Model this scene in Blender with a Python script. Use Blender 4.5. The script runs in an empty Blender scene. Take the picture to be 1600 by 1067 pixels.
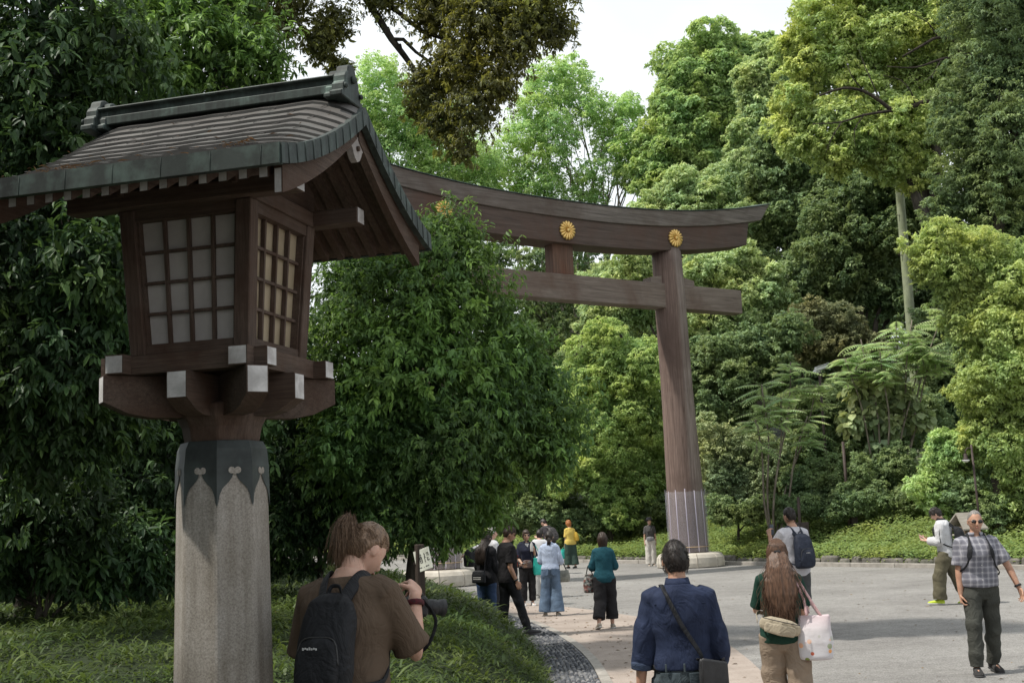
import bpy, math, random
import numpy as np
from mathutils import Vector, Matrix, noise

R = math.radians
rng = np.random.default_rng(7)
random.seed(7)
scene = bpy.context.scene
COL = scene.collection
V = Vector

# ------------------------------------------------------------------ camera
CAM_H, FPX, PITCH, ROLL = 1.95, 1900.0, 8.06, 2.3
cam_rot = Matrix.Rotation(R(90 + PITCH), 3, 'X') @ Matrix.Rotation(R(-ROLL), 3, 'Z')
cam_data = bpy.data.cameras.new('camera')
cam_data.sensor_width = 36.0
cam_data.lens = FPX / 1600.0 * 36.0
cam_data.clip_start = 0.1
cam_data.clip_end = 2000.0
cam = bpy.data.objects.new('camera', cam_data)
COL.objects.link(cam)
cam.matrix_world = Matrix.Translation((0, 0, CAM_H)) @ cam_rot.to_4x4()
scene.camera = cam


def ray(px, py):
    """direction through a point of the 1600x1067 photograph"""
    return cam_rot @ V(((px - 800.0) / FPX, -(py - 533.5) / FPX, -1.0))


def P(px, py, y):
    """the point seen at px,py that stands y metres in front of the camera"""
    d = ray(px, py)
    return V((0, 0, CAM_H)) + d * (y / d.y)


def G(px, py, z=0.0):
    d = ray(px, py)
    k = (z - CAM_H) / d.z
    return V((0, 0, CAM_H)) + d * k


# ------------------------------------------------------------------ objects
def tag(o, label=None, cat=None, group=None, kind=None):
    if label: o['label'] = label
    if cat: o['category'] = cat
    if group: o['group'] = group
    if kind: o['kind'] = kind
    return o


def thing(name, label, cat, loc=(0, 0, 0), rz=0.0, group=None):
    o = bpy.data.objects.new(name, None)
    COL.objects.link(o)
    o.location = loc
    o.rotation_euler = (0, 0, rz)
    o.empty_display_size = 0.2
    return tag(o, label, cat, group)


def link(name, me, mats=None, parent=None):
    o = bpy.data.objects.new(name, me)
    COL.objects.link(o)
    if mats is not None:
        for m in (mats if isinstance(mats, (list, tuple)) else [mats]):
            me.materials.append(m)
    if parent is not None:
        o.parent = parent
    return o


def copy_tree(o, parent=None):
    c = o.copy()
    COL.objects.link(c)
    c.parent = parent
    for ch in list(o.children):
        copy_tree(ch, c)
    return c


class MB:
    """collects shapes into one mesh"""
    def __init__(self):
        self.v, self.f, self.m, self.s = [], [], [], []

    def add(self, verts, faces, mi=0, smooth=False):
        b = len(self.v)
        self.v += [tuple(p) for p in verts]
        for f in faces:
            self.f.append(tuple(i + b for i in f))
            self.m.append(mi)
            self.s.append(smooth)
        return self

    def box(self, c, size, rot=None, mi=0, taper=(1, 1), bevel=0.0):
        x, y, z = size[0] / 2, size[1] / 2, size[2] / 2
        tx, ty = taper
        if bevel <= 0:
            pts = [V((sx * x * (tx if sz > 0 else 1), sy * y * (ty if sz > 0 else 1), sz * z))
                   for sz in (-1, 1) for sy in (-1, 1) for sx in (-1, 1)]
            fs = [(0, 2, 3, 1), (4, 5, 7, 6), (0, 1, 5, 4), (2, 6, 7, 3), (0, 4, 6, 2), (1, 3, 7, 5)]
        else:
            b = min(bevel, x * .9, y * .9, z * .9)
            pts, ring = [], []
            lv = [(-z, b), (-z + b, 0), (z - b, 0), (z, b)]
            fs = []
            for zz, ins in lv:
                k = tx if zz > 0 else 1
                k2 = ty if zz > 0 else 1
                xx, yy = x * k - ins, y * k2 - ins
                c_ = b if ins == 0 else b * .4
                ring.append(len(pts))
                for (px, py) in [(-xx + c_, -yy), (xx - c_, -yy), (xx, -yy + c_), (xx, yy - c_), (xx - c_, yy), (-xx + c_, yy), (-xx, yy - c_), (-xx, -yy + c_)]:
                    pts.append(V((px, py, zz)))
            for k in range(3):
                a, d = ring[k], ring[k + 1]
                for i in range(8):
                    j = (i + 1) % 8
                    fs.append((a + i, a + j, d + j, d + i))
            fs.append(tuple(ring[0] + i for i in range(7, -1, -1)))
            fs.append(tuple(ring[3] + i for i in range(8)))
        if rot is not None:
            pts = [rot @ p for p in pts]
        c = V(c)
        return self.add([p + c for p in pts], fs, mi)

    def loft(self, secs, n=12, p=2.0, mi=0, smooth=True, cap=True):
        """secs: (centre, semi-axis a, semi-axis b)"""
        vs, fs = [], []
        for (c, a, b) in secs:
            for i in range(n):
                t = 2 * math.pi * i / n
                ct, st = math.cos(t), math.sin(t)
                x = math.copysign(abs(ct) ** (2 / p), ct)
                y = math.copysign(abs(st) ** (2 / p), st)
                vs.append(V(c) + V(a) * x + V(b) * y)
        for k in range(len(secs) - 1):
            for i in range(n):
                j = (i + 1) % n
                fs.append((k * n + i, k * n + j, (k + 1) * n + j, (k + 1) * n + i))
        if cap:
            fs.append(tuple(range(n - 1, -1, -1)))
            o = (len(secs) - 1) * n
            fs.append(tuple(o + i for i in range(n)))
        return self.add(vs, fs, mi, smooth)

    def tube(self, pts, rad, n=8, flat=None, hint=(0, 0, 1), mi=0, cap=True, round_ends=False, p=2.0, smooth=True):
        pts = [V(q) for q in pts]
        m = len(pts)
        if not isinstance(rad, (list, tuple)): rad = [rad] * m
        secs = []
        hint = V(hint)
        prev = None
        for i in range(m):
            t = (pts[min(i + 1, m - 1)] - pts[max(i - 1, 0)])
            if t.length < 1e-9: t = V((0, 0, 1))
            t.normalize()
            if flat is not None or prev is None:
                a = hint - t * hint.dot(t)
                if a.length < 1e-3: a = t.orthogonal()
            else:
                a = prev - t * prev.dot(t)
            a.normalize()
            prev = a
            b = t.cross(a)
            r = rad[i]
            fa, fb = (flat if flat is not None else (1, 1))
            secs.append((pts[i], a * r * fa, b * r * fb, t))
        if round_ends:
            s0, s1 = secs[0], secs[-1]
            pre = [(s0[0] - s0[3] * rad[0] * k, s0[1] * q, s0[2] * q) for k, q in ((.95, .3), (.7, .72))]
            post = [(s1[0] + s1[3] * rad[-1] * k, s1[1] * q, s1[2] * q) for k, q in ((.7, .72), (.95, .3))]
            secs = pre + [s[:3] for s in secs] + post
        else:
            secs = [s[:3] for s in secs]
        return self.loft(secs, n, p, mi, smooth, cap)

    def lathe(self, prof, n=24, c=(0, 0, 0), mi=0, smooth=True, rot=None):
        vs, fs = [], []
        c = V(c)
        for (r, z) in prof:
            for i in range(n):
                t = 2 * math.pi * i / n
                q = V((r * math.cos(t), r * math.sin(t), z))
                vs.append((rot @ q if rot is not None else q) + c)
        for k in range(len(prof) - 1):
            for i in range(n):
                j = (i + 1) % n
                fs.append((k * n + i, k * n + j, (k + 1) * n + j, (k + 1) * n + i))
        if prof[0][0] > 1e-6: fs.append(tuple(range(n - 1, -1, -1)))
        if prof[-1][0] > 1e-6: fs.append(tuple((len(prof) - 1) * n + i for i in range(n)))
        return self.add(vs, fs, mi, smooth)

    def prism(self, poly, origin, ax, ay, depth, mi=0, smooth=False):
        """2D polygon in axes ax, ay, extruded along depth vector"""
        o, ax, ay, d = V(origin), V(ax), V(ay), V(depth)
        n = len(poly)
        a = [o + ax * x + ay * y for x, y in poly]
        vs = a + [q + d for q in a]
        fs = [tuple(range(n - 1, -1, -1)), tuple(range(n, 2 * n))]
        for i in range(n):
            j = (i + 1) % n
            fs.append((i, j, n + j, n + i))
        return self.add(vs, fs, mi, smooth)

    def ell(self, c, r, n=16, m=10, rot=None, mi=0):
        vs, fs = [], []
        c = V(c)
        for k in range(m + 1):
            ph = math.pi * k / m
            for i in range(n):
                t = 2 * math.pi * i / n
                q = V((r[0] * math.sin(ph) * math.cos(t), r[1] * math.sin(ph) * math.sin(t), -r[2] * math.cos(ph)))
                vs.append((rot @ q if rot is not None else q) + c)
        for k in range(m):
            for i in range(n):
                j = (i + 1) % n
                fs.append((k * n + i, k * n + j, (k + 1) * n + j, (k + 1) * n + i))
        return self.add(vs, fs, mi, True)

    def mesh(self, name):
        me = bpy.data.meshes.new(name)
        me.from_pydata(self.v, [], self.f)
        if any(self.m): me.polygons.foreach_set('material_index', self.m)
        if any(self.s): me.polygons.foreach_set('use_smooth', self.s)
        me.validate()
        me.update()
        return me

    def build(self, name, mats, parent=None, bevel=0.0, seg=1):
        o = link(name, self.mesh(name), mats, parent)
        if bevel > 0:
            b = o.modifiers.new('bevel', 'BEVEL')
            b.width = bevel
            b.segments = seg
            b.limit_method = 'ANGLE'
            b.angle_limit = R(40)
        return o


def np_mesh(name, verts, faces_by_size, tint=None, smooth=False):
    """fast mesh from arrays; faces_by_size: list of (m x k) int arrays; tint: one value per face in the same order"""
    me = bpy.data.meshes.new(name)
    me.vertices.add(len(verts))
    me.vertices.foreach_set('co', np.ascontiguousarray(verts, dtype=np.float32).ravel())
    loops = np.concatenate([f.ravel() for f in faces_by_size]).astype(np.int32)
    tot = np.concatenate([np.full(len(f), f.shape[1], dtype=np.int32) for f in faces_by_size])
    start = np.concatenate([[0], np.cumsum(tot)[:-1]]).astype(np.int32)
    me.loops.add(len(loops))
    me.loops.foreach_set('vertex_index', loops)
    me.polygons.add(len(tot))
    me.polygons.foreach_set('loop_start', start)
    me.polygons.foreach_set('loop_total', tot)
    if smooth:
        me.polygons.foreach_set('use_smooth', np.ones(len(tot), dtype=bool))
    me.update(calc_edges=True)
    if tint is not None:
        a = me.attributes.new('tint', 'FLOAT', 'FACE')
        a.data.foreach_set('value', tint.astype(np.float32))
    return me


def smooth_path(pts, n=6):
    """Catmull-Rom through the points"""
    pts = [V(p) for p in pts]
    out = []
    for i in range(len(pts) - 1):
        p0, p1, p2, p3 = pts[max(i - 1, 0)], pts[i], pts[i + 1], pts[min(i + 2, len(pts) - 1)]
        for j in range(n):
            t = j / n
            out.append(.5 * ((2 * p1) + (p2 - p0) * t + (2 * p0 - 5 * p1 + 4 * p2 - p3) * t * t + (3 * p1 - p0 - 3 * p2 + p3) * t ** 3))
    out.append(pts[-1])
    return out


# ------------------------------------------------------------------ materials
def _nt(name):
    m = bpy.data.materials.new(name)
    m.use_nodes = True
    nt = m.node_tree
    bs = nt.nodes['Principled BSDF']
    return m, nt, bs


def lk(nt, a, b):
    nt.links.new(a, b)


def ramp(nt, stops, interp='LINEAR'):
    n = nt.nodes.new('ShaderNodeValToRGB')
    n.color_ramp.interpolation = interp
    e = n.color_ramp.elements
    while len(e) < len(stops): e.new(0.5)
    for i, (p, c) in enumerate(stops):
        e[i].position = p
        e[i].color = (c[0], c[1], c[2], 1)
    return n


def coords(nt, scale=(1, 1, 1), kind='Object'):
    tc = nt.nodes.new('ShaderNodeTexCoord')
    mp = nt.nodes.new('ShaderNodeMapping')
    mp.inputs['Scale'].default_value = scale
    lk(nt, tc.outputs[kind], mp.inputs['Vector'])
    return mp.outputs['Vector']


def nz(nt, vec, scale, detail=4, rough=.55, dist=0):
    n = nt.nodes.new('ShaderNodeTexNoise')
    n.inputs['Scale'].default_value = scale
    n.inputs['Detail'].default_value = detail
    n.inputs['Roughness'].default_value = rough
    n.inputs['Distortion'].default_value = dist
    lk(nt, vec, n.inputs['Vector'])
    return n.outputs['Fac']


def mixc(nt, fac, a, b, mode='MIX'):
    n = nt.nodes.new('ShaderNodeMix')
    n.data_type = 'RGBA'
    n.blend_type = mode
    for s, v in ((n.inputs[0], fac), (n.inputs[6], a), (n.inputs[7], b)):
        if isinstance(v, (int, float)): s.default_value = v
        elif isinstance(v, tuple): s.default_value = (v[0], v[1], v[2], 1)
        else: lk(nt, v, s)
    return n.outputs[2]


def math_(nt, op, a, b=0.0):
    n = nt.nodes.new('ShaderNodeMath')
    n.operation = op
    for s, v in ((n.inputs[0], a), (n.inputs[1], b)):
        if isinstance(v, (int, float)): s.default_value = v
        else: lk(nt, v, s)
    return n.outputs[0]


def bump(nt, bs, h, strength, dist=.02):
    b = nt.nodes.new('ShaderNodeBump')
    b.inputs['Strength'].default_value = strength
    b.inputs['Distance'].default_value = dist
    lk(nt, h, b.inputs['Height'])
    lk(nt, b.outputs['Normal'], bs.inputs['Normal'])


def pm(name, c1, c2, scale=6, rough=.7, bmp=.2, bscale=40, stretch=(1, 1, 1), metal=0.0, dist=.01, spec=.3, blot=None, lo=.35, hi=.65):
    m, nt, bs = _nt(name)
    v = coords(nt, stretch)
    f = nz(nt, v, scale, 6, .6, .3)
    r = ramp(nt, [(lo, c1), (hi, c2)])
    lk(nt, f, r.inputs[0])
    col = r.outputs[0]
    if blot is not None:
        c3, bs_, amt = blot
        f2 = nz(nt, coords(nt), bs_, 5, .6)
        r2 = ramp(nt, [(.5, (0, 0, 0)), (.68, (amt, amt, amt))])
        lk(nt, f2, r2.inputs[0])
        col = mixc(nt, r2.outputs[0], col, c3)
    lk(nt, col, bs.inputs['Base Color'])
    bs.inputs['Roughness'].default_value = rough
    bs.inputs['Metallic'].default_value = metal
    bs.inputs['Specular IOR Level'].default_value = spec
    if bmp > 0:
        bump(nt, bs, nz(nt, v, bscale, 5, .65), bmp, dist)
    return m


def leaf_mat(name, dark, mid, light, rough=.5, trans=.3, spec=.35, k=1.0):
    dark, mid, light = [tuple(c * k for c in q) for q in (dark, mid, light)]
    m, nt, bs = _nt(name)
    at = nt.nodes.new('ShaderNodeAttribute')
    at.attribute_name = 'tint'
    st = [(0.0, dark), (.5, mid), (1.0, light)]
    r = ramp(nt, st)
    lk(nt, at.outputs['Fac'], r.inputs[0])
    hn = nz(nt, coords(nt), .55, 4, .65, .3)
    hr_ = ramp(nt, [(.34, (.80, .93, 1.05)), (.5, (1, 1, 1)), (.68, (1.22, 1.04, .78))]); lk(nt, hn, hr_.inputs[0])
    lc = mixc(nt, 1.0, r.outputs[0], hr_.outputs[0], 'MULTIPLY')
    lk(nt, lc, bs.inputs['Base Color'])
    bs.inputs['Roughness'].default_value = rough
    bs.inputs['Specular IOR Level'].default_value = spec
    tr = nt.nodes.new('ShaderNodeBsdfTranslucent')
    tcol = mixc(nt, .5, lc, (light[0] * 1.4, light[1] * 1.4, light[2] * .9))
    lk(nt, tcol, tr.inputs['Color'])
    mx = nt.nodes.new('ShaderNodeMixShader')
    mx.inputs[0].default_value = trans
    lk(nt, bs.outputs[0], mx.inputs[1])
    lk(nt, tr.outputs[0], mx.inputs[2])
    lk(nt, mx.outputs[0], nt.nodes['Material Output'].inputs['Surface'])
    return m


# ------------------------------------------------------------------ light, sky
SUN_EL, SUN_AZ = R(58), R(-103)      # azimuth from +Y, towards +X positive
sun_d = V((math.sin(SUN_AZ) * math.cos(SUN_EL), math.cos(SUN_AZ) * math.cos(SUN_EL), math.sin(SUN_EL)))
sd = bpy.data.lights.new('sun', 'SUN')
sd.energy = 4.7
sd.angle = R(1.8)
sd.color = (1.0, .95, .87)
sun = bpy.data.objects.new('sun', sd)
COL.objects.link(sun)
sun.rotation_euler = sun_d.to_track_quat('Z', 'Y').to_euler()

world = bpy.data.worlds.new('World')
scene.world = world
world.use_nodes = True
wn = world.node_tree
bg = wn.nodes['Background']
sky = wn.nodes.new('ShaderNodeTexSky')
sky.sky_type = 'NISHITA'
sky.sun_disc = False
sky.sun_elevation = SUN_EL
sky.sun_rotation = SUN_AZ
sky.air_density = 1.0
sky.dust_density = 3.0
wv = coords(wn, (1, 1, 2.2), 'Generated')
wf = nz(wn, wv, 1.6, 5, .55, .4)
wr = ramp(wn, [(.32, (.62, .62, .62)), (.60, (1, 1, 1))])
lk(wn, wf, wr.inputs[0])
wc = mixc(wn, wr.outputs[0], sky.outputs[0], (9.0, 9.45, 9.8))
lk(wn, wc, bg.inputs['Color'])
bg.inputs['Strength'].default_value = 0.122

scene.view_settings.view_transform = 'Standard'
scene.view_settings.look = 'None'
scene.view_settings.exposure = 0
scene.view_settings.gamma = 1
scene.render.engine = 'CYCLES'
scene.cycles.use_denoising = True
scene.cycles.max_bounces = 8
scene.cycles.transparent_max_bounces = 12
scene.cycles.diffuse_bounces = 5
scene.cycles.sample_clamp_indirect = 6.0
# ------------------------------------------------------------------ ground
def x_edge(y):
    """right edge of the pebble gutter, a long curve round the planted mound"""
    y = np.asarray(y, dtype=float)
    return np.where(y > 15, .86 - (y - 15) ** 2 / 74.0, .86 - (y - 15) ** 2 / 400.0)


GUT_W = .62


def sm(t):
    t = np.clip(t, 0, 1)
    return t * t * (3 - 2 * t)


def vnoise(x, y, sc):
    x, y = np.asarray(x) * sc, np.asarray(y) * sc
    return (np.sin(x * 1.7 + 1.3 * np.sin(y * 1.1 + .5)) + np.sin(y * 2.1 + 1.7 * np.sin(x * .9 + 2.0)) + .5 * np.sin(3.1 * x + 2.3 * y)) / 2.5


def mound_h(s, y):
    A = .50 + .36 * sm((np.asarray(y) - 6.0) / 7.0)
    return A * (1 - np.exp(-np.maximum(s, 0) / .75)) + .02 * np.maximum(s, 0) + .04 * vnoise(s, y, 1.3) * sm(np.asarray(s) / .8)


def mound_z(x, y):
    s = float(x_edge(y)) - GUT_W - x
    return float(mound_h(s, y)) if s > 0 else 0.0


# gravel plaza
m, nt, bs = _nt('gravel')
v = coords(nt)
f1 = nz(nt, v, .35, 5, .6, .4)
f2 = nz(nt, v, 48, 3, .75)
f3 = nz(nt, v, 3.0, 5, .65, .2)
r1 = ramp(nt, [(.35, (.315, .305, .29)), (.65, (.425, .415, .395))]); lk(nt, f1, r1.inputs[0])
r2 = ramp(nt, [(.36, (.50, .49, .48)), (.62, (1.05, 1.05, 1.05))]); lk(nt, f2, r2.inputs[0])
r3 = ramp(nt, [(.35, (.82, .82, .82)), (.62, (1, 1, 1))]); lk(nt, f3, r3.inputs[0])
c = mixc(nt, 1.0, r1.outputs[0], r2.outputs[0], 'MULTIPLY')
c = mixc(nt, .8, c, r3.outputs[0], 'MULTIPLY')
f4 = nz(nt, v, 11, 6, .8)
r4 = ramp(nt, [(.36, (.72, .71, .70)), (.52, (1, 1, 1)), (.68, (1.10, 1.09, 1.07))]); lk(nt, f4, r4.inputs[0])
c = mixc(nt, .9, c, r4.outputs[0], 'MULTIPLY')
lk(nt, c, bs.inputs['Base Color'])
bs.inputs['Roughness'].default_value = .95
bs.inputs['Specular IOR Level'].default_value = .15
bump(nt, bs, math_(nt, 'ADD', f2, math_(nt, 'MULTIPLY', f3, 1.5)), .8, .03)
M_GRAVEL = m

mb = MB()
nx = 40
xs = np.concatenate([np.linspace(-220, -40, 5), np.linspace(-30, 40, 15), np.linspace(50, 220, 5)])
ys = np.concatenate([np.linspace(-60, 0, 4), np.linspace(4, 70, 18), np.linspace(80, 400, 6)])
vs = [(x, y, 0) for y in ys for x in xs]
w = len(xs)
fs = [(j * w + i, j * w + i + 1, (j + 1) * w + i + 1, (j + 1) * w + i) for j in range(len(ys) - 1) for i in range(w - 1)]
mb.add(vs, fs)
tag(mb.build('ground', M_GRAVEL), kind='structure')

# paved path beside the gutter
m, nt, bs = _nt('paving')
v = coords(nt)
br = nt.nodes.new('ShaderNodeTexBrick')
br.inputs['Scale'].default_value = 1.0
br.inputs['Mortar Size'].default_value = .004
br.inputs['Brick Width'].default_value = .2
br.inputs['Row Height'].default_value = .1
br.inputs['Color1'].default_value = (.385, .325, .28, 1)
br.inputs['Color2'].default_value = (.405, .345, .30, 1)
br.inputs['Mortar'].default_value = (.345, .29, .25, 1)
lk(nt, v, br.inputs['Vector'])
f1 = nz(nt, v, 1.1, 6, .62, .5)
r1 = ramp(nt, [(.3, (.72, .71, .70)), (.6, (1, 1, 1))]); lk(nt, f1, r1.inputs[0])
f2 = nz(nt, v, 60, 3, .7)
r2 = ramp(nt, [(.3, (.8, .8, .8)), (.7, (1.05, 1.05, 1.05))]); lk(nt, f2, r2.inputs[0])
c = mixc(nt, 1.0, br.outputs['Color'], r1.outputs[0], 'MULTIPLY')
c = mixc(nt, 1.0, c, r2.outputs[0], 'MULTIPLY')
lk(nt, c, bs.inputs['Base Color'])
bs.inputs['Roughness'].default_value = .9
bs.inputs['Specular IOR Level'].default_value = .2
bump(nt, bs, math_(nt, 'ADD', f2, math_(nt, 'MULTIPLY', br.outputs['Fac'], .4)), .25, .01)
M_PAVE = m

outer = [(3.2, 2.0), (3.15, 8.0)] + [tuple(G(px, py)[:2]) for px, py in ((1210, 1067), (1170, 1030), (1135, 1003), (1095, 987), (1045, 973), (985, 961), (920, 952), (850, 944), (780, 939), (715, 936))]
outer_y = np.array([p[1] for p in outer]); outer_x = np.array([p[0] for p in outer])
ysp = np.concatenate([np.linspace(-8, outer_y[-1], 70)])
inn = x_edge(ysp) + .13
out = np.maximum(np.interp(ysp, outer_y, outer_x), inn + .02)
vs, fs = [], []
for i in range(len(ysp)):
    for k in range(7):
        vs.append((inn[i] + (out[i] - inn[i]) * k / 6, ysp[i], .004))
for i in range(len(ysp) - 1):
    for k in range(6):
        a = i * 7 + k
        fs.append((a, a + 1, a + 8, a + 7))
tag(MB().add(vs, fs).build('path', M_PAVE), kind='structure')

M_KERB = pm('kerb_stone', (.25, .232, .205), (.36, .335, .30), 5, .85, .3, 60)
# thin kerb between the paving and the gutter
yk = np.linspace(-8, 34, 120)
xk = x_edge(yk)
vs, fs = [], []
for i in range(len(yk)):
    for dx, z in ((0, -.03), (0, .022), (.125, .022), (.125, -.03)):
        vs.append((xk[i] + dx, yk[i], z))
for i in range(len(yk) - 1):
    for k in range(3):
        a = i * 4 + k
        fs.append((a, a + 4, a + 5, a + 1))
tag(MB().add(vs, fs).build('path_kerb', M_KERB), kind='structure')

# gutter bed and its pebbles, laid in rows along the curve
M_BED = pm('gutter_bed', (.085, .085, .082), (.16, .156, .148), 3, .9, .4, 40)
vs, fs = [], []
for i in range(len(yk)):
    for dx in (-GUT_W - .5, -GUT_W * .5, -.001):
        vs.append((xk[i] + dx, yk[i], .005))
for i in range(len(yk) - 1):
    for k in range(2):
        a = i * 3 + k
        fs.append((a, a + 1, a + 4, a + 3))
tag(MB().add(vs, fs).build('gutter', M_BED), kind='structure')


def pebble_field():
    P_, T_ = [], []
    for y0, y1, pit in ((7, 19, .055), (19, 31, .065)):
        for row in np.arange(.03, GUT_W - .06, pit):
            yy = np.arange(y0, y1, pit * 1.25)
            yy = yy + rng.normal(0, pit * .12, len(yy))
            # thin out towards the lawn, where soil has covered the stones
            keep = rng.random(len(yy)) < np.clip(1.25 - (row / GUT_W) ** 2 * 1.1, .1, 1)
            yy = yy[keep]
            xx = x_edge(yy) - row + rng.normal(0, pit * .1, len(yy))
            P_.append(np.stack([xx, yy, np.full(len(yy), .003)], 1))
            T_.append(np.full(len(yy), pit))
    Pp = np.concatenate(P_); pit = np.concatenate(T_)
    n = len(Pp)
    ang = np.linspace(0, 2 * np.pi, 7)[:-1]
    tv = [(math.cos(a), math.sin(a), 0) for a in ang] + [(.62 * math.cos(a + .4), .62 * math.sin(a + .4), .8) for a in ang] + [(0, 0, 1)]
    tv = np.array(tv)
    fq = np.array([(i, (i + 1) % 6, 6 + (i + 1) % 6, 6 + i) for i in range(6)])
    ft = np.array([(6 + i, 6 + (i + 1) % 6, 12) for i in range(6)])
    sx = pit * rng.uniform(.42, .62, n); sy = pit * rng.uniform(.5, .75, n); sz = pit * rng.uniform(.25, .6, n)
    ro = rng.uniform(-.5, .5, n)
    X = tv[None, :, 0] * sx[:, None]; Y = tv[None, :, 1] * sy[:, None]
    W = np.stack([X * np.cos(ro)[:, None] - Y * np.sin(ro)[:, None] + Pp[:, 0:1], X * np.sin(ro)[:, None] + Y * np.cos(ro)[:, None] + Pp[:, 1:2], tv[None, :, 2] * sz[:, None] + Pp[:, 2:3]], 2)
    off = (np.arange(n) * 13)[:, None, None]
    F4 = (fq[None] + off).reshape(-1, 4); F3 = (ft[None] + off).reshape(-1, 3)
    t = rng.random(n)
    return np_mesh('pebbles', W.reshape(-1, 3), [F4, F3], np.concatenate([np.repeat(t, 6), np.repeat(t, 6)]), True)


m, nt, bs = _nt('pebble')
at = nt.nodes.new('ShaderNodeAttribute'); at.attribute_name = 'tint'
r1 = ramp(nt, [(0, (.05, .054, .062)), (.7, (.125, .13, .14)), (1, (.26, .255, .25))]); lk(nt, at.outputs['Fac'], r1.inputs[0])
lk(nt, r1.outputs[0], bs.inputs['Base Color'])
bs.inputs['Roughness'].default_value = .75
bs.inputs['Specular IOR Level'].default_value = .2
tag(link('pebbles', pebble_field(), m), 'dark grey pebbles set in rows along the curved gutter', 'pebbles', kind='stuff')

# planted mound on the left
M_SOIL = pm('lawn_soil', (.016, .026, .010), (.035, .05, .018), 2.2, .95, .8, 12, dist=.06)
ysm = np.linspace(-9, 46, 130)
ss = np.concatenate([[-.02], np.linspace(.06, 3, 26), np.linspace(3.4, 9, 14), np.linspace(10, 40, 10)])
vs, fs = [], []
for y in ysm:
    xe = float(x_edge(y)) - GUT_W
    for s in ss:
        vs.append((xe - s, y, float(mound_h(s, y)) if s > 0 else -.02))
w = len(ss)
for j in range(len(ysm) - 1):
    for i in range(w - 1):
        a = j * w + i
        fs.append((a, a + w, a + w + 1, a + 1))
mb = MB().add(vs, fs, 0, True)
tag(mb.build('lawn_terrain', M_SOIL), kind='structure')

# hillside beyond the road: kerb, low stone edging, bank
K0 = np.array([13.85, 31.28]); KT = np.array([-.575, .818]); KN = np.array([.818, .575])


def hill_z(s, t):
    s = np.asarray(s, float); t = np.asarray(t, float)
    H = 1.95 - .95 * sm((t - 6) / 16.0)
    base = .22 * sm(s / .15)
    return base + (H - .22) * sm((s - .1) / 6.5) ** .85 + .2 * np.maximum(s - 7, 0) + .10 * vnoise(s, t, .9) * sm(s / 2)


def hill_pt(s, t):
    q = K0 + KT * t + KN * s
    return V((q[0], q[1], float(hill_z(s, t))))


def hill_at(x, y):
    d = np.array([x, y]) - K0
    s, t = float(d @ KN), float(d @ KT)
    return float(hill_z(s, t)) if s > 0 else 0.0


M_HILL = pm('bank_soil', (.014, .022, .008), (.035, .045, .018), 1.5, .95, .8, 9, dist=.08)
ts = np.linspace(-45, 110, 120)
ss = np.concatenate([[.2], np.linspace(.35, 8, 24), np.linspace(9, 30, 12), np.linspace(36, 160, 10)])
vs = [tuple(hill_pt(s, t)) for t in ts for s in ss]
w = len(ss)
fs = [(j * w + i, j * w + i + 1, (j + 1) * w + i + 1, (j + 1) * w + i) for j in range(len(ts) - 1) for i in range(w - 1)]
tag(MB().add(vs, fs, 0, True).build('hill', M_HILL), kind='structure')

# kerb of the road
mb = MB()
ang = math.atan2(KT[1], KT[0])
rotk = Matrix.Rotation(ang, 3, 'Z')
for k in range(70):
    t = -30 + k * 1.6
    q = K0 + KT * (t + .8) - KN * .14
    mb.box((q[0], q[1], .055), (1.588, .17, .13), rotk, bevel=.012)
tag(mb.build('road_kerb', M_KERB), kind='structure')
# rough stone edging that holds the bank
M_STONE = pm('edging_stone', (.085, .08, .07), (.21, .195, .17), 4, .9, .7, 18, dist=.04, blot=((.03, .045, .02), 1.8, .7))
mb = MB()
t = -28.0
rr = random.Random(3)
while t < 60:
    L = rr.uniform(.35, .85)
    h = rr.uniform(.22, .34)
    q = K0 + KT * (t + L / 2) + KN * rr.uniform(.10, .16)
    mb.box((q[0], q[1], h / 2 - .02), (L - .02, .26, h), Matrix.Rotation(ang + rr.uniform(-.05, .05), 3, 'Z'), bevel=.05, taper=(rr.uniform(.85, 1), rr.uniform(.7, .95)))
    t += L
tag(mb.build('stone_edging', M_STONE), 'low edging of rough dark stones holding the green bank', 'wall')


# ------------------------------------------------------------------ leaf scattering
LEAF8_V = np.array([(0, 0, 0), (.5, 0, -.04), (1, 0, -.16), (.28, .42, .05), (.66, .40, .0), (.28, -.42, .05), (.66, -.40, .0)], float)
LEAF8_Q = np.array([(1, 2, 4, 3), (2, 1, 5, 6)])
LEAF8_T = np.array([(0, 1, 3), (1, 0, 5)])
LEAF4_V = np.array([(0, 0, 0), (.45, .5, .05), (1, 0, -.12), (.45, -.5, .05)], float)
LEAF4_T = np.array([(0, 2, 1), (0, 3, 2)])
BLADE_V = np.array([(0, .3, 0), (0, -.3, 0), (.45, .5, .0), (.45, -.5, .0), (.8, .3, -.14), (.8, -.3, -.14), (1, 0, -.34)], float)
BLADE_Q = np.array([(0, 1, 3, 2), (2, 3, 5, 4)])
BLADE_T = np.array([(4, 5, 6)])


def unit(a):
    return a / np.maximum(np.linalg.norm(a, axis=1, keepdims=True), 1e-9)


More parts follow.
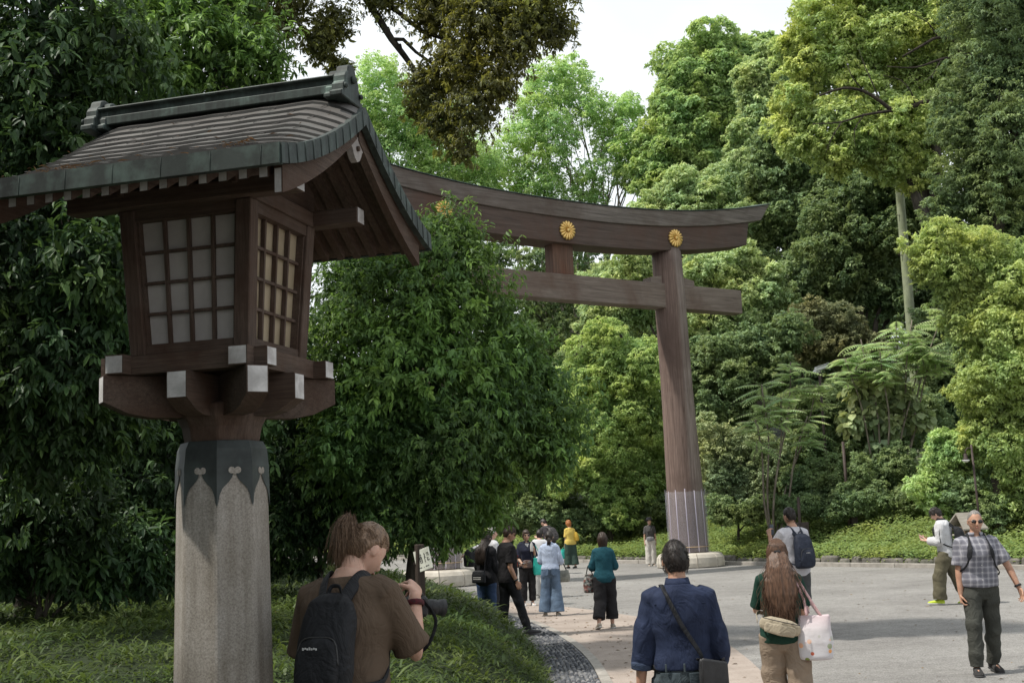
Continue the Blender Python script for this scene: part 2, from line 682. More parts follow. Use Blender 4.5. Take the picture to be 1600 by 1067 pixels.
def leaves_mesh(name, pos, axis, nrm, L, W, tint, kind='leaf4'):
    n = len(pos)
    if kind == 'leaf8': tv, q, t = LEAF8_V, LEAF8_Q, LEAF8_T
    elif kind == 'blade': tv, q, t = BLADE_V, BLADE_Q, BLADE_T
    else: tv, q, t = LEAF4_V, None, LEAF4_T
    axis = unit(axis)
    side = unit(np.cross(nrm, axis))
    nn = np.cross(axis, side)
    L = np.asarray(L); W = np.asarray(W)
    k = len(tv)
    W_ = (pos[:, None, :] + tv[None, :, 0, None] * (L[:, None, None] * axis[:, None, :])
          + tv[None, :, 1, None] * (W[:, None, None] * side[:, None, :])
          + tv[None, :, 2, None] * (L[:, None, None] * nn[:, None, :]))
    off = (np.arange(n) * k)[:, None, None]
    fl, tn = [], []
    if q is not None:
        fl.append((q[None] + off).reshape(-1, 4)); tn.append(np.repeat(tint, len(q)))
    fl.append((t[None] + off).reshape(-1, 3)); tn.append(np.repeat(tint, len(t)))
    return np_mesh(name, W_.reshape(-1, 3), fl, np.concatenate(tn))


def rand_dir(n):
    d = rng.normal(size=(n, 3))
    return unit(d)


# grass on the mound
M_GRASS = leaf_mat('grass_blades', (.020, .036, .010), (.054, .088, .022), (.125, .172, .046), .55, .34)


def grass_mesh():
    out = []
    for (y0, y1, s1, dens) in ((3.2, 6.5, 4.5, 700), (6.5, 10, 6.5, 900), (10, 16, 9, 640), (16, 30, 6, 240)):
        n = int((y1 - y0) * s1 * dens)
        s = rng.random(n) ** 1.15 * s1 - .04
        y = rng.uniform(y0, y1, n)
        x = x_edge(y) - GUT_W - s
        z = mound_h(s, y) - .01
        cl = vnoise(x + 3, y, 2.2) * .5 + vnoise(x, y + 5, 5.1) * .5
        a = rng.uniform(0, 2 * np.pi, n)
        up = rng.uniform(.25, 1.1, n)
        ax = np.stack([np.cos(a), np.sin(a), up], 1)
        nr = np.stack([-np.cos(a) * .6, -np.sin(a) * .6, np.ones(n)], 1) + rng.normal(0, .25, (n, 3))
        h = np.clip(rng.normal(.088, .03, n) * (1 + .45 * cl), .04, .24) * (1 if y0 < 16 else 1.35)
        w = h * rng.uniform(.09, .24, n)
        lift = rng.random(n) * .09 * (1 + cl)
        out.append((np.stack([x, y, z + np.maximum(lift, 0) - .01], 1), ax, nr, h, w, np.clip(.40 + .25 * cl + rng.normal(0, .17, n) + lift * 1.5, 0, 1)))
    cat = [np.concatenate([o[i] for o in out]) for i in range(6)]
    return leaves_mesh('grass', *cat, kind='blade')


tag(link('grass', grass_mesh(), M_GRASS), 'lush dark green grass covering the mound by the lantern', 'grass', kind='stuff')

# plants that cover the bank
M_BANK = leaf_mat('bank_leaves', (.125, .19, .052), (.265, .36, .11), (.39, .46, .18), .6, .42)


def bank_mesh():
    out = []
    for t0, t1, dens, L0 in ((-14, 8, 620, .105), (8, 22, 480, .11), (22, 46, 120, .17)):
        n = int((t1 - t0) * 9 * dens)
        t = rng.uniform(t0, t1, n)
        s = rng.uniform(.05, 9, n)
        x = K0[0] + KT[0] * t + KN[0] * s
        y = K0[1] + KT[1] * t + KN[1] * s
        cl = vnoise(s, t, 1.9) * .5 + vnoise(s + 9, t, 4.3) * .5
        z = hill_z(s, t) + rng.random(n) * .30 * (1 + .5 * cl)
        # fringe hanging over the stones
        z = np.where(s < .35, rng.uniform(.1, .5, n), z)
        a = rng.uniform(0, 2 * np.pi, n)
        ax = np.stack([np.cos(a) - .3 * KN[0], np.sin(a) - .3 * KN[1], rng.uniform(-.3, .8, n)], 1)
        nr = np.stack([rng.normal(0, .5, n) - .25 * KN[0], rng.normal(0, .5, n) - .25 * KN[1], np.ones(n)], 1)
        L = L0 * rng.uniform(.6, 1.5, n)
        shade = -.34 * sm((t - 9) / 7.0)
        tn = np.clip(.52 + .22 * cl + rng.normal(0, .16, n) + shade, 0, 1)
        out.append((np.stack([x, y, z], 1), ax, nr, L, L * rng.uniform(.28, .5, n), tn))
    cat = [np.concatenate([o[i] for o in out]) for i in range(6)]
    return leaves_mesh('ground_cover', *cat)


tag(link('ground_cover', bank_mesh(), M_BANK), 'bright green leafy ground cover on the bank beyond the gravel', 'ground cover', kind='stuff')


# fallen leaves
def litter_mesh():
    n = 1500
    y = rng.uniform(9, 36, n)
    x = x_edge(y) + np.where(rng.random(n) < .4, np.abs(rng.normal(0, 1.6, n)) - .3, rng.uniform(-4.5, 13, n))
    s_ = x_edge(y) - GUT_W - x
    keep = ~((s_ > -.02) & (s_ < .1))
    x, y, s_ = x[keep], y[keep], s_[keep]; n = len(x)
    zz = np.where(s_ > 0, mound_h(s_, y) + .05, .012)
    a = rng.uniform(0, 6.28, n)
    ax = np.stack([np.cos(a), np.sin(a), rng.uniform(-.05, .25, n)], 1)
    nr = np.stack([rng.normal(0, .2, n), rng.normal(0, .2, n), np.ones(n)], 1)
    L = rng.uniform(.02, .075, n)
    return leaves_mesh('leaves', np.stack([x, y, zz], 1), ax, nr, L, L * .5, rng.random(n))


tag(link('fallen_leaves', litter_mesh(), leaf_mat('dry_leaf', (.05, .03, .016), (.12, .07, .035), (.22, .15, .07), .7, .15)),
    'dry brown leaves scattered over the paving and gravel', 'leaves', kind='stuff')
# ------------------------------------------------------------------ torii gate
def grain(name, c1, c2, axis='X', rough=.75, warm=None, wscale=.5, bmp=.35, sc=1.0):
    """weathered timber with the grain along one axis"""
    m, nt, bs = _nt(name)
    st = {'X': (.25, 7, 7), 'Y': (7, .25, 7), 'Z': (7, 7, .25)}[axis]
    v = coords(nt, tuple(s * sc for s in st))
    f = nz(nt, v, 3.0, 7, .65, .6)
    f2 = nz(nt, v, 9.0, 5, .7)
    r = ramp(nt, [(.32, c1), (.68, c2)])
    lk(nt, f, r.inputs[0])
    col = r.outputs[0]
    if warm is not None:
        fw = nz(nt, coords(nt, (1, 1, 1)), wscale, 5, .6, .5)
        rw = ramp(nt, [(.42, (0, 0, 0)), (.66, (1, 1, 1))]); lk(nt, fw, rw.inputs[0])
        col = mixc(nt, rw.outputs[0], col, mixc(nt, f2, warm, tuple(k * .55 for k in warm)))
    d = ramp(nt, [(.28, (.45, .45, .45)), (.5, (1, 1, 1))]); lk(nt, f2, d.inputs[0])
    col = mixc(nt, .75, col, d.outputs[0], 'MULTIPLY')
    lk(nt, col, bs.inputs['Base Color'])
    bs.inputs['Roughness'].default_value = rough
    bs.inputs['Specular IOR Level'].default_value = .25
    bump(nt, bs, f2, bmp, .012)
    return m


M_T_PIL = grain('gate_pillar_wood', (.125, .095, .080), (.30, .248, .22), 'Z', warm=(.165, .125, .107), wscale=.35, sc=.8)
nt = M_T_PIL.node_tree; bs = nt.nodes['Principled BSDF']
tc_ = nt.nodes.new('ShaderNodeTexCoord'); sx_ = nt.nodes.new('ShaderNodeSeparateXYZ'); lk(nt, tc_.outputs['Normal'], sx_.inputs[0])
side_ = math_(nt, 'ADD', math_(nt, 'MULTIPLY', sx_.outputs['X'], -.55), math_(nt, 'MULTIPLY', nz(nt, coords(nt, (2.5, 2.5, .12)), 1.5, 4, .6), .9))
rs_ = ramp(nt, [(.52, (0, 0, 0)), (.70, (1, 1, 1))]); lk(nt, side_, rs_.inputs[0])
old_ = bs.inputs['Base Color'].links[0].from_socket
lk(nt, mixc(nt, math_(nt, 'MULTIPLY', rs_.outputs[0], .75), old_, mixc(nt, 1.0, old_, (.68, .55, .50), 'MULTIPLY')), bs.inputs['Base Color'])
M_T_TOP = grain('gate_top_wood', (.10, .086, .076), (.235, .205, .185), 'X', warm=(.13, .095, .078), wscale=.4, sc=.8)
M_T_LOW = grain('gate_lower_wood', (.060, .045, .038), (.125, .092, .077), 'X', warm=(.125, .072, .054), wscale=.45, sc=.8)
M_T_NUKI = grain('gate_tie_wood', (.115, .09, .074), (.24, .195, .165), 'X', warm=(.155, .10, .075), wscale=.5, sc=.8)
M_COPPER_D = pm('dark_copper', (.035, .05, .045), (.10, .13, .115), 3, .6, .15, 30, metal=.2)
m, nt, bs = _nt('gilt')
bs.inputs['Base Color'].default_value = (.78, .54, .20, 1)
bs.inputs['Metallic'].default_value = .85
bs.inputs['Roughness'].default_value = .42
M_GOLD = m
M_GOLD_D = pm('gilt_shadow', (.09, .055, .02), (.16, .10, .035), 10, .6, 0)
M_RING = pm('granite_ring', (.40, .365, .31), (.54, .50, .43), 2.5, .85, .25, 90, blot=((.30, .27, .22), 1.2, .6))

TL = P(686, 905, 35.3); TR = P(1079, 882, 40.6)
tmid = V(((TL.x + TR.x) / 2, (TL.y + TR.y) / 2, 0))
tdir = V((TR.x - TL.x, TR.y - TL.y, 0))
TS = tdir.length / 2            # half the pillar spacing at the ground
torii = thing('torii_gate', 'huge weathered timber torii gate with three gilt crests on its lintel', 'gate', tmid, math.atan2(tdir.y, tdir.x))
print('TORII spacing', 2 * TS)
LEAN = .26                      # the pillars lean inwards by this much at the top
PH = 10.35


def sori(x):
    """upward curve of the lintels"""
    return .80 * (abs(x) / 8.6) ** 2.4


for sx in (-1, 1):
    mb = MB()
    secs = []
    for k in range(15):
        f = k / 14
        z = .2 + (PH - .2 + .25) * f
        r = .615 - .13 * f + .015 * math.sin(f * 9)
        secs.append((V((sx * (TS - LEAN * f), 0, z)), V((r, 0, 0)), V((0, r, 0))))
    mb.loft(secs, 40)
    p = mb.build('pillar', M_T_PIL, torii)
    # stone ring at its foot, in segments
    ring = MB()
    prof = [(.64, .02), (1.09, .02), (1.11, .15), (1.09, .32), (1.02, .42), (.92, .46), (.64, .47)]
    nseg = 9
    for q in range(nseg):
        a0 = 2 * math.pi * q / nseg + .006; a1 = 2 * math.pi * (q + 1) / nseg - .006
        vs, fs = [], []
        for i in range(7):
            a = a0 + (a1 - a0) * i / 6
            for (r, z) in prof:
                vs.append((sx * TS + r * math.cos(a), r * math.sin(a), z))
        np_ = len(prof)
        for i in range(6):
            for j in range(np_ - 1):
                fs.append((i * np_ + j, (i + 1) * np_ + j, (i + 1) * np_ + j + 1, i * np_ + j + 1))
        fs.append(tuple(range(np_ - 1, -1, -1)))
        fs.append(tuple(6 * np_ + j for j in range(np_)))
        ring.add(vs, fs, 0, False)
    ring.build('base_ring', M_RING, torii, bevel=.015, seg=2)
    # clear plastic sleeve round the lower pillar, with its strips
    sl = MB()
    rs = .665
    vs, fs = [], []
    for i in range(40):
        a = 2 * math.pi * i / 40
        for z in (.5, 2.45):
            vs.append(((rs - (.02 if z > 1 else 0)) * math.cos(a) + sx * (TS - LEAN * z / PH), (rs - (.02 if z > 1 else 0)) * math.sin(a), z))
    for i in range(40):
        j = (i + 1) % 40
        fs.append((2 * i, 2 * j, 2 * j + 1, 2 * i + 1))
    sl.add(vs, fs, 0, True)
    m, nt, bs = _nt('clear_plastic')
    bs.inputs['Base Color'].default_value = (.80, .78, .86, 1)
    bs.inputs['Roughness'].default_value = .16
    bs.inputs['Alpha'].default_value = .15
    bs.inputs['Specular IOR Level'].default_value = .6
    vv = coords(nt, (3, 3, .5))
    bump(nt, bs, nz(nt, vv, 2, 3), .35, .03)
    sleeve = sl.build('plastic_sleeve', m, torii)
    st = MB()
    for i in range(13):
        a = 2 * math.pi * i / 13 + .12
        pts = []
        for z in (.49, 2.48 + .03 * (i % 3)):
            rr_ = rs + .008 - (.02 if z > 1 else 0)
            pts.append((rr_ * math.cos(a) + sx * (TS - LEAN * z / PH), rr_ * math.sin(a), z))
        st.tube(pts, .020, 6, flat=(.25, 1), hint=(math.cos(a), math.sin(a), 0))
    m2, nt2, bs2 = _nt('strip_plastic')
    bs2.inputs['Base Color'].default_value = (.62, .58, .70, 1)
    bs2.inputs['Roughness'].default_value = .3
    bs2.inputs['Alpha'].default_value = .38
    st.build('sleeve_strip', m2, sleeve)
    # thin straw coloured tie
    tie = MB()
    ring_pts = [(.672 * math.cos(a) + sx * (TS - .02), .672 * math.sin(a), .66) for a in np.linspace(0, 2 * math.pi, 41)]
    tie.tube(ring_pts, .012, 5)
    tie.build('sleeve_tie', pm('tie', (.42, .30, .18), (.5, .38, .24), 8, .8, 0), sleeve)

# lintels
def beam(profile, x_end, slant, n=40):
    """profile: (y, z) outline; ends cut with a slant that grows with height"""
    vs, fs = [], []
    k = len(profile)
    zs = [q[1] for q in profile]; z0 = min(zs)
    for i in range(n + 1):
        u = -1 + 2 * i / n
        for (y, z) in profile:
            x = u * (x_end + slant * (z - z0))
            vs.append((x, y, z + sori(x)))
    for i in range(n):
        for j in range(k):
            j2 = (j + 1) % k
            fs.append((i * k + j, i * k + j2, (i + 1) * k + j2, (i + 1) * k + j))
    fs.append(tuple(range(k - 1, -1, -1)))
    fs.append(tuple(n * k + j for j in range(k)))
    return MB().add(vs, [f[::-1] for f in fs])


Z1 = 10.33                      # underside of the lower lintel
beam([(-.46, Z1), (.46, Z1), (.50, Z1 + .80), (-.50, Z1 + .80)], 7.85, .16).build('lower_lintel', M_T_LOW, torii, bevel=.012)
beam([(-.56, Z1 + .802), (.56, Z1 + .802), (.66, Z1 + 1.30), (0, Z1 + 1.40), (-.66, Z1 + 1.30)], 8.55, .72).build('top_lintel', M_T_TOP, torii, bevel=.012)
beam([(-.70, Z1 + 1.307), (-.70, Z1 + 1.33), (0, Z1 + 1.445), (.70, Z1 + 1.33), (.70, Z1 + 1.307), (0, Z1 + 1.408)], 8.95, .5).build('copper_cover', M_COPPER_D, torii)
ZN = 8.55
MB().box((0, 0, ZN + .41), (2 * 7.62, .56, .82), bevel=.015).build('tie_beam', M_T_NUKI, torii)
MB().box((0, 0, (ZN + .82 + Z1) / 2 + .02), (.80, .44, Z1 - ZN - .79), bevel=.012).build('centre_strut', grain('strut_wood', (.075, .045, .034), (.17, .105, .075), 'Z', warm=(.18, .075, .045)), torii)
for sx in (-1, 1):
    xp = sx * (TS - LEAN * ZN / PH)
    for sd_ in (-1, 1):
        w_ = MB()
        x0 = xp + sd_ * .44
        w_.add([(x0, -.2, ZN + .822), (x0 + sd_ * .52, -.2, ZN + .822), (x0 + sd_ * .52, -.2, ZN + 1.01), (x0, -.2, ZN + 1.10),
                (x0, .2, ZN + .822), (x0 + sd_ * .52, .2, ZN + .822), (x0 + sd_ * .52, .2, ZN + 1.01), (x0, .2, ZN + 1.10)],
               [(0, 1, 2, 3), (7, 6, 5, 4), (0, 4, 5, 1), (1, 5, 6, 2), (2, 6, 7, 3), (3, 7, 4, 0)])
        w_.build('wedge', M_T_NUKI, torii)


def crest(x):
    """sixteen-petalled gilt boss on the front of the lintel"""
    z = Z1 + .40 + sori(x)
    Rr = .30
    mb = MB()
    o = V((x, -.49, z))
    rot = Matrix.Rotation(R(90), 3, 'X')
    mb.lathe([(Rr * 1.0, 0), (Rr * 1.0, .03), (Rr * .9, .035)], 48, o, 1, False, rot)
    for i in range(16):
        a = 2 * math.pi * (i + .5) / 16
        d = V((math.cos(a), 0, math.sin(a))); s = V((-math.sin(a), 0, math.cos(a))); f = V((0, -1, 0))
        secs = []
        for t_, wd, h in ((.16, .022, .05), (.5, .058, .085), (.85, .088, .085), (.98, .075, .06), (1.05, .03, .03)):
            secs.append((o + d * (Rr * t_ * .98) + f * .02, s * (wd * Rr / .33 * .62), f * h * .75))
        mb.loft(secs, 8)
    mb.lathe([(.06, .02), (.055, .09), (.03, .105), (0, .108)], 20, o, 0, True, rot)
    mb.build('crest', [M_GOLD, M_GOLD_D], torii)


for x in (-(TS - LEAN), 0.0, TS - LEAN):
    crest(x)

# ------------------------------------------------------------------ lantern
M_LW = grain('lantern_wood', (.052, .037, .029), (.125, .09, .07), 'X', .8, warm=(.085, .048, .032), wscale=3, bmp=.3, sc=4)
M_LWZ = grain('lantern_post_wood', (.055, .039, .031), (.13, .092, .072), 'Z', .8, warm=(.085, .048, .032), wscale=3, bmp=.3, sc=4)
M_LWY = grain('lantern_cross_wood', (.052, .037, .029), (.125, .09, .07), 'Y', .8, warm=(.085, .048, .032), wscale=3, bmp=.3, sc=4)
M_WHITE = pm('white_end_paint', (.38, .37, .36), (.60, .59, .58), 14, .7, .1, 60, blot=((.30, .28, .27), 9, .75))
M_GRANITE = None
m, nt, bs = _nt('granite_post')
v = coords(nt)
f = nz(nt, v, 130, 3, .8); f2 = nz(nt, v, 3, 5, .6)
vo = nt.nodes.new('ShaderNodeTexVoronoi'); vo.inputs['Scale'].default_value = 170; lk(nt, v, vo.inputs['Vector'])
r1 = ramp(nt, [(.32, (.215, .195, .172)), (.5, (.34, .315, .285)), (.7, (.45, .425, .39))]); lk(nt, f, r1.inputs[0])
r2 = ramp(nt, [(.3, (.66, .63, .58)), (.65, (1, 1, 1))]); lk(nt, f2, r2.inputs[0])
c = mixc(nt, 1, r1.outputs[0], r2.outputs[0], 'MULTIPLY')
rv = ramp(nt, [(.0, (.5, .5, .5)), (.3, (1, 1, 1))]); lk(nt, vo.outputs['Distance'], rv.inputs[0])
c = mixc(nt, .25, c, rv.outputs[0], 'MULTIPLY')
fs_ = nz(nt, coords(nt, (14, 14, .8)), 1.5, 5, .6)
rst = ramp(nt, [(.38, (.66, .64, .60)), (.58, (1, 1, 1))]); lk(nt, fs_, rst.inputs[0])
c = mixc(nt, .8, c, rst.outputs[0], 'MULTIPLY')
lk(nt, c, bs.inputs['Base Color']); bs.inputs['Roughness'].default_value = .88
bump(nt, bs, f, .25, .004)
M_GRANITE = m
# verdigris copper
m, nt, bs = _nt('verdigris')
v = coords(nt)
f = nz(nt, v, 6, 6, .65, .6)
fz = nz(nt, coords(nt, (22, 22, 1.5)), 2, 4, .6)
r1 = ramp(nt, [(.36, (.020, .026, .023)), (.56, (.045, .060, .053)), (.74, (.12, .175, .15))]); lk(nt, f, r1.inputs[0])
r2 = ramp(nt, [(.35, (.6, .6, .6)), (.62, (1.15, 1.2, 1.2))]); lk(nt, fz, r2.inputs[0])
lk(nt, mixc(nt, 1, r1.outputs[0], r2.outputs[0], 'MULTIPLY'), bs.inputs['Base Color'])
bs.inputs['Metallic'].default_value = .25; bs.inputs['Roughness'].default_value = .62
bump(nt, bs, nz(nt, v, 30, 4), .15, .004)
M_VERD = m
M_TILE = pm('copper_shingle', (.068, .063, .058), (.135, .127, .118), 5, .66, .2, 40, stretch=(.6, 2, 2), metal=.1, blot=((.085, .105, .095), 4, .4))
M_TILE_D = pm('shingle_edge', (.018, .018, .017), (.045, .045, .042), 6, .7, 0)
M_VERD_D = pm('dark_verdigris', (.010, .014, .013), (.034, .044, .040), 7, .6, .12, 30, stretch=(1, 1, .5), metal=.2, blot=((.085, .125, .108), 5, .75))
M_COLLAR = pm('copper_collar', (.028, .033, .032), (.07, .08, .078), 4, .55, .12, 30, metal=.3, blot=((.10, .13, .12), 6, .35))

LC = P(347, 690, 5.0)
LZ = mound_z(LC.x, LC.y) - .05
TOPZ = 2.285                     # height of the post's top
lan = thing('lantern', 'tall wooden lantern with verdigris copper roof on an octagonal granite post', 'lantern', (LC.x, LC.y, LZ), R(-15.4))
ZP = TOPZ - LZ                   # post height, local
oct_r = 1 / math.cos(math.pi / 8)


def octa(r, z, rot=math.pi / 8):
    return [(r * oct_r * math.cos(rot + i * math.pi / 4), r * oct_r * math.sin(rot + i * math.pi / 4), z) for i in range(8)]


def octloft(prof):
    vs, fs = [], []
    for (r, z) in prof: vs += octa(r, z)
    for k in range(len(prof) - 1):
        for i in range(8):
            j = (i + 1) % 8
            fs.append((k * 8 + i, k * 8 + j, (k + 1) * 8 + j, (k + 1) * 8 + i))
    fs.append(tuple(range(7, -1, -1)))
    fs.append(tuple((len(prof) - 1) * 8 + i for i in range(8)))
    return MB().add(vs, fs)


octloft([(.198, 0), (.170, ZP - .10), (.163, ZP - .03), (.150, ZP)]).build('stone_post', M_GRANITE, lan, bevel=.012, seg=2)
# copper collar with an ogee cut and a pair of discs on every face
col = MB()
zt = ZP
for i in range(8):
    a = i * math.pi / 4
    nrm = V((math.cos(a), math.sin(a), 0)); tg = V((-math.sin(a), math.cos(a), 0))
    def cp(x, z, o=.004):
        """point on the face; x from -1 to 1 across, z down from the top"""
        f = min(1, z / .03)
        r = (.150 + .013 * f) if z < .03 else (.163 + .007 * min(1, (z - .03) / .07)) if z < .1 else (.170 + (z - .1) / (ZP - .1) * .028)
        hw = r * math.tan(math.pi / 8)
        return nrm * (r + o) + tg * (x * (hw + o * .41)) + V((0, 0, zt - z))
    xs_ = [-1, -.92, -.84, -.70, -.60, -.44, -.26, -.15, -.10, -.06, 0, .06, .10, .15, .26, .44, .60, .70, .84, .92, 1]
    lo_ = [.262, .245, .215, .192, .183, .172, .158, .146, .136, .13, .13, .13, .136, .146, .158, .172, .183, .192, .215, .245, .262]
    vs, fs = [], []
    rows = [-.002, .012, .03, .06, .1, 1]
    for x, l in zip(xs_, lo_):
        for q in rows:
            vs.append(cp(x, q if q < 1 else l))
    nr_ = len(rows)
    for k in range(len(xs_) - 1):
        for q in range(nr_ - 1):
            fs.append((k * nr_ + q, k * nr_ + q + 1, (k + 1) * nr_ + q + 1, (k + 1) * nr_ + q))
    col.add(vs, fs, 0)
    for sx in (-1, 1):
        c0 = cp(sx * .17, .118, .006)
        vs = [c0] + [c0 + tg * (.0135 * math.cos(t)) + V((0, 0, .0135 * math.sin(t))) for t in np.linspace(0, 2 * math.pi, 14)[:-1]]
        col.add(vs, [(0, 1 + k, 1 + (k + 1) % 13) for k in range(13)], 1)
    c0 = cp(0, .128, .0055)
    col.add([c0 + tg * (-.009) + V((0, 0, .012)), c0 + tg * .009 + V((0, 0, .012)), c0 + tg * .006 + V((0, 0, -.006)), c0 - tg * .006 + V((0, 0, -.006))], [(0, 3, 2, 1)], 1)
col.build('copper_collar', [M_COLLAR, M_GRANITE], lan)
# wooden neck
octloft([(.140, ZP - .002), (.150, ZP + .06), (.168, ZP + .10), (.176, ZP + .15), (.10, ZP + .17)]).build('wooden_neck', M_LWZ, lan, bevel=.006)


# bracket arms: a cross and two diagonals, rounded below, white ends
def arm(a, L, z0, h, w, mat_i):
    d = V((math.cos(a), math.sin(a), 0)); s = V((-math.sin(a), math.cos(a), 0))
    prof = [(-.02, 0), (L * .62, 0), (L * .80, .016), (L * .93, .045), (L, .060), (L, h), (-.02, h)]
    mb = MB()
    mb.prism(prof, s * (-w / 2) + V((0, 0, z0)), d, (0, 0, 1), s * w, 0)
    o = d * (L + .0015) + V((0, 0, z0))
    e = .004
    q = [o - s * (w / 2 - e) + V((0, 0, .062)), o + s * (w / 2 - e) + V((0, 0, .062)), o + s * (w / 2 - e) + V((0, 0, h - e)), o - s * (w / 2 - e) + V((0, 0, h - e))]
    mb.add(q, [(0, 1, 2, 3)], 1)
    return mb.build('bracket_arm', [mat_i, M_WHITE], lan)


ZB = ZP + .10
for k in range(8):
    a = k * math.pi / 4
    arm(a, .35 if k % 2 == 0 else .48, ZB + (.0 if k % 2 == 0 else .0), .165, .085 if k % 2 else .088, M_LW if k % 4 == 0 else M_LWY)
# upper frame, crossing at the corners
ZU = ZB + .168
W0 = .268
for sx in (-1, 1):
    for ax in 'xy':
        mb = MB()
        L = W0 + .095
        zoff = 0.0 if ax == 'x' else .0015
        size = (2 * L, .082, .073) if ax == 'x' else (.082, 2 * L, .076)
        c = (0, sx * W0, ZU + .0365) if ax == 'x' else (sx * W0, 0, ZU + .038)
        mb.box(c, size)
        for e in (-1, 1):
            o = V((e * (L + .0015), sx * W0, ZU + .0365)) if ax == 'x' else V((sx * W0, e * (L + .0015), ZU + .038))
            t = V((0, 1, 0)) if ax == 'x' else V((1, 0, 0))
            hh = .0335
            q = [o - t * .037 - V((0, 0, hh)), o + t * .037 - V((0, 0, hh)), o + t * .037 + V((0, 0, hh)), o - t * .037 + V((0, 0, hh))]
            mb.add(q, [(0, 1, 2, 3)], 1)
        mb.build('sill_beam', [M_LW if ax == 'x' else M_LWY, M_WHITE], lan)

# body: four corner posts, rails, lattice windows
Z0, Z1b = ZU + .078, ZU + .078 + .59
wb, wt = .258, .292


def bw(z):
    return wb + (wt - wb) * (z - Z0) / (Z1b - Z0)


for sx in (-1, 1):
    for sy in (-1, 1):
        secs = []
        mb = MB()
        vs = []
        for z in (Z0, Z1b):
            h = bw(z)
            for (dx, dy) in ((-1, -1), (1, -1), (1, 1), (-1, 1)):
                vs.append((sx * (h - .03) + dx * .034, sy * (h - .03) + dy * .034, z))
        mb.add(vs, [(3, 2, 1, 0), (4, 5, 6, 7)] + [(i, (i + 1) % 4, 4 + (i + 1) % 4, 4 + i) for i in range(4)])
        mb.build('corner_post', M_LWZ, lan, bevel=.004)


def paper_mat(name, c1, c2, tr):
    m, nt, bs = _nt(name)
    v = coords(nt)
    r = ramp(nt, [(.35, c1), (.65, c2)])
    lk(nt, nz(nt, v, 7, 5, .6), r.inputs[0])
    lk(nt, r.outputs[0], bs.inputs['Base Color'])
    bs.inputs['Roughness'].default_value = .55
    t = nt.nodes.new('ShaderNodeBsdfTranslucent')
    lk(nt, r.outputs[0], t.inputs['Color'])
    mx = nt.nodes.new('ShaderNodeMixShader'); mx.inputs[0].default_value = tr
    lk(nt, bs.outputs[0], mx.inputs[1]); lk(nt, t.outputs[0], mx.inputs[2])
    lk(nt, mx.outputs[0], nt.nodes['Material Output'].inputs['Surface'])
    return m


M_PAPER = paper_mat('window_paper', (.47, .44, .425), (.58, .55, .53), .25)
M_PAPER_Y = paper_mat('backlit_window_paper', (.40, .325, .215), (.49, .405, .28), .3)  # light through the right panes put into the colour, with a yellowish stain
for k in range(4):
    a = k * math.pi / 2 - math.pi / 2
    n_ = V((math.cos(a), math.sin(a), 0)); t_ = V((-math.sin(a), math.cos(a), 0))
    def fp(u, z, d=0):
        return n_ * (bw(z) - .028 + d) + t_ * u + V((0, 0, z))
    mb = MB()
    hw = .225
    # rails and stiles
    def bar(u0, z0, u1, z1, wd, th, d=0.0):
        p0, p1 = fp(u0, z0, d), fp(u1, z1, d)
        ax = (p1 - p0).normalized()
        s = n_.cross(ax).normalized()
        vs = []
        for p_ in (p0, p1):
            for (q, e) in ((-1, -1), (1, -1), (1, 1), (-1, 1)):
                vs.append(p_ + s * (q * wd / 2) + n_ * (e * th / 2))
        mb.add(vs, [(3, 2, 1, 0), (4, 5, 6, 7)] + [(i, (i + 1) % 4, 4 + (i + 1) % 4, 4 + i) for i in range(4)])
    bar(-hw - .02, Z0 + .022, hw + .02, Z0 + .022, .045, .040, .004)
    bar(-hw - .03, Z1b - .022, hw + .03, Z1b - .022, .050, .040, .004)
    for sx in (-1, 1):
        bar(sx * (hw - .018), Z0 + .04, sx * (hw + .008), Z1b - .045, .034, .034, 0)
    fr = mb.build('window_frame', M_LW if k % 2 == 0 else M_LWY, lan)
    mb = MB()
    zl, zh = Z0 + .045, Z1b - .048
    for i in range(1, 4):
        f_ = -1 + 2 * i / 4
        bar(f_ * (hw - .03), zl, f_ * (hw - .008), zh, .013, .018, -.004)
    for i in range(1, 4):
        z = zl + (zh - zl) * i / 4
        bar(-hw + .02, z, hw - .02, z, .012, .013, -.003)
    mb.build('lattice', M_LWZ, fr)
    mb = MB()
    vs = [fp(-hw + .025, zl - .005, -.016), fp(hw - .025, zl - .005, -.016), fp(hw, zh + .005, -.016), fp(-hw, zh + .005, -.016)]
    mb.add(vs, [(0, 1, 2, 3)])
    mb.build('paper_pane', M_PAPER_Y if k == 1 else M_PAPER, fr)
# head frame
for sx in (-1, 1):
    MB().box((0, sx * .30, Z1b + .035), (1.02, .075, .07), bevel=.004).build('purlin', M_LW, lan)
    MB().box((sx * .27, 0, Z1b + .032), (.07, .525, .064), bevel=.004).build('head_rail', M_LWY, lan)
    for e in (-1, 1):
        q = MB()
        o = V((e * .5115, sx * .30, Z1b + .035))
        q.add([o + V((0, -.034, -.032)), o + V((0, .034, -.032)), o + V((0, .034, .032)), o + V((0, -.034, .032))], [(0, 1, 2, 3)])
        q.build('white_beam_end', M_WHITE, lan)

# roof: half width UR along the ridge, half depth VR
UR, VR = .66, .775
ZE = 3.222 - LZ                   # upper edge at the eaves
ZR = 3.70 - LZ                    # at the ridge


def roof_z(v):
    t = abs(v) / VR
    return ZR - (ZR - ZE) * (1.22 * t - .22 * t * t) + .02 * t ** 4


def drop(u, v=0.0):
    t = max(0, (abs(u) - .46) / (UR - .46))
    return .085 * t ** 1.5 * (1 - min(1, abs(v) / VR) ** 1.4)


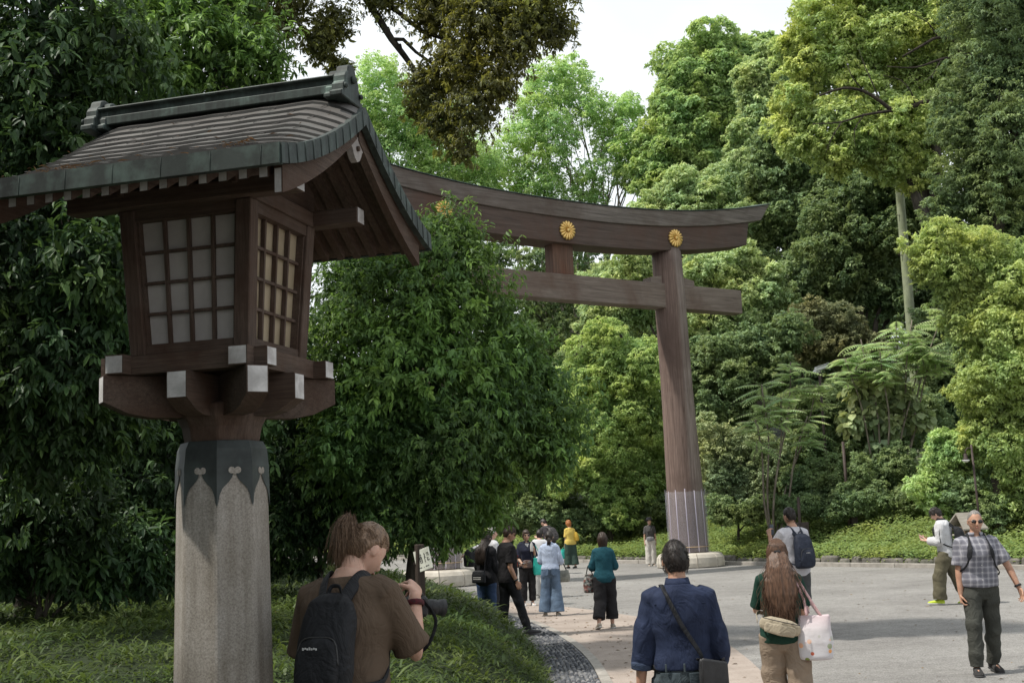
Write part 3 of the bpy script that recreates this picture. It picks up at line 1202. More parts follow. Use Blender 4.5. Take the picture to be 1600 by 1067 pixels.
NC = 12
us = [-UR, -.62, -.58, -.54, -.50, -.46, -.40] + [x for x in np.linspace(-.3, .3, 9)] + [.40, .46, .50, .54, .58, .62, UR]
mb = MB()
for sgn in (-1, 1):
    for k in range(NC):
        v0 = VR * (1 - k / NC); v1 = VR * (1 - (k + 1) / NC)
        rows = [(v0, roof_z(v0) - .002), (v0, roof_z(v0) + .011), (v1 - .004, roof_z(max(v1, 0)) + .001)]
        vs, fs, fr_ = [], [], []
        for u in us:
            jit = .0015 * math.sin(u * 31 + k * 7)
            for (v, z) in rows:
                vs.append((u, sgn * v, z - drop(u, v) + jit))
        for i in range(len(us) - 1):
            for j in range(2):
                a = i * 3 + j
                f_ = (a, a + 1, a + 4, a + 3)
                (fs if j else fr_).append(f_ if sgn > 0 else f_[::-1])
        mb.add(vs, fs); mb.add(vs, fr_, 1)
# seams between the copper sheets on the slope
rr = random.Random(5)
for sgn in (-1, 1):
    for k in range(NC - 1):
        v0 = VR * (1 - k / NC); v1 = VR * (1 - (k + 1) / NC)
        for u in np.arange(-.58 + (k % 2) * .11, .6, .22):
            uu = u + rr.uniform(-.01, .01)
            a, b_ = V((uu, sgn * v0, roof_z(v0) + .0165 - drop(uu, v0))), V((uu, sgn * v1, roof_z(v1) + .0035 - drop(uu, v1)))
            mb.tube([a, b_], .0014, 4)
mb.build('roof_shingles', [M_TILE, M_TILE_D], lan)
# fascia all round: eaves straight, gable ends following the roof line
FH = .075
vs_path = [VR * math.cos(math.pi * i / 48) for i in range(49)]
vs_path = sorted(set([-VR, VR] + list(np.linspace(-VR, VR, 41))))
mb = MB()
def strip(pts, nrm_fn, thick=.02):
    vs, fs = [], []
    for p_ in pts:
        n2 = nrm_fn(p_)
        h = FH
        top = V(p_)
        vs += [top + n2 * .006, top + n2 * .008 - V((0, 0, h)), top - n2 * thick - V((0, 0, h)), top - n2 * thick]
    for i in range(len(pts) - 1):
        for j in range(4):
            a, b_ = i * 4 + j, i * 4 + (j + 1) % 4
            fs.append((a, b_, b_ + 4, a + 4))
    fs.append((3, 2, 1, 0)); o = (len(pts) - 1) * 4; fs.append((o, o + 1, o + 2, o + 3))
    mb.add(vs, fs)
for sx in (-1, 1):
    mb = MB()
    strip([(sx * UR, v, roof_z(v) + .016 - drop(UR, v)) for v in vs_path], lambda p_: V((sx, 0, 0)))
    # folded joints of the fascia sheets
    for v in np.linspace(-VR + .05, VR - .05, 22):
        z = roof_z(v) + .016 - drop(UR, v)
        mb.tube([(sx * (UR + .008), v, z - .002), (sx * (UR + .0095), v + .004, z - FH)], .0016, 4)
    mb.build('gable_fascia', M_VERD, lan)
for sx in (-1, 1):
    mb = MB()
    strip([(u, sx * (VR + .001), ZE + .0155 + .02) for u in us], lambda p_: V((0, sx, 0)))
    for u in np.linspace(-UR + .07, UR - .07, 7):
        z = ZE + .035
        mb.tube([(u, sx * (VR + .0085), z - .002), (u, sx * (VR + .0095), z - FH)], .0009, 4)
    mb.build('eave_fascia', M_VERD_D, lan)
# timber soffit under the copper
mb = MB()
vs, fs = [], []
ul = np.linspace(-UR + .015, UR - .015, 9); vl = np.linspace(-VR + .012, VR - .012, 25)
for u in ul:
    for v in vl:
        vs.append((u, v, roof_z(v) - .062 - drop(u, v)))
w = len(vl)
for i in range(len(ul) - 1):
    for j in range(w - 1):
        a = i * w + j
        fs.append((a, a + 1, a + w + 1, a + w))
mb.add(vs, fs)
mb.build('soffit', M_LWY, lan)
# bargeboards, set in from the gable edge
for sx in (-1, 1):
    for sgn in (-1, 1):
        mb = MB()
        pts = [sgn * v for v in np.linspace(.012, VR - .075, 16)]
        vs, fs = [], []
        u0 = sx * (UR - .045)
        for v in pts:
            z = roof_z(v) - drop(u0, v) - .062
            d = .075 + .03 * abs(v) / VR
            for (du, dz) in ((.016, 0), (.016, -d), (-.018, -d), (-.018, 0)):
                vs.append((u0 + sx * du, v, z + dz))
        for i in range(len(pts) - 1):
            for j in range(4):
                a, b_ = i * 4 + j, i * 4 + (j + 1) % 4
                fs.append((a, b_, b_ + 4, a + 4))
        fs.append((0, 1, 2, 3)); o = (len(pts) - 1) * 4; fs.append((o + 3, o + 2, o + 1, o))
        mb.add(vs, fs)
        v = pts[-1] + sgn * .0015
        z = roof_z(v) - drop(u0, v) - .062
        mb.add([(u0 - .014, v, z - .012), (u0 + .012, v, z - .012), (u0 + .012, v, z - .099), (u0 - .014, v, z - .099)], [(0, 1, 2, 3)], 1)
        mb.build('bargeboard', [M_LWY, M_WHITE], lan)
# rafters with white tips
for sgn in (-1, 1):
    for k in range(15):
        u = -.56 + 1.12 * k / 14
        v0, v1 = .06, VR - .07
        mb = MB()
        vs = []
        for v in (v0, v1):
            z = roof_z(v) - .066 - drop(u, v)
            for (du, dz) in ((-.017, 0), (.017, 0), (.017, -.040), (-.017, -.040)):
                vs.append((u + du, sgn * v, z + dz))
        mb.add(vs, [(3, 2, 1, 0), (4, 5, 6, 7)] + [(i, (i + 1) % 4, 4 + (i + 1) % 4, 4 + i) for i in range(4)])
        v = v1 + .0015
        z = roof_z(v1) - .066 - drop(u, v1)
        mb.add([(u - .0155, sgn * v, z - .002), (u + .0155, sgn * v, z - .002), (u + .0155, sgn * v, z - .038), (u - .0155, sgn * v, z - .038)], [(0, 1, 2, 3)], 1)
        mb.build('rafter', [M_LWY, M_WHITE], lan)
# gable wall and the carved pendant
for sx in (-1, 1):
    mb = MB()
    hz_ = lambda v: roof_z(v) - .064
    poly = [(-.36, Z1b + .05)] + [(v, hz_(v)) for v in np.linspace(-.36, .36, 13)] + [(.36, Z1b + .05)]
    mb.prism([(y, z) for y, z in poly], (sx * .245, 0, 0), (0, 1, 0), (0, 0, 1), (sx * .02, 0, 0))
    mb.build('gable_board', M_LWY, lan)
    mb = MB()
    zc = ZR - .062 - .075 - drop(UR)
    poly = [(-.02, 0), (.02, 0), (.030, -.02), (.062, -.026), (.068, -.048), (.050, -.060), (.040, -.080), (.024, -.100), (.0, -.112), (-.024, -.100), (-.040, -.080), (-.050, -.060), (-.068, -.048), (-.062, -.026), (-.030, -.02)]
    mb.prism([(y, z * .95) for y, z in poly], (sx * (UR - .062), 0, zc + .03), (0, 1, 0), (0, 0, 1), (sx * .028, 0, 0))
    mb.lathe([(.011, 0), (.011, .012), (0, .014)], 12, (sx * (UR - .036 if sx > 0 else UR - .036), 0, zc - .02), 1, False, Matrix.Rotation(sx * R(90), 3, 'Y'))
    mb.build('gable_pendant', [pm('pale_carving', (.22, .20, .19), (.36, .33, .31), 20, .8, .1), M_LW], lan)
MB().box((0, 0, ZR - .115), (1.16, .06, .07), bevel=.004).build('ridge_purlin', M_LW, lan)
# ridge with its end ornaments
mb = MB()
prof = [(.075, -.03), (.075, .03), (.060, .034), (.060, .072), (.082, .078), (.086, .092), (.062, .104), (0, .112)]
outl = prof + [(-y, z) for y, z in prof[-2::-1]]
mb.prism([(y * .8, z * .62) for y, z in outl], (-.555, 0, ZR + .006), (0, 1, 0), (0, 0, 1), (1.11, 0, 0))
mb.build('ridge', M_VERD, lan, bevel=.003)
for sx in (-1, 1):
    mb = MB()
    o = V((sx * .555, 0, ZR + .006))
    lower = [(-.155, -.075), (-.155, -.04), (-.125, -.03), (-.122, .02), (-.100, .035), (-.098, .075), (-.082, .10), (-.060, .12), (-.050, .155), (-.025, .172), (0, .176)]
    outl = [(y * .72, z * .64) for y, z in lower + [(-y, z) for y, z in lower[-2::-1]]]
    mb.prism(outl, o, (0, 1, 0), (0, 0, 1), (sx * .055, 0, 0))
    mb.prism([(y * .72, z * .85 + .0) for y, z in outl], o - V((sx * .04, 0, 0)), (0, 1, 0), (0, 0, 1), (sx * .04, 0, 0))
    mb.lathe([(.017, 0), (.017, .010), (.011, .018), (0, .021)], 20, o + V((sx * .055, 0, .048)), 0, True, Matrix.Rotation(sx * R(90), 3, 'Y'))
    mb.lathe([(.012, 0), (.012, .008), (.007, .014), (0, .015)], 16, o + V((sx * .055, -.08, .0)), 0, True, Matrix.Rotation(sx * R(90), 3, 'Y'))
    mb.lathe([(.012, 0), (.012, .008), (.007, .014), (0, .015)], 16, o + V((sx * .055, .08, .0)), 0, True, Matrix.Rotation(sx * R(90), 3, 'Y'))
    mb.build('ridge_ornament', M_VERD, lan, bevel=.004)
# debris caught on the roof
ncl = 130
cu = np.concatenate([rng.normal(-.28, .07, 60), rng.normal(.42, .04, 40), rng.uniform(-.6, .6, 30)])
cv = np.concatenate([rng.normal(-.68, .03, 60), rng.normal(-.62, .03, 40), rng.uniform(-.75, -.15, 30)])
cz = np.array([roof_z(b_) - drop(a, b_) + .022 for a, b_ in zip(cu, cv)])
aa = rng.uniform(0, 6.28, ncl)
debris = leaves_mesh('roof_debris', np.stack([cu, cv, cz], 1), np.stack([np.cos(aa), np.sin(aa) * .7, rng.uniform(-.2, .3, ncl)], 1),
                     np.stack([rng.normal(0, .4, ncl), rng.normal(0, .4, ncl), np.ones(ncl)], 1), rng.uniform(.01, .05, ncl), np.full(ncl, .0025), rng.random(ncl))
tag(link('roof_debris', debris, leaf_mat('dry_needles', (.06, .035, .02), (.15, .08, .04), (.30, .17, .09), .8, .1), lan), kind='stuff')
# ------------------------------------------------------------------ trees and shrubs
CAMV = np.array([0, 0, CAM_H])
UPV = np.array([0, 0, 1.0])


def lobe_px(px, py, r, y, flat=1.0, depth=1.0):
    """a rounded mass of foliage: centre and radii in metres"""
    c = P(px, py, y)
    rm = r / FPX * y
    return (np.array(c), np.array([rm, rm * depth, rm * flat]))


def crown_cloud(lobes, n, per=26, clump=.24, back=.3, depth_pull=.62, irreg=.22, shell=(.80, 1.06), up_bias=.0):
    """positions, outward directions and clump values of n leaves on the lobes' surfaces"""
    C = np.array([l[0] for l in lobes]); Rr = np.array([l[1] for l in lobes])
    wgt = Rr[:, 0] * Rr[:, 2]; wgt = wgt / wgt.sum()
    nc = max(8, int(n / per))
    k = rng.choice(len(lobes), size=nc * 4, p=wgt)
    d = rand_dir(len(k))
    d[:, 2] += up_bias
    d = unit(d)
    toc = unit(CAMV - C[k])
    keep = (np.sum(d * toc, 1) > -.25) | (rng.random(len(k)) < back)
    k, d = k[keep], d[keep]
    nv = vnoise(d[:, 0] * 2.2 + k, d[:, 2] * 2.2 + d[:, 1] * 2, 1.3)
    rad = rng.uniform(*shell, len(k)) * (1 + irreg * nv)
    cc = C[k] + Rr[k] * d * rad[:, None]
    inside = np.zeros(len(k), bool)
    for j in range(len(lobes)):
        q = (cc - C[j]) / Rr[j]
        inside |= (np.sum(q * q, 1) < depth_pull ** 2) & (k != j)
    cc, d, k = cc[~inside][:nc], d[~inside][:nc], k[~inside][:nc]
    nc = len(cc)
    cs = rng.uniform(.6, 1.35, nc) * clump
    cval = .65 * rng.normal(0, 1, nc) + .75 * rng.normal(0, 1, len(lobes))[k]
    m = max(1, int(n / nc))
    idx = np.repeat(np.arange(nc), m)
    return cc, d, Rr[k], cs, cval, idx


def split_lobes(lobes, m):
    """break each mass into a heap of smaller, unequal tufts"""
    out = []
    for c, r in lobes:
        out.append((c, r * .76))
        toc = unit((CAMV - c)[None])[0]
        for q in range(m):
            d = rand_dir(1)[0] + .45 * toc + np.array([0, 0, .25])
            d = d / np.linalg.norm(d)
            s = rng.uniform(.30, .60)
            out.append((c + r * d * rng.uniform(.62, 1.08), r * s * np.array([1, 1, rng.uniform(.7, .95)])))
    return out


def foliage_far(name, lobes, n, L, W, tint0, mat, parent, per=26, clump=.26, droop=.25, back=.25, var=.16, irreg=.22, shell=(.80, 1.06), inner=.22, upl=.46, tint_j=.13, sub=8):
    """foliage whose clumps are small domes: light above, dark below"""
    big = lobes
    if sub:
        lobes = split_lobes(lobes, sub)
    cc, d, Rk, cs, cval, idx = crown_cloud(lobes, n, per, clump, back, irreg=irreg, shell=shell)
    nn_ = len(idx)
    lobes = big
    e = unit(rand_dir(nn_) + .55 * d[idx] + np.array([0, 0, .45]))
    r = Rk[idx] * cs[idx][:, None]
    pos = cc[idx] + e * r * rng.uniform(.55, 1.0, (nn_, 1)) * np.array([1, 1, .72])
    nr = unit(e + .35 * UPV + rng.normal(0, .42, (nn_, 3)))
    ax = rand_dir(nn_) + .4 * e - droop * UPV
    ax = ax - nr * np.sum(ax * nr, 1, keepdims=True)
    Ls = L * rng.uniform(.65, 1.35, nn_)
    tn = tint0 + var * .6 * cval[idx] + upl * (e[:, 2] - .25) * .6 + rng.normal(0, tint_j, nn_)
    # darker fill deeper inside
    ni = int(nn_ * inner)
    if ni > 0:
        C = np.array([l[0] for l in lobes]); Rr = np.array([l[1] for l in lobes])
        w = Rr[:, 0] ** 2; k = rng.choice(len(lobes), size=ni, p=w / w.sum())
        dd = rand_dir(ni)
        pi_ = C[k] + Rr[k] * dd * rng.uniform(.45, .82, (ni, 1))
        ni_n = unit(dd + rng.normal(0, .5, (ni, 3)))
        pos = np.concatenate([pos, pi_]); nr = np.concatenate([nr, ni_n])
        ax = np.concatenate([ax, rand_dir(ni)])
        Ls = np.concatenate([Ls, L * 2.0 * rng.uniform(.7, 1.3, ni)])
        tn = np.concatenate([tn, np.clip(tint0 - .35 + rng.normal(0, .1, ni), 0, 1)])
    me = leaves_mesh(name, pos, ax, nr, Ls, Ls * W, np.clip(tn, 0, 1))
    return link('crown', me, mat, parent)


def foliage_near(name, lobes, n, L, W, tint0, mat, parent, per=9, back=.12, droop=.55, young=.15, irreg=.42, shell=(.55, 1.18), kind='leaf8', inner=.12, var=.22):
    """sprays of drooping pointed leaves at the ends of twigs"""
    cc, d, Rk, cs, cval, idx = crown_cloud(lobes, n, per, .2, back, irreg=irreg, shell=shell, depth_pull=.55)
    nc = len(cc); nn_ = len(idx)
    tw = unit(d + rng.normal(0, .35, (nc, 3)) + np.array([0, 0, -.15]))
    a = rng.uniform(0, 2 * np.pi, nn_)
    t1 = unit(np.cross(tw, UPV + rng.normal(0, .01, (nc, 3)))); t2 = np.cross(tw, t1)
    rad = t1[idx] * np.cos(a)[:, None] + t2[idx] * np.sin(a)[:, None]
    back_ = rng.random(nn_)
    pos = cc[idx] - tw[idx] * (back_ * L * 1.5)[:, None] + rad * (L * .05) + rng.normal(0, L * .06, (nn_, 3))
    ax = unit(tw[idx] * rng.uniform(.25, .75, (nn_, 1)) + rad * rng.uniform(.6, 1.0, (nn_, 1)) - UPV * droop * rng.uniform(.5, 1.4, (nn_, 1)))
    nr = UPV + .35 * d[idx] + rng.normal(0, .38, (nn_, 3))
    nr = unit(nr - ax * np.sum(nr * ax, 1, keepdims=True))
    Ls = L * rng.uniform(.45, 1.3, nn_) * (1 + .16 * cval[idx])
    yng = (rng.random(nc) < young)[idx]
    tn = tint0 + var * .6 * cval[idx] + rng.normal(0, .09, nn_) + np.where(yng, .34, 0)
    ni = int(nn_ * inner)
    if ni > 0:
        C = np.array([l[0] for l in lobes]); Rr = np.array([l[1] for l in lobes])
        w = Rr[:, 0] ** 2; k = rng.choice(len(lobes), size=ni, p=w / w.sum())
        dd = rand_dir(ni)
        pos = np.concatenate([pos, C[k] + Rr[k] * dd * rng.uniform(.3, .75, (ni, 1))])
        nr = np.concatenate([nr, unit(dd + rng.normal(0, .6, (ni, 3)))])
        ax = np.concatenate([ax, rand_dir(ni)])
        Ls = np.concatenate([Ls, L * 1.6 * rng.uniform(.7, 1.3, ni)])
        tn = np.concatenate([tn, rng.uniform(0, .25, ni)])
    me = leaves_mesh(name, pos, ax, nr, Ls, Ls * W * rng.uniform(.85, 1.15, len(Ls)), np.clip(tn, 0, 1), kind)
    return link('crown', me, mat, parent)


def limb(mb, a, b, r0, r1, wob=.12, n=7, n_side=7, sag=0.0):
    a, b = V(a), V(b)
    L = (b - a).length
    o1, o2 = random.uniform(0, 6), random.uniform(0, 6)
    pts, rad = [], []
    for i in range(n + 1):
        f = i / n
        q = a.lerp(b, f)
        k = math.sin(f * math.pi)
        q += V((math.sin(f * 5 + o1), math.sin(f * 4 + o2), .6 * math.sin(f * 6 + o1))) * wob * L * .25 * k
        q.z -= sag * L * k
        pts.append(q); rad.append(r0 + (r1 - r0) * f)
    mb.tube(pts, rad, n_side)
    return pts


def trunk_mesh(base, lobes, r0, fork=.45, n_limbs=6, twigs=0):
    """tapered trunk with limbs that run out into the lobes"""
    mb = MB()
    C = [V(l[0]) for l in lobes]
    top = sum(C, V()) / len(C)
    fk = V(base).lerp(V((top.x, top.y, top.z)), fork)
    fk = V((base[0] + (top.x - base[0]) * fork * .6, base[1] + (top.y - base[1]) * fork * .6, fk.z))
    limb(mb, V(base) - V((0, 0, .15)), fk, r0, r0 * .72, .06, 8, 10)
    order = sorted(range(len(C)), key=lambda i: -lobes[i][1][0])[:n_limbs]
    for i in order:
        e = C[i] + V(rand_dir(1)[0]) * float(lobes[i][1][0]) * .35
        pts = limb(mb, fk + V((0, 0, random.uniform(-.3, .3))), e, r0 * .5, r0 * .10, .22)
        for q in range(twigs):
            p0 = pts[random.randint(3, 6)]
            e2 = C[i] + V(rand_dir(1)[0]) * float(lobes[i][1][0]) * .9
            limb(mb, p0, e2, r0 * .16, r0 * .03, .25, 5, 5)
    return mb


M_BARK = pm('bark', (.035, .028, .022), (.10, .085, .068), 4, .9, .8, 14, stretch=(3, 3, .6), dist=.03)
M_BARK_L = pm('pale_bark', (.12, .10, .08), (.26, .225, .18), 4, .9, .6, 14, stretch=(3, 3, .6), dist=.03)
# leaf colours: dark, middle, light
ML_NEAR = leaf_mat('laurel_leaf', (.011, .021, .009), (.030, .054, .018), (.085, .14, .034), .52, .34, .32, k=2.8)
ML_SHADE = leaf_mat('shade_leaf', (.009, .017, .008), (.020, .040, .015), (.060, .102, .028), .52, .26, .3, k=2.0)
ML_OVER = leaf_mat('overhang_leaf', (.016, .018, .009), (.042, .045, .018), (.17, .17, .035), .5, .28, .3, k=3.0)
ML_BRIGHT = leaf_mat('fresh_leaf', (.036, .058, .024), (.112, .156, .062), (.225, .285, .12), .6, .38, .2, k=2.55)
ML_AIRY = leaf_mat('airy_leaf', (.045, .078, .030), (.125, .185, .075), (.235, .31, .135), .6, .40, .2, k=2.5)
ML_CAMPH = leaf_mat('camphor_leaf', (.040, .058, .022), (.128, .162, .058), (.25, .285, .115), .55, .36, .25, k=2.7)
ML_DARK = leaf_mat('oak_leaf', (.020, .030, .014), (.050, .071, .032), (.115, .148, .070), .55, .34, .25, k=3.3)
ML_PALE = leaf_mat('pale_leaf', (.045, .066, .028), (.135, .175, .082), (.275, .315, .17), .6, .32, .25, k=2.7)
ML_FEATH = leaf_mat('feathery_leaf', (.030, .050, .017), (.095, .132, .048), (.215, .255, .10), .6, .34, .2, k=3.2)
ML_GREY = leaf_mat('greyish_leaf', (.04, .055, .028), (.12, .15, .075), (.25, .28, .15), .55, .22, .3, k=2.3)
ML_BROWN = leaf_mat('olive_brown_leaf', (.045, .050, .024), (.105, .112, .055), (.19, .19, .095), .6, .22, .25, k=2.0)
ML_FROND = leaf_mat('frond_leaf', (.075, .125, .062), (.175, .25, .12), (.29, .36, .19), .55, .40, .25, k=1.8)

NEARG = 'broadleaf evergreens on the mound'
HILLG = 'trees on the hillside behind the gate'


def tree(name, label, cat, base, lobes, mat, n, L, W=.45, tint=.5, style='far', r0=.25, bark=None, group=None, fork=.45, n_limbs=6, twigs=0, trunk=True, **kw):
    root = thing(name, label, cat, base, 0, group)
    if style == 'far': n = int(n * 2.7); L = L * .66
    b = np.array(base)
    ll = [(l[0] - b, l[1]) for l in lobes]
    global CAMV
    keep = CAMV.copy(); CAMV = CAMV - b
    (foliage_far if style == 'far' else foliage_near)(name + '_crown', ll, n, L, W, tint, mat, root, **kw)
    CAMV = keep
    if trunk:
        trunk_mesh((0, 0, 0), ll, r0, fork, n_limbs, twigs).build('trunk' if r0 > .06 else 'stem', bark or M_BARK, root)
    return root


def LB(y, *items, flat=1.0, depth=1.0):
    return [lobe_px(i[0], i[1], i[2], y + (i[3] if len(i) > 3 else 0), flat, depth) for i in items]


def ground_under(px, y):
    x = P(px, 800, y).x
    z = hill_at(x, y)
    if z <= 0: z = mound_z(x, y)
    return (x, y, z)


# --- beside the lantern and on the mound
tree('laurel_tree', 'big dark evergreen with drooping leaves standing right of the lantern', 'tree', ground_under(640, 17.5),
     LB(17.2, (705, 372, 62), (690, 440, 92), (735, 520, 92, .2), (620, 470, 95), (790, 560, 66), (660, 580, 115, -.4), (765, 640, 95), (850, 655, 72, .3), (560, 560, 95), (560, 430, 66, .4), (545, 490, 70, .3), (585, 400, 46, .4), (700, 700, 105, -.5), (790, 705, 70), (610, 700, 110),
        (860, 700, 52), (730, 775, 62), (650, 790, 80, -.3), (690, 822, 46, -.2), (730, 822, 34, .2), (850, 600, 40, .3), (560, 680, 90)),
     ML_NEAR, 96000, .090, .37, .50, 'near', .13, group=NEARG, n_limbs=9, fork=.3, droop=.6)
tree('undergrowth_shrub', 'tall shady shrub behind the lantern post, under the big dark evergreen', 'shrub', ground_under(500, 18.5),
     LB(18.0, (470, 640, 70), (520, 700, 80), (450, 730, 70), (540, 780, 66), (470, 800, 62), (590, 815, 50), (430, 820, 56), (520, 840, 40), (430, 875, 32, .2), (475, 882, 26, .3), (400, 870, 36)),
     ML_SHADE, 22000, .10, .36, .42, 'near', .07, group=NEARG, n_limbs=6, fork=.2)
tree('laurel_tree', 'dark evergreen filling the left edge above the grass', 'tree', ground_under(40, 14.6),
     LB(12.0, (60, 120, 130), (-40, 240, 140), (110, 250, 110), (40, 400, 130), (150, 420, 90, -.5), (-30, 560, 130), (90, 560, 120), (60, 680, 120, .4), (190, 500, 80, .3), (-60, 380, 120), (150, 640, 90, .6), (160, 100, 120, .5), (40, -20, 140)),
     ML_SHADE, 40000, .108, .38, .46, 'near', .14, group=NEARG, n_limbs=9, fork=.25, droop=.65, young=.12)
tree('laurel_tree', 'fresh green evergreen rising behind the lantern roof', 'tree', ground_under(347, 15.5),
     LB(15.0, (300, 70, 95), (240, 150, 95), (370, 130, 75), (300, 210, 90), (410, 80, 62), (190, 40, 100), (350, 20, 95, 1.0), (280, -60, 120, .6), (430, 150, 40), (180, 220, 90)),
     ML_NEAR, 30000, .105, .36, .60, 'near', .15, group=NEARG, n_limbs=8, fork=.5, young=.25)
tree('laurel_tree', 'shaded evergreen behind the lantern box, left of its post', 'tree', ground_under(200, 17.0),
     LB(16.5, (220, 420, 110), (160, 560, 110), (250, 620, 100), (120, 700, 110), (240, 740, 90), (180, 820, 80), (270, 500, 100), (390, 560, 90), (360, 680, 80), (300, 830, 60), (60, 800, 80)),
     ML_SHADE, 30000, .100, .38, .40, 'near', .13, group=NEARG, n_limbs=8, fork=.25)
tree('undergrowth_shrub', 'low dark shrub at the left edge where the grass begins', 'shrub', ground_under(60, 13.8),
     LB(13.6, (40, 790, 85), (130, 800, 75), (-40, 820, 80), (210, 850, 58, .8), (90, 870, 50), (270, 890, 36, 1.2), (160, 880, 44, .4), (20, 895, 46, .3), (95, 905, 38, .4), (160, 910, 34, .6), (225, 908, 32, .9), (-30, 900, 50), (-80, 880, 60)),
     ML_SHADE, 11000, .12, .36, .40, 'near', .05, group=NEARG, n_limbs=6, fork=.2)
# --- the tall tree whose boughs hang over the gate
OB = ground_under(362, 19)
over = tree('overhanging_tree', 'tall tree with brownish dark boughs hanging down over the gate', 'tree', (OB[0], OB[1], OB[2]),
     LB(18.0, (430, 10, 80), (520, 40, 46), (530, 110, 30), (500, 70, 40), (600, -20, 60), (680, 20, 62, -.4), (760, 20, 75, -.8), (840, 20, 66, -1), (870, 50, 36, -1), (800, 70, 60, -1), (720, 100, 66, -.6), (670, 130, 50, -.4), (740, 170, 62, -.8), (690, 190, 46, -.5),
        (720, 232, 34, -.7), (655, 170, 34), (780, 130, 44, -1), (380, -90, 120), (560, -110, 120), (720, -110, 130), (860, -90, 100, -1)),
     ML_OVER, 105000, .066, .36, .40, 'near', .26, bark=M_BARK, group=None, n_limbs=0, fork=.5, per=14, droop=.55, young=.05, inner=.25, shell=(.38, 1.06), var=.2)
# its trunk and the boughs that show against the sky
mb = MB()
o_ = V(OB)
def LP(px, py, y): return P(px, py, y) - o_
limb(mb, (0, 0, -.2), LP(362, -120, 19), .26, .17, .03, 10, 12)
for pts, r in (([(362, -60, 19), (470, -60, 18.6), (560, -20, 18.3), (592, 30, 18.1), (612, 62, 18), (632, 88, 18), (645, 106, 18), (668, 150, 17.8), (700, 190, 17.4)], .075),
               ([(612, 62, 18), (630, 62, 17.9), (650, 82, 17.8), (690, 110, 17.6), (730, 130, 17.4)], .035),
               ([(625, 70, 18), (629, 84, 17.9), (636, 96, 18.0)], .022),
               ([(560, -20, 18.3), (620, 18, 18), (660, 50, 17.7), (720, 70, 17.3), (790, 90, 17.1)], .045),
               ([(362, -90, 19), (520, -110, 18.3), (680, -40, 17.6), (760, 10, 17.2), (850, 30, 17)], .10)):
    pp = [LP(*q) for q in pts]
    mb.tube(pp, [r * (1 - .6 * i / (len(pp) - 1)) for i in range(len(pp))], 7)
for c_ in list(over.children):
    if c_.name.startswith('trunk'): bpy.data.objects.remove(c_)
mb.build('trunk', pm('dark_bark', (.02, .016, .013), (.06, .05, .04), 4, .9, .8, 14, stretch=(3, 3, .6), dist=.03), over)

# --- far side of the gate, from the sky line down
F = lambda name, label, cat, px, y, lobes, mat, n, L, **k: tree(name, label, cat, ground_under(px, y), lobes, mat, n, L, group=k.pop('group', HILLG), **k)
F('zelkova_tree', 'airy light green tree seen under the hanging boughs, left above the lintel', 'tree', 660, 72,
  LB(72, (600, 150, 50), (570, 190, 50), (640, 190, 55), (620, 250, 60), (700, 240, 60), (560, 260, 50), (680, 290, 50), (740, 290, 45), (600, 310, 50)),
  ML_AIRY, 24000, .27, W=.5, tint=.55, r0=.35, bark=M_BARK, n_limbs=9, fork=.35, twigs=3, back=.35, inner=.04, clump=.30, irreg=.5, per=16, shell=(.55, 1.15))
F('zelkova_tree', 'airy round crowned tree with pale limbs showing, above the middle crest', 'tree', 930, 76,
  LB(76, (860, 135, 40), (830, 180, 45), (900, 150, 42), (945, 180, 42), (800, 240, 48), (870, 215, 45), (960, 230, 40), (985, 195, 34), (920, 290, 40), (840, 290, 50), (1000, 260, 45), (780, 300, 45), (900, 110, 24)),
  ML_AIRY, 22000, .27, W=.5, tint=.58, r0=.30, bark=M_BARK_L, n_limbs=12, fork=.32, twigs=3, back=.35, inner=.03, clump=.30, irreg=.5, per=16, shell=(.55, 1.15))
F('maple_tree', 'dense fresh green tree on the sky line left of the tallest camphor', 'tree', 1110, 74,
  LB(74, (1110, 90, 46), (1070, 120, 50), (1150, 100, 50), (1050, 175, 48), (1110, 170, 60), (1165, 165, 50), (1040, 230, 45), (1090, 240, 55), (1150, 235, 50), (1020, 270, 40), (1190, 85, 36), (1060, 290, 40)),
  ML_BRIGHT, 34000, .36, W=.55, tint=.58, r0=.45, n_limbs=9, fork=.4, clump=.30, inner=.3)
F('oak_tree', 'tall olive tinted tree between the fresh green tree and the big camphor', 'tree', 1190, 66,
  LB(66, (1215, 110, 40), (1190, 150, 46), (1180, 205, 42), (1225, 180, 46), (1195, 250, 44), (1230, 240, 40), (1160, 250, 34)),
  ML_PALE, 15000, .32, W=.5, tint=.44, r0=.4, n_limbs=6, fork=.5, clump=.28, inner=.3)
cam_t = F('camphor_tree', 'huge yellow green camphor whose dark crooked limbs show through', 'tree', 1560, 50,
  LB(50, (1290, 30, 62), (1360, 15, 70), (1270, 95, 55), (1340, 95, 70), (1250, 165, 50), (1300, 190, 55, -1), (1400, 80, 70), (1440, 20, 80), (1470, 110, 70), (1350, 215, 55, -1), (1400, 190, 60, -1), (1450, 210, 55), (1510, 60, 70), (1310, 250, 34, -1), (1390, 255, 44, -1), (1440, 270, 36), (1240, 215, 38), (1330, -60, 80), (1450, -70, 90), (1240, 80, 34)),
  ML_CAMPH, 62000, .24, W=.5, tint=.60, r0=.6, n_limbs=5, fork=.5, clump=.24, inner=.14, shell=(.72, 1.05), var=.2)
mb = MB()
o_ = V(cam_t.location)
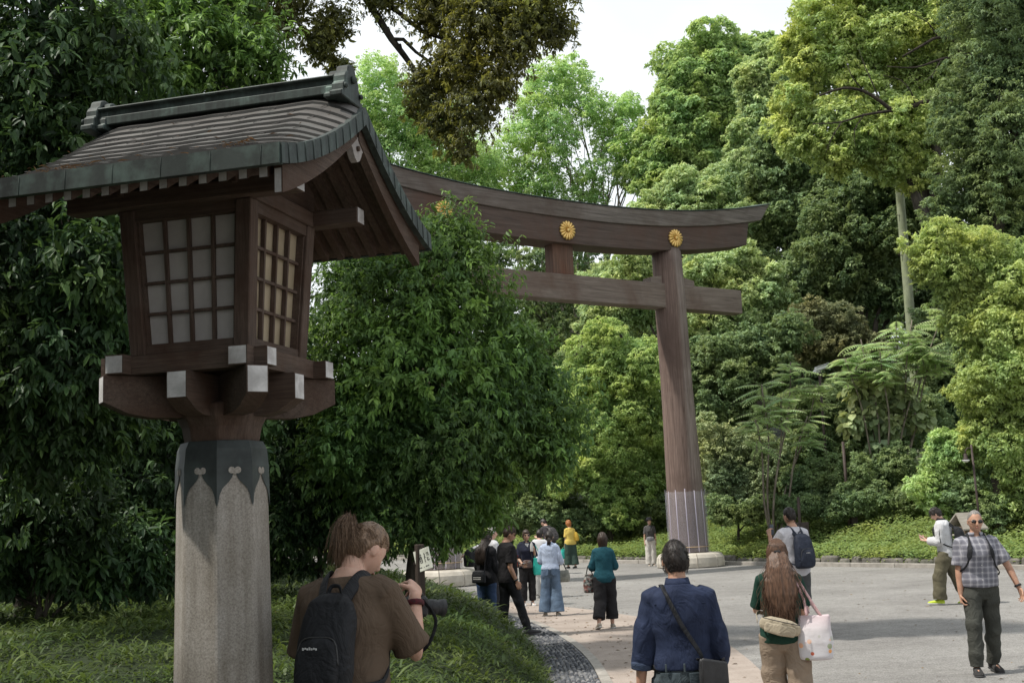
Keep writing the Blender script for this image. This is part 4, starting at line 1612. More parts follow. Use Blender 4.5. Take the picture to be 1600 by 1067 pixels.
LIMBS = (([(1590, 340, 50), (1550, 250, 49.2), (1505, 182, 48.6), (1470, 154, 47.6), (1430, 165, 47.5), (1398, 173, 47.4), (1375, 158, 47.4), (1350, 143, 47.4), (1318, 138, 47.4), (1280, 150, 47.6)], .16),
         ([(1398, 173, 47.4), (1350, 180, 47.3), (1315, 191, 47.3), (1270, 194, 47.5)], .065),
         ([(1610, 200, 50), (1575, 125, 49.2), (1530, 90, 48.7), (1505, 86, 48.0), (1492, 64, 47.8), (1465, 59, 47.6), (1440, 72, 47.5), (1410, 89, 47.6)], .15),
         ([(1505, 86, 48.0), (1470, 93, 47.6), (1430, 106, 47.5), (1385, 104, 47.6)], .07),
         ([(1375, 158, 47.4), (1362, 128, 47.3), (1350, 100, 47.4), (1342, 78, 47.6)], .035), ([(1430, 165, 47.5), (1424, 145, 47.3), (1408, 126, 47.3), (1380, 118, 47.5)], .035),
         ([(1350, 143, 47.4), (1330, 118, 47.3), (1322, 90, 47.5)], .03), ([(1315, 191, 47.3), (1300, 215, 47.2), (1290, 240, 47.3)], .03), ([(1465, 59, 47.6), (1450, 36, 47.5), (1425, 22, 47.6)], .04),
         ([(1530, 90, 48.7), (1520, 55, 48.0), (1500, 25, 47.8), (1470, -10, 47.8)], .06), ([(1350, 180, 47.3), (1335, 205, 47.2), (1338, 235, 47.3)], .028), ([(1470, 93, 47.6), (1455, 120, 47.4), (1432, 132, 47.4)], .03))
for pts, r in LIMBS:
    pp = [P(*q) - o_ for q in pts]
    pp = smooth_path(pp, 3)
    mb.tube(pp, [r * (1 - .75 * i / (len(pp) - 1)) for i in range(len(pp))], 7)
mb.build('limb', pm('limb_bark', (.018, .014, .011), (.05, .04, .03), 4, .9, .6, 14, dist=.03), cam_t)
F('camphor_tree', 'very dark tree with hanging sprays in the top right corner', 'tree', 1590, 38,
  LB(38, (1560, 20, 80), (1600, 120, 85), (1540, 130, 60), (1570, 220, 80), (1620, 300, 80), (1530, 240, 55), (1550, 310, 66), (1500, 300, 48), (1590, 380, 60), (1480, 340, 34), (1540, -60, 100), (1500, 190, 40)),
  ML_DARK, 34000, .17, W=.42, tint=.44, r0=.5, n_limbs=8, fork=.45, clump=.24, droop=.9, inner=.3)
F('camphor_tree', 'yellow green tree with small leaves at the right edge above the bank', 'tree', 1560, 35.5,
  LB(35.5, (1470, 385, 46), (1530, 420, 60), (1590, 470, 70), (1520, 500, 52), (1570, 560, 66), (1620, 600, 70), (1540, 620, 52), (1590, 690, 62), (1500, 450, 46), (1550, 700, 44), (1450, 420, 34), (1610, 770, 60)),
  ML_CAMPH, 34000, .16, W=.45, tint=.48, r0=.22, n_limbs=8, fork=.3, clump=.26, droop=.6, inner=.25)
F('spindle_shrub', 'bright yellow green shrub at the foot of the trees by the right lamp post', 'shrub', 1490, 36,
  LB(36.5, (1470, 730, 36), (1500, 700, 34), (1450, 765, 32), (1510, 760, 34), (1540, 740, 40), (1480, 785, 28), (1470, 690, 22)),
  ML_BRIGHT, 9000, .15, W=.5, tint=.66, r0=.05, n_limbs=6, fork=.2, clump=.3)
F('oak_tree', 'dark oak with beige green crown tops behind the gate end, right of the lintel', 'tree', 1250, 60,
  LB(60, (1205, 225, 38), (1240, 265, 46), (1190, 290, 44), (1280, 300, 48), (1225, 340, 52), (1178, 365, 46), (1165, 410, 40), (1310, 260, 40), (1270, 380, 52), (1340, 310, 46)),
  ML_DARK, 20000, .28, W=.5, tint=.66, r0=.45, n_limbs=7, fork=.5, clump=.3, inner=.3)
F('oak_tree', 'dark oak in shade left of the tall grey pole', 'tree', 1340, 55,
  LB(55, (1330, 330, 50), (1290, 390, 52), (1360, 390, 55), (1400, 330, 46), (1320, 450, 55), (1390, 450, 52), (1260, 440, 46), (1440, 400, 50), (1450, 330, 44), (1380, 280, 40), (1460, 470, 45)),
  ML_DARK, 24000, .25, W=.5, tint=.42, r0=.45, n_limbs=7, fork=.45, clump=.28, inner=.3)
F('chinquapin_tree', 'pale round topped tree standing just above the right half of the lintel', 'tree', 1080, 64,
  LB(64, (1070, 295, 40), (1110, 305, 42), (1040, 315, 34), (1145, 320, 38), (1090, 340, 46), (1010, 335, 30)),
  ML_PALE, 14000, .26, W=.45, tint=.58, r0=.4, n_limbs=6, fork=.6, clump=.26, inner=.3)
F('chinquapin_tree', 'fluffy pale green tree between the two gate beams and right of the pillar', 'tree', 1090, 54,
  LB(54, (950, 440, 38), (995, 420, 36), (940, 490, 40), (1000, 480, 42), (1100, 425, 44), (1150, 415, 38), (1190, 445, 42), (1130, 470, 48), (1185, 495, 42), (1210, 470, 30), (1080, 510, 44), (1150, 530, 40)),
  ML_PALE, 26000, .24, W=.42, tint=.50, r0=.35, n_limbs=9, fork=.5, clump=.28, inner=.28)
F('cypress_shrub', 'rounded feathery evergreen left of the right pillar', 'shrub', 950, 50,
  LB(50, (945, 560, 46), (980, 590, 50), (905, 600, 40), (1000, 650, 48), (940, 650, 55), (890, 660, 42), (980, 720, 52), (920, 730, 52), (1010, 760, 40), (960, 790, 44), (880, 740, 40), (1000, 560, 36), (935, 525, 26), (1036, 690, 38, 1), (1034, 620, 36, 1.5), (1030, 565, 32, 2), (1040, 750, 34, 1)),
  ML_FEATH, 30000, .20, W=.32, tint=.52, r0=.2, n_limbs=6, fork=.4, clump=.26, inner=.3, droop=.5)
F('oak_shrub', 'dark undergrowth beside the path of the yellow shirted walker', 'shrub', 880, 52,
  LB(51.5, (850, 700, 46), (830, 770, 44), (880, 800, 32), (930, 815, 26), (800, 800, 44), (840, 640, 40), (985, 815, 26), (770, 760, 44), (870, 590, 36)),
  ML_DARK, 15000, .20, W=.45, tint=.36, r0=.08, n_limbs=6, fork=.3)
F('oak_tree', 'dark tree with bare spreading branches seen below the tie beam', 'tree', 860, 60,
  LB(60, (840, 480, 40), (880, 520, 42), (900, 470, 30), (850, 560, 44), (800, 530, 50), (770, 470, 50), (910, 400, 30), (840, 410, 30), (745, 400, 36, 2), (790, 392, 30, 2), (765, 440, 42, 2), (720, 360, 34, 3)),
  ML_DARK, 10000, .24, W=.5, tint=.40, r0=.35, n_limbs=8, fork=.3, twigs=4, inner=.1, irreg=.4, shell=(.6, 1.1))
F('holly_tree', 'deep green small tree right of the right pillar, below the tie beam end', 'tree', 1130, 47,
  LB(47, (1120, 560, 40), (1150, 600, 40), (1100, 610, 38), (1180, 545, 40), (1215, 580, 36), (1115, 660, 34), (1230, 520, 34), (1165, 655, 36), (1080, 580, 30)),
  ML_DARK, 14000, .18, W=.5, tint=.52, r0=.15, n_limbs=6, fork=.35)
F('elaeagnus_shrub', 'greyish green shrub at the right foot of the right pillar', 'shrub', 1150, 43.5,
  LB(43.5, (1115, 690, 34), (1150, 700, 38), (1185, 715, 36), (1120, 740, 34), (1165, 755, 36), (1205, 755, 34), (1130, 785, 26), (1185, 790, 26), (1215, 720, 26)),
  ML_GREY, 13000, .14, W=.45, tint=.52, r0=.06, n_limbs=6, fork=.25)
F('azalea_shrub', 'flat topped olive brown shrub under the dark oaks', 'shrub', 1280, 49,
  LB(49, (1250, 500, 32), (1290, 505, 34), (1330, 515, 30), (1270, 545, 36), (1320, 550, 34), (1240, 540, 28), (1360, 540, 26)),
  ML_BROWN, 10000, .16, W=.4, tint=.5, r0=.08, n_limbs=6, fork=.5)
F('oak_shrub', 'shady green undergrowth behind the man with the navy backpack', 'shrub', 1290, 44,
  LB(44.5, (1260, 700, 40), (1310, 720, 44), (1360, 700, 44), (1280, 760, 38), (1340, 770, 40), (1400, 740, 42), (1410, 680, 40), (1430, 790, 30), (1250, 640, 36), (1380, 640, 40), (1440, 640, 36), (1300, 640, 38), (1240, 790, 26), (1390, 795, 26)),
  ML_DARK, 26000, .16, W=.45, tint=.50, r0=.06, n_limbs=8, fork=.3, inner=.35)

F('oak_tree', 'shaded tree behind the broad feathery sapling, right of the tall pole', 'tree', 1500, 50,
  LB(50, (1490, 500, 44), (1530, 540, 48), (1480, 580, 46), (1540, 610, 48), (1500, 640, 44), (1450, 560, 36), (1580, 500, 50), (1580, 600, 50)),
  ML_DARK, 16000, .22, W=.5, tint=.40, r0=.35, n_limbs=6, fork=.4, clump=.28, inner=.35)

F('bank_shrub', 'low shady green shrubs along the top of the bank right of the gate', 'shrub', 1330, 40.5,
  LB(40.5, (1130, 800, 22, 2), (1175, 800, 24, 1.6), (1225, 796, 24, 1), (1270, 790, 26, .6), (1320, 786, 28), (1370, 784, 28, -.4), (1420, 780, 30, -.8), (1465, 778, 30, -1.4), (1290, 750, 30, 1), (1350, 740, 32, .6), (1400, 735, 32, .2), (1240, 755, 26, 1.6)),
  ML_DARK, 24000, .13, W=.45, tint=.58, r0=.04, n_limbs=5, fork=.2, trunk=False, back=.15)
F('bank_shrub', 'low leafy shrubs under the camphor at the right edge, above the bank', 'shrub', 1560, 36.5,
  LB(36.2, (1520, 780, 30), (1560, 770, 34), (1600, 765, 36), (1640, 770, 36), (1540, 730, 36), (1590, 720, 40), (1500, 800, 20), (1545, 795, 30, -.6), (1580, 800, 28, -.6), (1500, 775, 26, -.2)),
  ML_DARK, 15000, .13, W=.45, tint=.62, r0=.04, trunk=False, back=.15)
F('bank_shrub', 'dark low shrubs at the top of the bank left of the right pillar', 'shrub', 960, 50.5,
  LB(50, (850, 812, 24), (890, 815, 22), (930, 818, 20), (970, 814, 22), (1010, 810, 24), (1040, 800, 26), (820, 805, 28), (1000, 780, 28), (780, 800, 30)),
  ML_DARK, 15000, .17, W=.45, tint=.44, r0=.04, trunk=False, back=.15)

# far masses that close the view between the trunks
bt = None
rb = random.Random(11)
specs = [(-9, 70), (-2, 88), (6, 92), (14, 90), (22, 84), (29, 70), (-20, 58), (-24, 44), (-16, 80), (34, 58)]
protos = []
for k, (x, y) in enumerate(specs):
    z = hill_at(x, y)
    sc = .95 + .12 * (k % 3)
    if bt is None:
        ll = []
        for q in range(16):
            a = rb.uniform(0, 6.28); h = rb.uniform(1.5, 11)
            rr_ = rb.uniform(0, 4.2) * (1 - abs(h - 6) / 12)
            ll.append((np.array([x + rr_ * math.cos(a), y + rr_ * math.sin(a), z + h]), np.array([2.6, 2.6, 2.3])))
        bt = tree('forest_tree', 'dark tree deep in the wood, glimpsed between the nearer crowns', 'tree', (x, y, z), ll, ML_DARK, 22000, .38, .5, .36, r0=.4, n_limbs=6, group='dark trees deep in the wood', inner=.35, back=1.0)
        o = bt
    else:
        o = copy_tree(bt)
        o.location = (x, y, z)
    o.rotation_euler.z = k * 1.1
    o.scale = (sc, sc, sc * (1.05 if k in (2, 3, 4) else .85))
# woodland on the left behind the mound
lt = None
for k, (x, y) in enumerate([(-7.5, 22), (-11, 18), (-10, 27), (-14, 24), (-6.2, 30)]):
    z = mound_z(x, y)
    if lt is None:
        ll = []
        for q in range(14):
            a = rb.uniform(0, 6.28); h = rb.uniform(1.2, 9)
            rr_ = rb.uniform(0, 2.2)
            ll.append((np.array([x + rr_ * math.cos(a), y + rr_ * math.sin(a), z + h]), np.array([1.7, 1.7, 1.6])))
        lt = tree('wood_tree', 'dim evergreen in the wood on the left, behind the nearer leaves', 'tree', (x, y, z), ll, ML_SHADE, 20000, .17, .45, .30, r0=.2, n_limbs=6, group='dim evergreens in the wood on the left', inner=.35, back=1.0)
        o = lt
    else:
        o = copy_tree(lt); o.location = (x, y, z)
    o.rotation_euler.z = k * 1.3
    sc = (1, .9, 1.15, 1.2, .62)[k]
    o.scale = (sc, sc, sc)


# --- saplings with long feathered fronds
def frond(P0, d, L, droop, nl, lw, out):
    d = V(d).normalized()
    side = d.cross(V((0, 0, 1))).normalized()
    pts = []
    for i in range(nl + 1):
        f = i / nl
        q = V(P0) + d * (L * f) - V((0, 0, droop * L * f * f))
        pts.append(q)
    for i in range(1, nl + 1):
        f = i / nl
        t = (pts[i] - pts[i - 1]).normalized()
        w = lw * math.sin(math.pi * (.18 + .75 * f)) ** .7
        for sg in (-1, 1):
            ax = (side * sg + t * .35 - V((0, 0, .30))).normalized()
            out.append((pts[i], ax, V((0, 0, 1)) + side * sg * .3, w, f))
        if i == nl: out.append((pts[i], t, V((0, 0, 1)), w, 1))
    return pts


def sapling(label, px, y, tops, mat, L=.95, nf=22, lw=.25, group='saplings with feathered fronds on the bank', leafw=.30, droop=.30):
    base = ground_under(px, y)
    root = thing('sapling', label, 'sapling', base, 0, group)
    b = V(base)
    out = []
    mb = MB()
    for (tx, ty, yy, sc) in tops:
        tp = P(tx, ty, yy) - b
        limb(mb, (0, 0, -.1), tp, .045, .018, .12, 8, 6)
        for k in range(nf):
            a = k * 2.399 + random.uniform(-.2, .2)
            el = random.uniform(-.15, .55)
            d = V((math.cos(a) * math.cos(el), math.sin(a) * math.cos(el), math.sin(el)))
            p0 = tp - V((0, 0, random.uniform(0, 1.15 * sc)))
            pts = frond(p0, d, L * sc * random.uniform(.55, 1.15), droop * random.uniform(.7, 1.3), 11, lw * sc, out)
            mb.tube(pts, .008, 4)
    n = len(out)
    pos = np.array([o[0] for o in out]); ax = np.array([o[1] for o in out]); nr = np.array([o[2] for o in out])
    w = np.array([o[3] for o in out])
    tn = np.clip(.55 + rng.normal(0, .13, n) + .1 * np.array([o[4] for o in out]), 0, 1)
    link('crown', leaves_mesh('fronds', pos, ax, nr, w, w * leafw, tn), mat, root)
    mb.build('stem', M_BARK_L, root)


sapling('feathery sapling with long fronds left of the white camera', 1205, 41.5, [(1190, 600, 41, 1), (1235, 565, 41.5, 1.0), (1180, 655, 40.5, .9), (1262, 650, 41, .9), (1220, 620, 40.6, .9), (1275, 600, 41.6, .8)], ML_FROND)
sapling('broad feathery sapling in front of the tall grey pole', 1390, 41.5, [(1345, 530, 41, 1.15), (1400, 510, 41.5, 1.2), (1440, 535, 41, 1.0), (1475, 485, 42, 1.0), (1375, 550, 40.5, 1.0), (1320, 560, 40.8, .9), (1425, 500, 40.9, 1.0), (1460, 545, 41.2, .9)], ML_FROND)


def big_leaf(label, px, y, lobes, mat, n, L):
    return tree('mulberry_shrub', label, 'shrub', ground_under(px, y), lobes, mat, n, L, .75, .55, 'near', .05, group=HILLG, n_limbs=5, fork=.3, per=5, droop=.9, kind='leaf8', shell=(.7, 1.05), inner=.1)


big_leaf('pale shrub with large heart shaped leaves on the bank, below the feathery fronds', 1380, 41.8, LB(41.5, (1340, 610, 26), (1375, 595, 28), (1405, 620, 26), (1355, 645, 26), (1395, 660, 24), (1330, 660, 22), (1440, 655, 20), (1370, 700, 18)), ML_GREY, 1500, .30)
# tall evergreens on the left beside and behind the viewer, whose shade falls on the lantern and the near paving
for k, (x, y, sc) in enumerate(((-9.5, 4.0, 1.2), (-8.0, -3.5, 1.4), (-2.5, -9.0, 1.35))):
    o = copy_tree(lt)
    o.location = (x, y, mound_z(x, y))
    o.rotation_euler.z = 2 + k
    o.scale = (sc, sc, sc)
# ------------------------------------------------------------------ people
TMP = bpy.data.collections.new('tmp')
scene.collection.children.link(TMP)


def fuse(name, mb, mats, parent, voxel=.009, smooth=5, disp=None, shade=True):
    """one continuous surface out of overlapping closed shapes"""
    me = mb.mesh(name + '_src')
    o = bpy.data.objects.new(name + '_src', me)
    TMP.objects.link(o)
    r = o.modifiers.new('r', 'REMESH'); r.mode = 'VOXEL'; r.voxel_size = voxel; r.use_smooth_shade = True
    if smooth:
        s = o.modifiers.new('s', 'SMOOTH'); s.factor = .5; s.iterations = smooth
    dg = bpy.context.evaluated_depsgraph_get()
    dg.update()
    ev = o.evaluated_get(dg)
    out = bpy.data.meshes.new_from_object(ev)
    out.name = name
    bpy.data.objects.remove(o); bpy.data.meshes.remove(me)
    n = len(out.vertices)
    if disp is not None and n:
        co = np.empty(n * 3, np.float32); out.vertices.foreach_get('co', co); co = co.reshape(-1, 3)
        no = np.empty(n * 3, np.float32); out.vertices.foreach_get('normal', no); no = no.reshape(-1, 3)
        out.vertices.foreach_set('co', (co + no * disp(co)[:, None]).astype(np.float32).ravel())
        out.update()
    out.polygons.foreach_set('use_smooth', np.ones(len(out.polygons), bool))
    return link(name, out, mats, parent)


def folds(amp=.006, fx=9, fz=16, ph=0.0, diag=1.0):
    """soft creases of cloth"""
    def f(co):
        x, y, z = co[:, 0], co[:, 1], co[:, 2]
        a = np.sin(fz * z + fx * .6 * diag * x + 2.2 * np.sin(fx * x + ph) + ph) * .5
        b = np.sin(fz * 1.9 * z - fx * 1.3 * diag * x + 1.7 * np.sin(fx * 1.6 * y + ph * 2) + 2 * ph) * .32
        c = np.sin(fx * 3.1 * x + 6 * z + 3 * np.sin(fz * .8 * z + ph)) * .22
        d = np.maximum(a + b + c, -.35)
        return amp * d
    return f


def head_shape(mb, M, k=1.0, male=True):
    """skull, face, nose, ears"""
    n, m = 40, 30
    vs, fs = [], []
    for i in range(m + 1):
        ph = math.pi * i / m
        for j in range(n):
            t = 2 * math.pi * j / n
            x = math.sin(ph) * math.cos(t); y = math.sin(ph) * math.sin(t); z = math.cos(ph)
            X, Y, Z = .076 * x, .098 * y, .122 * z
            # narrow jaw, flat face, full back of the skull
            if z < 0:
                X *= 1 - (.24 if male else .32) * (-z) ** 1.4
                if y < 0: Y *= 1 - .42 * (-z) ** 1.1
                else: Y *= 1 - .10 * (-z) ** 2
            if y > 0: Y *= .93
            if y < 0 and z > -.3: Y *= 1.04
            g = lambda cx, cz, sx, sz: math.exp(-((X - cx) / sx) ** 2 - ((Z - cz) / sz) ** 2) if y > 0 else 0
            Y += .024 * g(0, -.030, .011, .017) + .014 * g(0, -.008, .009, .022) + .006 * g(0, .022, .05, .012)
            Y -= .010 * (g(.032, .003, .017, .013) + g(-.032, .003, .017, .013))
            Y += .008 * g(0, -.062, .022, .008) + .012 * g(0, -.098, .022, .016) + .004 * (g(.042, -.025, .018, .018) + g(-.042, -.025, .018, .018))
            Y -= .004 * g(0, -.050, .014, .005)
            vs.append(M @ V((X * k, Y * k, Z * k)))
    for i in range(m):
        for j in range(n):
            j2 = (j + 1) % n
            fs.append((i * n + j, i * n + j2, (i + 1) * n + j2, (i + 1) * n + j))
    mb.add(vs, [f[::-1] for f in fs], 0, True)
    for sx in (-1, 1):
        rot = M.to_3x3() @ Matrix.Rotation(sx * R(-18), 3, 'Z')
        mb.ell(M @ V((sx * .078 * k, -.008 * k, -.006 * k)), (.008 * k, .016 * k, .028 * k), 12, 8, rot)


def cone_chain(mb, pts, rad, n=12):
    mb.tube(pts, rad, n, round_ends=True)


def hand(mb, W, d, nrm, thumb, curl=.5, s=1.0):
    """palm, four fingers and a thumb; d along the hand, nrm out of the palm side, thumb the side it points to"""
    d, nrm, th = V(d).normalized(), V(nrm).normalized(), V(thumb)
    nrm = (nrm - d * nrm.dot(d)).normalized()
    th = d.cross(nrm) * (1 if d.cross(nrm).dot(th) > 0 else -1)
    W = V(W)
    mb.loft([(W, th * .026 * s, nrm * .019 * s), (W + d * .035 * s, th * .038 * s, nrm * .017 * s), (W + d * .075 * s, th * .043 * s, nrm * .0145 * s), (W + d * .098 * s, th * .039 * s, nrm * .010 * s)], 14, 2.4)
    for i, (off, L, r) in enumerate(((.031, .074, .0088), (.0105, .084, .0092), (-.0105, .078, .0088), (-.030, .060, .0078))):
        p = W + d * (.090 - .006 * abs(i - 1.2)) * s + th * off * s
        pts = [p - d * .015 * s]
        ang = .12 + .12 * i * .3
        for seg, f in enumerate((.45, .32, .23)):
            ang += curl * (.55 if seg == 0 else .8)
            dd = (d * math.cos(ang) + nrm * math.sin(ang) + th * (.10 - .065 * i)).normalized()
            pts.append(pts[-1] + dd * (L * f + (.015 if seg == 0 else 0)) * s)
        mb.tube(pts, [r * s, r * s, r * .92 * s, r * .78 * s], 8, round_ends=True)
    p = W + d * .022 * s + th * .024 * s
    a = (d * .55 + th * .75 + nrm * (.25 + .4 * curl)).normalized(); b = (d * .85 + th * .28 + nrm * (.3 + .5 * curl)).normalized()
    mb.tube([p, p + a * .040 * s, p + a * .040 * s + b * .033 * s, p + a * .040 * s + b * .058 * s], [.0135 * s, .0115 * s, .010 * s, .008 * s], 8, round_ends=True)


SKIN = {}


def skin(tone):
    if tone not in SKIN:
        base = {'fair': ((.50, .30, .225), (.60, .38, .29)), 'tan': ((.38, .21, .14), (.47, .275, .19)), 'mid': ((.44, .27, .19), (.53, .34, .25))}[tone]
        m, nt, bs = _nt('skin_' + tone)
        v = coords(nt)
        r = ramp(nt, [(.35, base[0]), (.65, base[1])]); lk(nt, nz(nt, v, 14, 4, .6), r.inputs[0])
        lk(nt, r.outputs[0], bs.inputs['Base Color'])
        bs.inputs['Roughness'].default_value = .52
        bs.inputs['Subsurface Weight'].default_value = .12
        bs.inputs['Subsurface Radius'].default_value = (.012, .005, .003)
        bs.inputs['Specular IOR Level'].default_value = .35
        bump(nt, bs, nz(nt, v, 160, 3), .06, .002)
        SKIN[tone] = m
    return SKIN[tone]


CL = {}


def cloth(name, c, var=.78, scale=5, rough=.85, weave=260):
    if name not in CL:
        m = pm(name, tuple(k * var for k in c), c, scale, rough, 0, 28, dist=.012, spec=.15)
        nt = m.node_tree; bs = nt.nodes['Principled BSDF']
        v = coords(nt, (1, 1, .7))
        w1 = nz(nt, v, 5.5, 3, .5, 2.6)
        rd = math_(nt, 'ABSOLUTE', math_(nt, 'SUBTRACT', w1, .5))
        w2 = nz(nt, v, 40, 3, .6)
        bump(nt, bs, math_(nt, 'ADD', math_(nt, 'MULTIPLY', rd, 1.0), math_(nt, 'MULTIPLY', w2, .05)), .5, .05)
        CL[name] = m
    return CL[name]


def hair_mat(name, c1, c2):
    if name not in CL:
        m, nt, bs = _nt(name)
        v = coords(nt, (60, 60, 4))
        r = ramp(nt, [(.35, c1), (.7, c2)]); lk(nt, nz(nt, v, 2.0, 4, .6), r.inputs[0])
        lk(nt, r.outputs[0], bs.inputs['Base Color'])
        bs.inputs['Roughness'].default_value = .42
        bs.inputs['Specular IOR Level'].default_value = .35
        bump(nt, bs, nz(nt, v, 4.0, 3), .5, .006)
        CL[name] = m
    return CL[name]


class Person:
    def __init__(s, label, loc, face, H, lean=0, head=(0, 0), arms=None, legs=None, tone='fair', male=True, voxel=.009, girth=1.0, group=None, yaw_t=0):
        """face: heading in degrees, 0 looks away from the camera, 90 to the right, 180 towards it"""
        s.root = thing('person', label, 'person', loc, -R(face), group)
        s.k = H / 1.75; s.H = H; s.male = male; s.lean = R(lean); s.tone = tone; s.vx = voxel; s.g = girth
        k = s.k
        sh = (.168 if male else .148)
        s.hip = [V((sx * .088 * k, 0, .93 * k)) for sx in (-1, 1)]
        # legs: (thigh dir, shin dir) left, right
        legs = legs or [((-.02, .02, -1), (0, -.03, -1)), ((.02, .02, -1), (0, -.03, -1))]
        s.knee, s.ank, s.foot = [], [], []
        for i in (0, 1):
            a, b = V(legs[i][0]).normalized(), V(legs[i][1]).normalized()
            kn = s.hip[i] + a * .43 * k; an = kn + b * .42 * k
            s.knee.append(kn); s.ank.append(an)
            s.foot.append(V(legs[i][2]).normalized() if len(legs[i]) > 2 else V(((i * 2 - 1) * .12, 1, 0)).normalized())
        low = min(a.z - .085 * k + min(0, f.z * .17 * k) for a, f in zip(s.ank, s.foot))
        dz = -low
        for L in (s.hip, s.knee, s.ank):
            for q in L: q.z += dz
        s.dz = dz
        s.pz = .93 * k + dz
        s.sho = [s.sp(V((sx * sh * k, -.005, 1.392 * k + dz))) for sx in (-1, 1)]
        arms = arms or [((-.12, 0, -1), (-.05, .1, -1)), ((.12, 0, -1), (.05, .1, -1))]
        s.elb, s.wri, s.hd = [], [], []
        for i in (0, 1):
            a, b = V(arms[i][0]).normalized(), V(arms[i][1]).normalized()
            e = s.sho[i] + a * .285 * k; w = e + b * .25 * k
            s.elb.append(e); s.wri.append(w); s.hd.append(arms[i][2:] if len(arms[i]) > 2 else ())
            s.hd[i] = (b,) + tuple(s.hd[i])
        nb = s.sp(V((0, -.015 * k, 1.475 * k + dz)))
        s.nb = nb
        hp, hy = R(head[0]), R(head[1])
        ld = s.lean * .75
        up = V((0, math.sin(ld), math.cos(ld)))
        s.nt = nb + (up + V((0, .22 + .5 * math.sin(hp), 0))).normalized() * .075 * k
        rot = Matrix.Rotation(-hy, 3, 'Z') @ Matrix.Rotation(-hp - s.lean * .3, 3, 'X')
        hc = s.nt + rot @ V((0, .022 * k, .082 * k))
        s.HM = Matrix.Translation(hc) @ rot.to_4x4()
        s.hc = hc

    def sp(s, p):
        """bend the spine forward"""
        t = max(0.0, min(1.0, (p.z - s.pz) / (.45 * s.k)))
        a = s.lean * (t * .7 + .3 * t * t)
        if p.z < s.pz: return p.copy()
        r = Matrix.Rotation(-a, 3, 'X')
        o = V((0, 0, s.pz))
        return o + r @ (p - o)

    def torso(s, mb, add=0.0, z0=.80, z1=1.50, flare=0.0, chest=1.0, n=28, neck=True):
        k, g = s.k, s.g
        if s.male:
            T = [(.80, .10, .085, 0), (.86, .160, .108, 0), (.93, .170, .116, -.005), (1.00, .160, .108, 0), (1.08, .150, .102, .005), (1.18, .160, .108, .008), (1.28, .176, .116, .006), (1.36, .180, .114, 0), (1.42, .172, .098, -.008), (1.455, .130, .080, -.012), (1.485, .075, .064, -.014), (1.52, .060, .060, -.006)]
        else:
            T = [(.80, .10, .085, 0), (.86, .168, .112, 0), (.93, .174, .116, -.008), (1.00, .155, .102, -.004), (1.08, .130, .088, .002), (1.18, .138, .094, .008), (1.28, .152, .112, .016), (1.36, .158, .104, .004), (1.42, .150, .085, -.008), (1.455, .115, .070, -.012), (1.485, .064, .055, -.014), (1.52, .050, .052, -.006)]
        secs = []
        zs = [t[0] for t in T]
        def at(z):
            return [float(np.interp(z, zs, [t[q] for t in T])) for q in (1, 2, 3)]
        zz = [z0] + [z for z in zs if z0 + .015 < z < z1 - .012] + [z1]
        for z in zz:
            rx, ry, yc = at(z)
            if 1.0 <= z <= 1.3: rx *= g; ry *= g * (1.0 if g <= 1 else 1.04)
            elif z < 1.4: rx *= (1 + g) / 2; ry *= (1 + g) / 2
            if flare and z < 1.2: rx += flare * (1.2 - z) / .4; ry += flare * (1.2 - z) / .4
            c = s.sp(V((0, yc * k, z * k + s.dz)))
            c2 = s.sp(V((0, yc * k + .01, z * k + s.dz)))
            f = (c2 - c).normalized()
            secs.append((c, V((1, 0, 0)) * (rx * k + add), f * (ry * k * chest + add)))
        mb.loft(secs, n, 2.35)

    def arm_r(s, f):
        """arm radius, f from 0 at the shoulder to 2 at the wrist"""
        return float(np.interp(f, [0, .4, 1, 1.25, 2], [.052, .046, .039, .040, .027])) * s.k * (1 if s.male else .86)

    def arm_pt(s, i, f):
        return s.sho[i].lerp(s.elb[i], f) if f <= 1 else s.elb[i].lerp(s.wri[i], f - 1)

    def body(s):
        mb = MB()
        k = s.k
        s.torso(mb, 0, .86, 1.52)
        for i in (0, 1):
            sx = i * 2 - 1
            fs = [0, .25, .5, .75, 1, 1.25, 1.5, 1.75, 2]
            inner = s.sho[i] + (s.nb - s.sho[i]) * .35
            mb.tube([inner] + [s.arm_pt(i, f) for f in fs], [.05 * k] + [s.arm_r(f) for f in fs], 14, round_ends=True)
            h = s.hd[i]
            d = h[0]
            dv = V(h[1]) if len(h) > 1 and h[1] is not None else d
            nrm = V(h[2]) if len(h) > 2 and h[2] is not None else V((-sx, 0, 0))
            curl = h[3] if len(h) > 3 else .5
            hand(mb, s.wri[i] + d * .004, dv, nrm, (0, 1, 0) if abs(dv.normalized().y) < .8 else (-sx, 0, .3), curl, k * (1 if s.male else .9))
            hp, kn, an = s.hip[i], s.knee[i], s.ank[i]
            pts = [hp, hp.lerp(kn, .3), hp.lerp(kn, .7), kn, kn.lerp(an, .3), kn.lerp(an, .65), an]
            mb.tube(pts, [r * k for r in (.088, .080, .064, .054, .054, .043, .036)], 14, round_ends=True)
            f = s.foot[i]
            mb.tube([an - V((0, 0, .045 * k)) - f * .03, an - V((0, 0, .05 * k)) + f * .08 * k, an - V((0, 0, .06 * k)) + f * .15 * k], [.034 * k, .034 * k, .022 * k], 10, round_ends=True)
        # neck and head
        mb.tube([s.nb - V((0, 0, .03 * k)), s.nt, s.hc + (s.HM.to_3x3() @ V((0, -.02 * k, -.03 * k)))], [.060 * k * (1 if s.male else .85), .054 * k * (1 if s.male else .82), .055 * k * (1 if s.male else .85)], 14)
        head_shape(mb, s.HM, k ** .5, s.male)
        o = fuse('body', mb, skin(s.tone), s.root, s.vx * .75, 2)
        return o

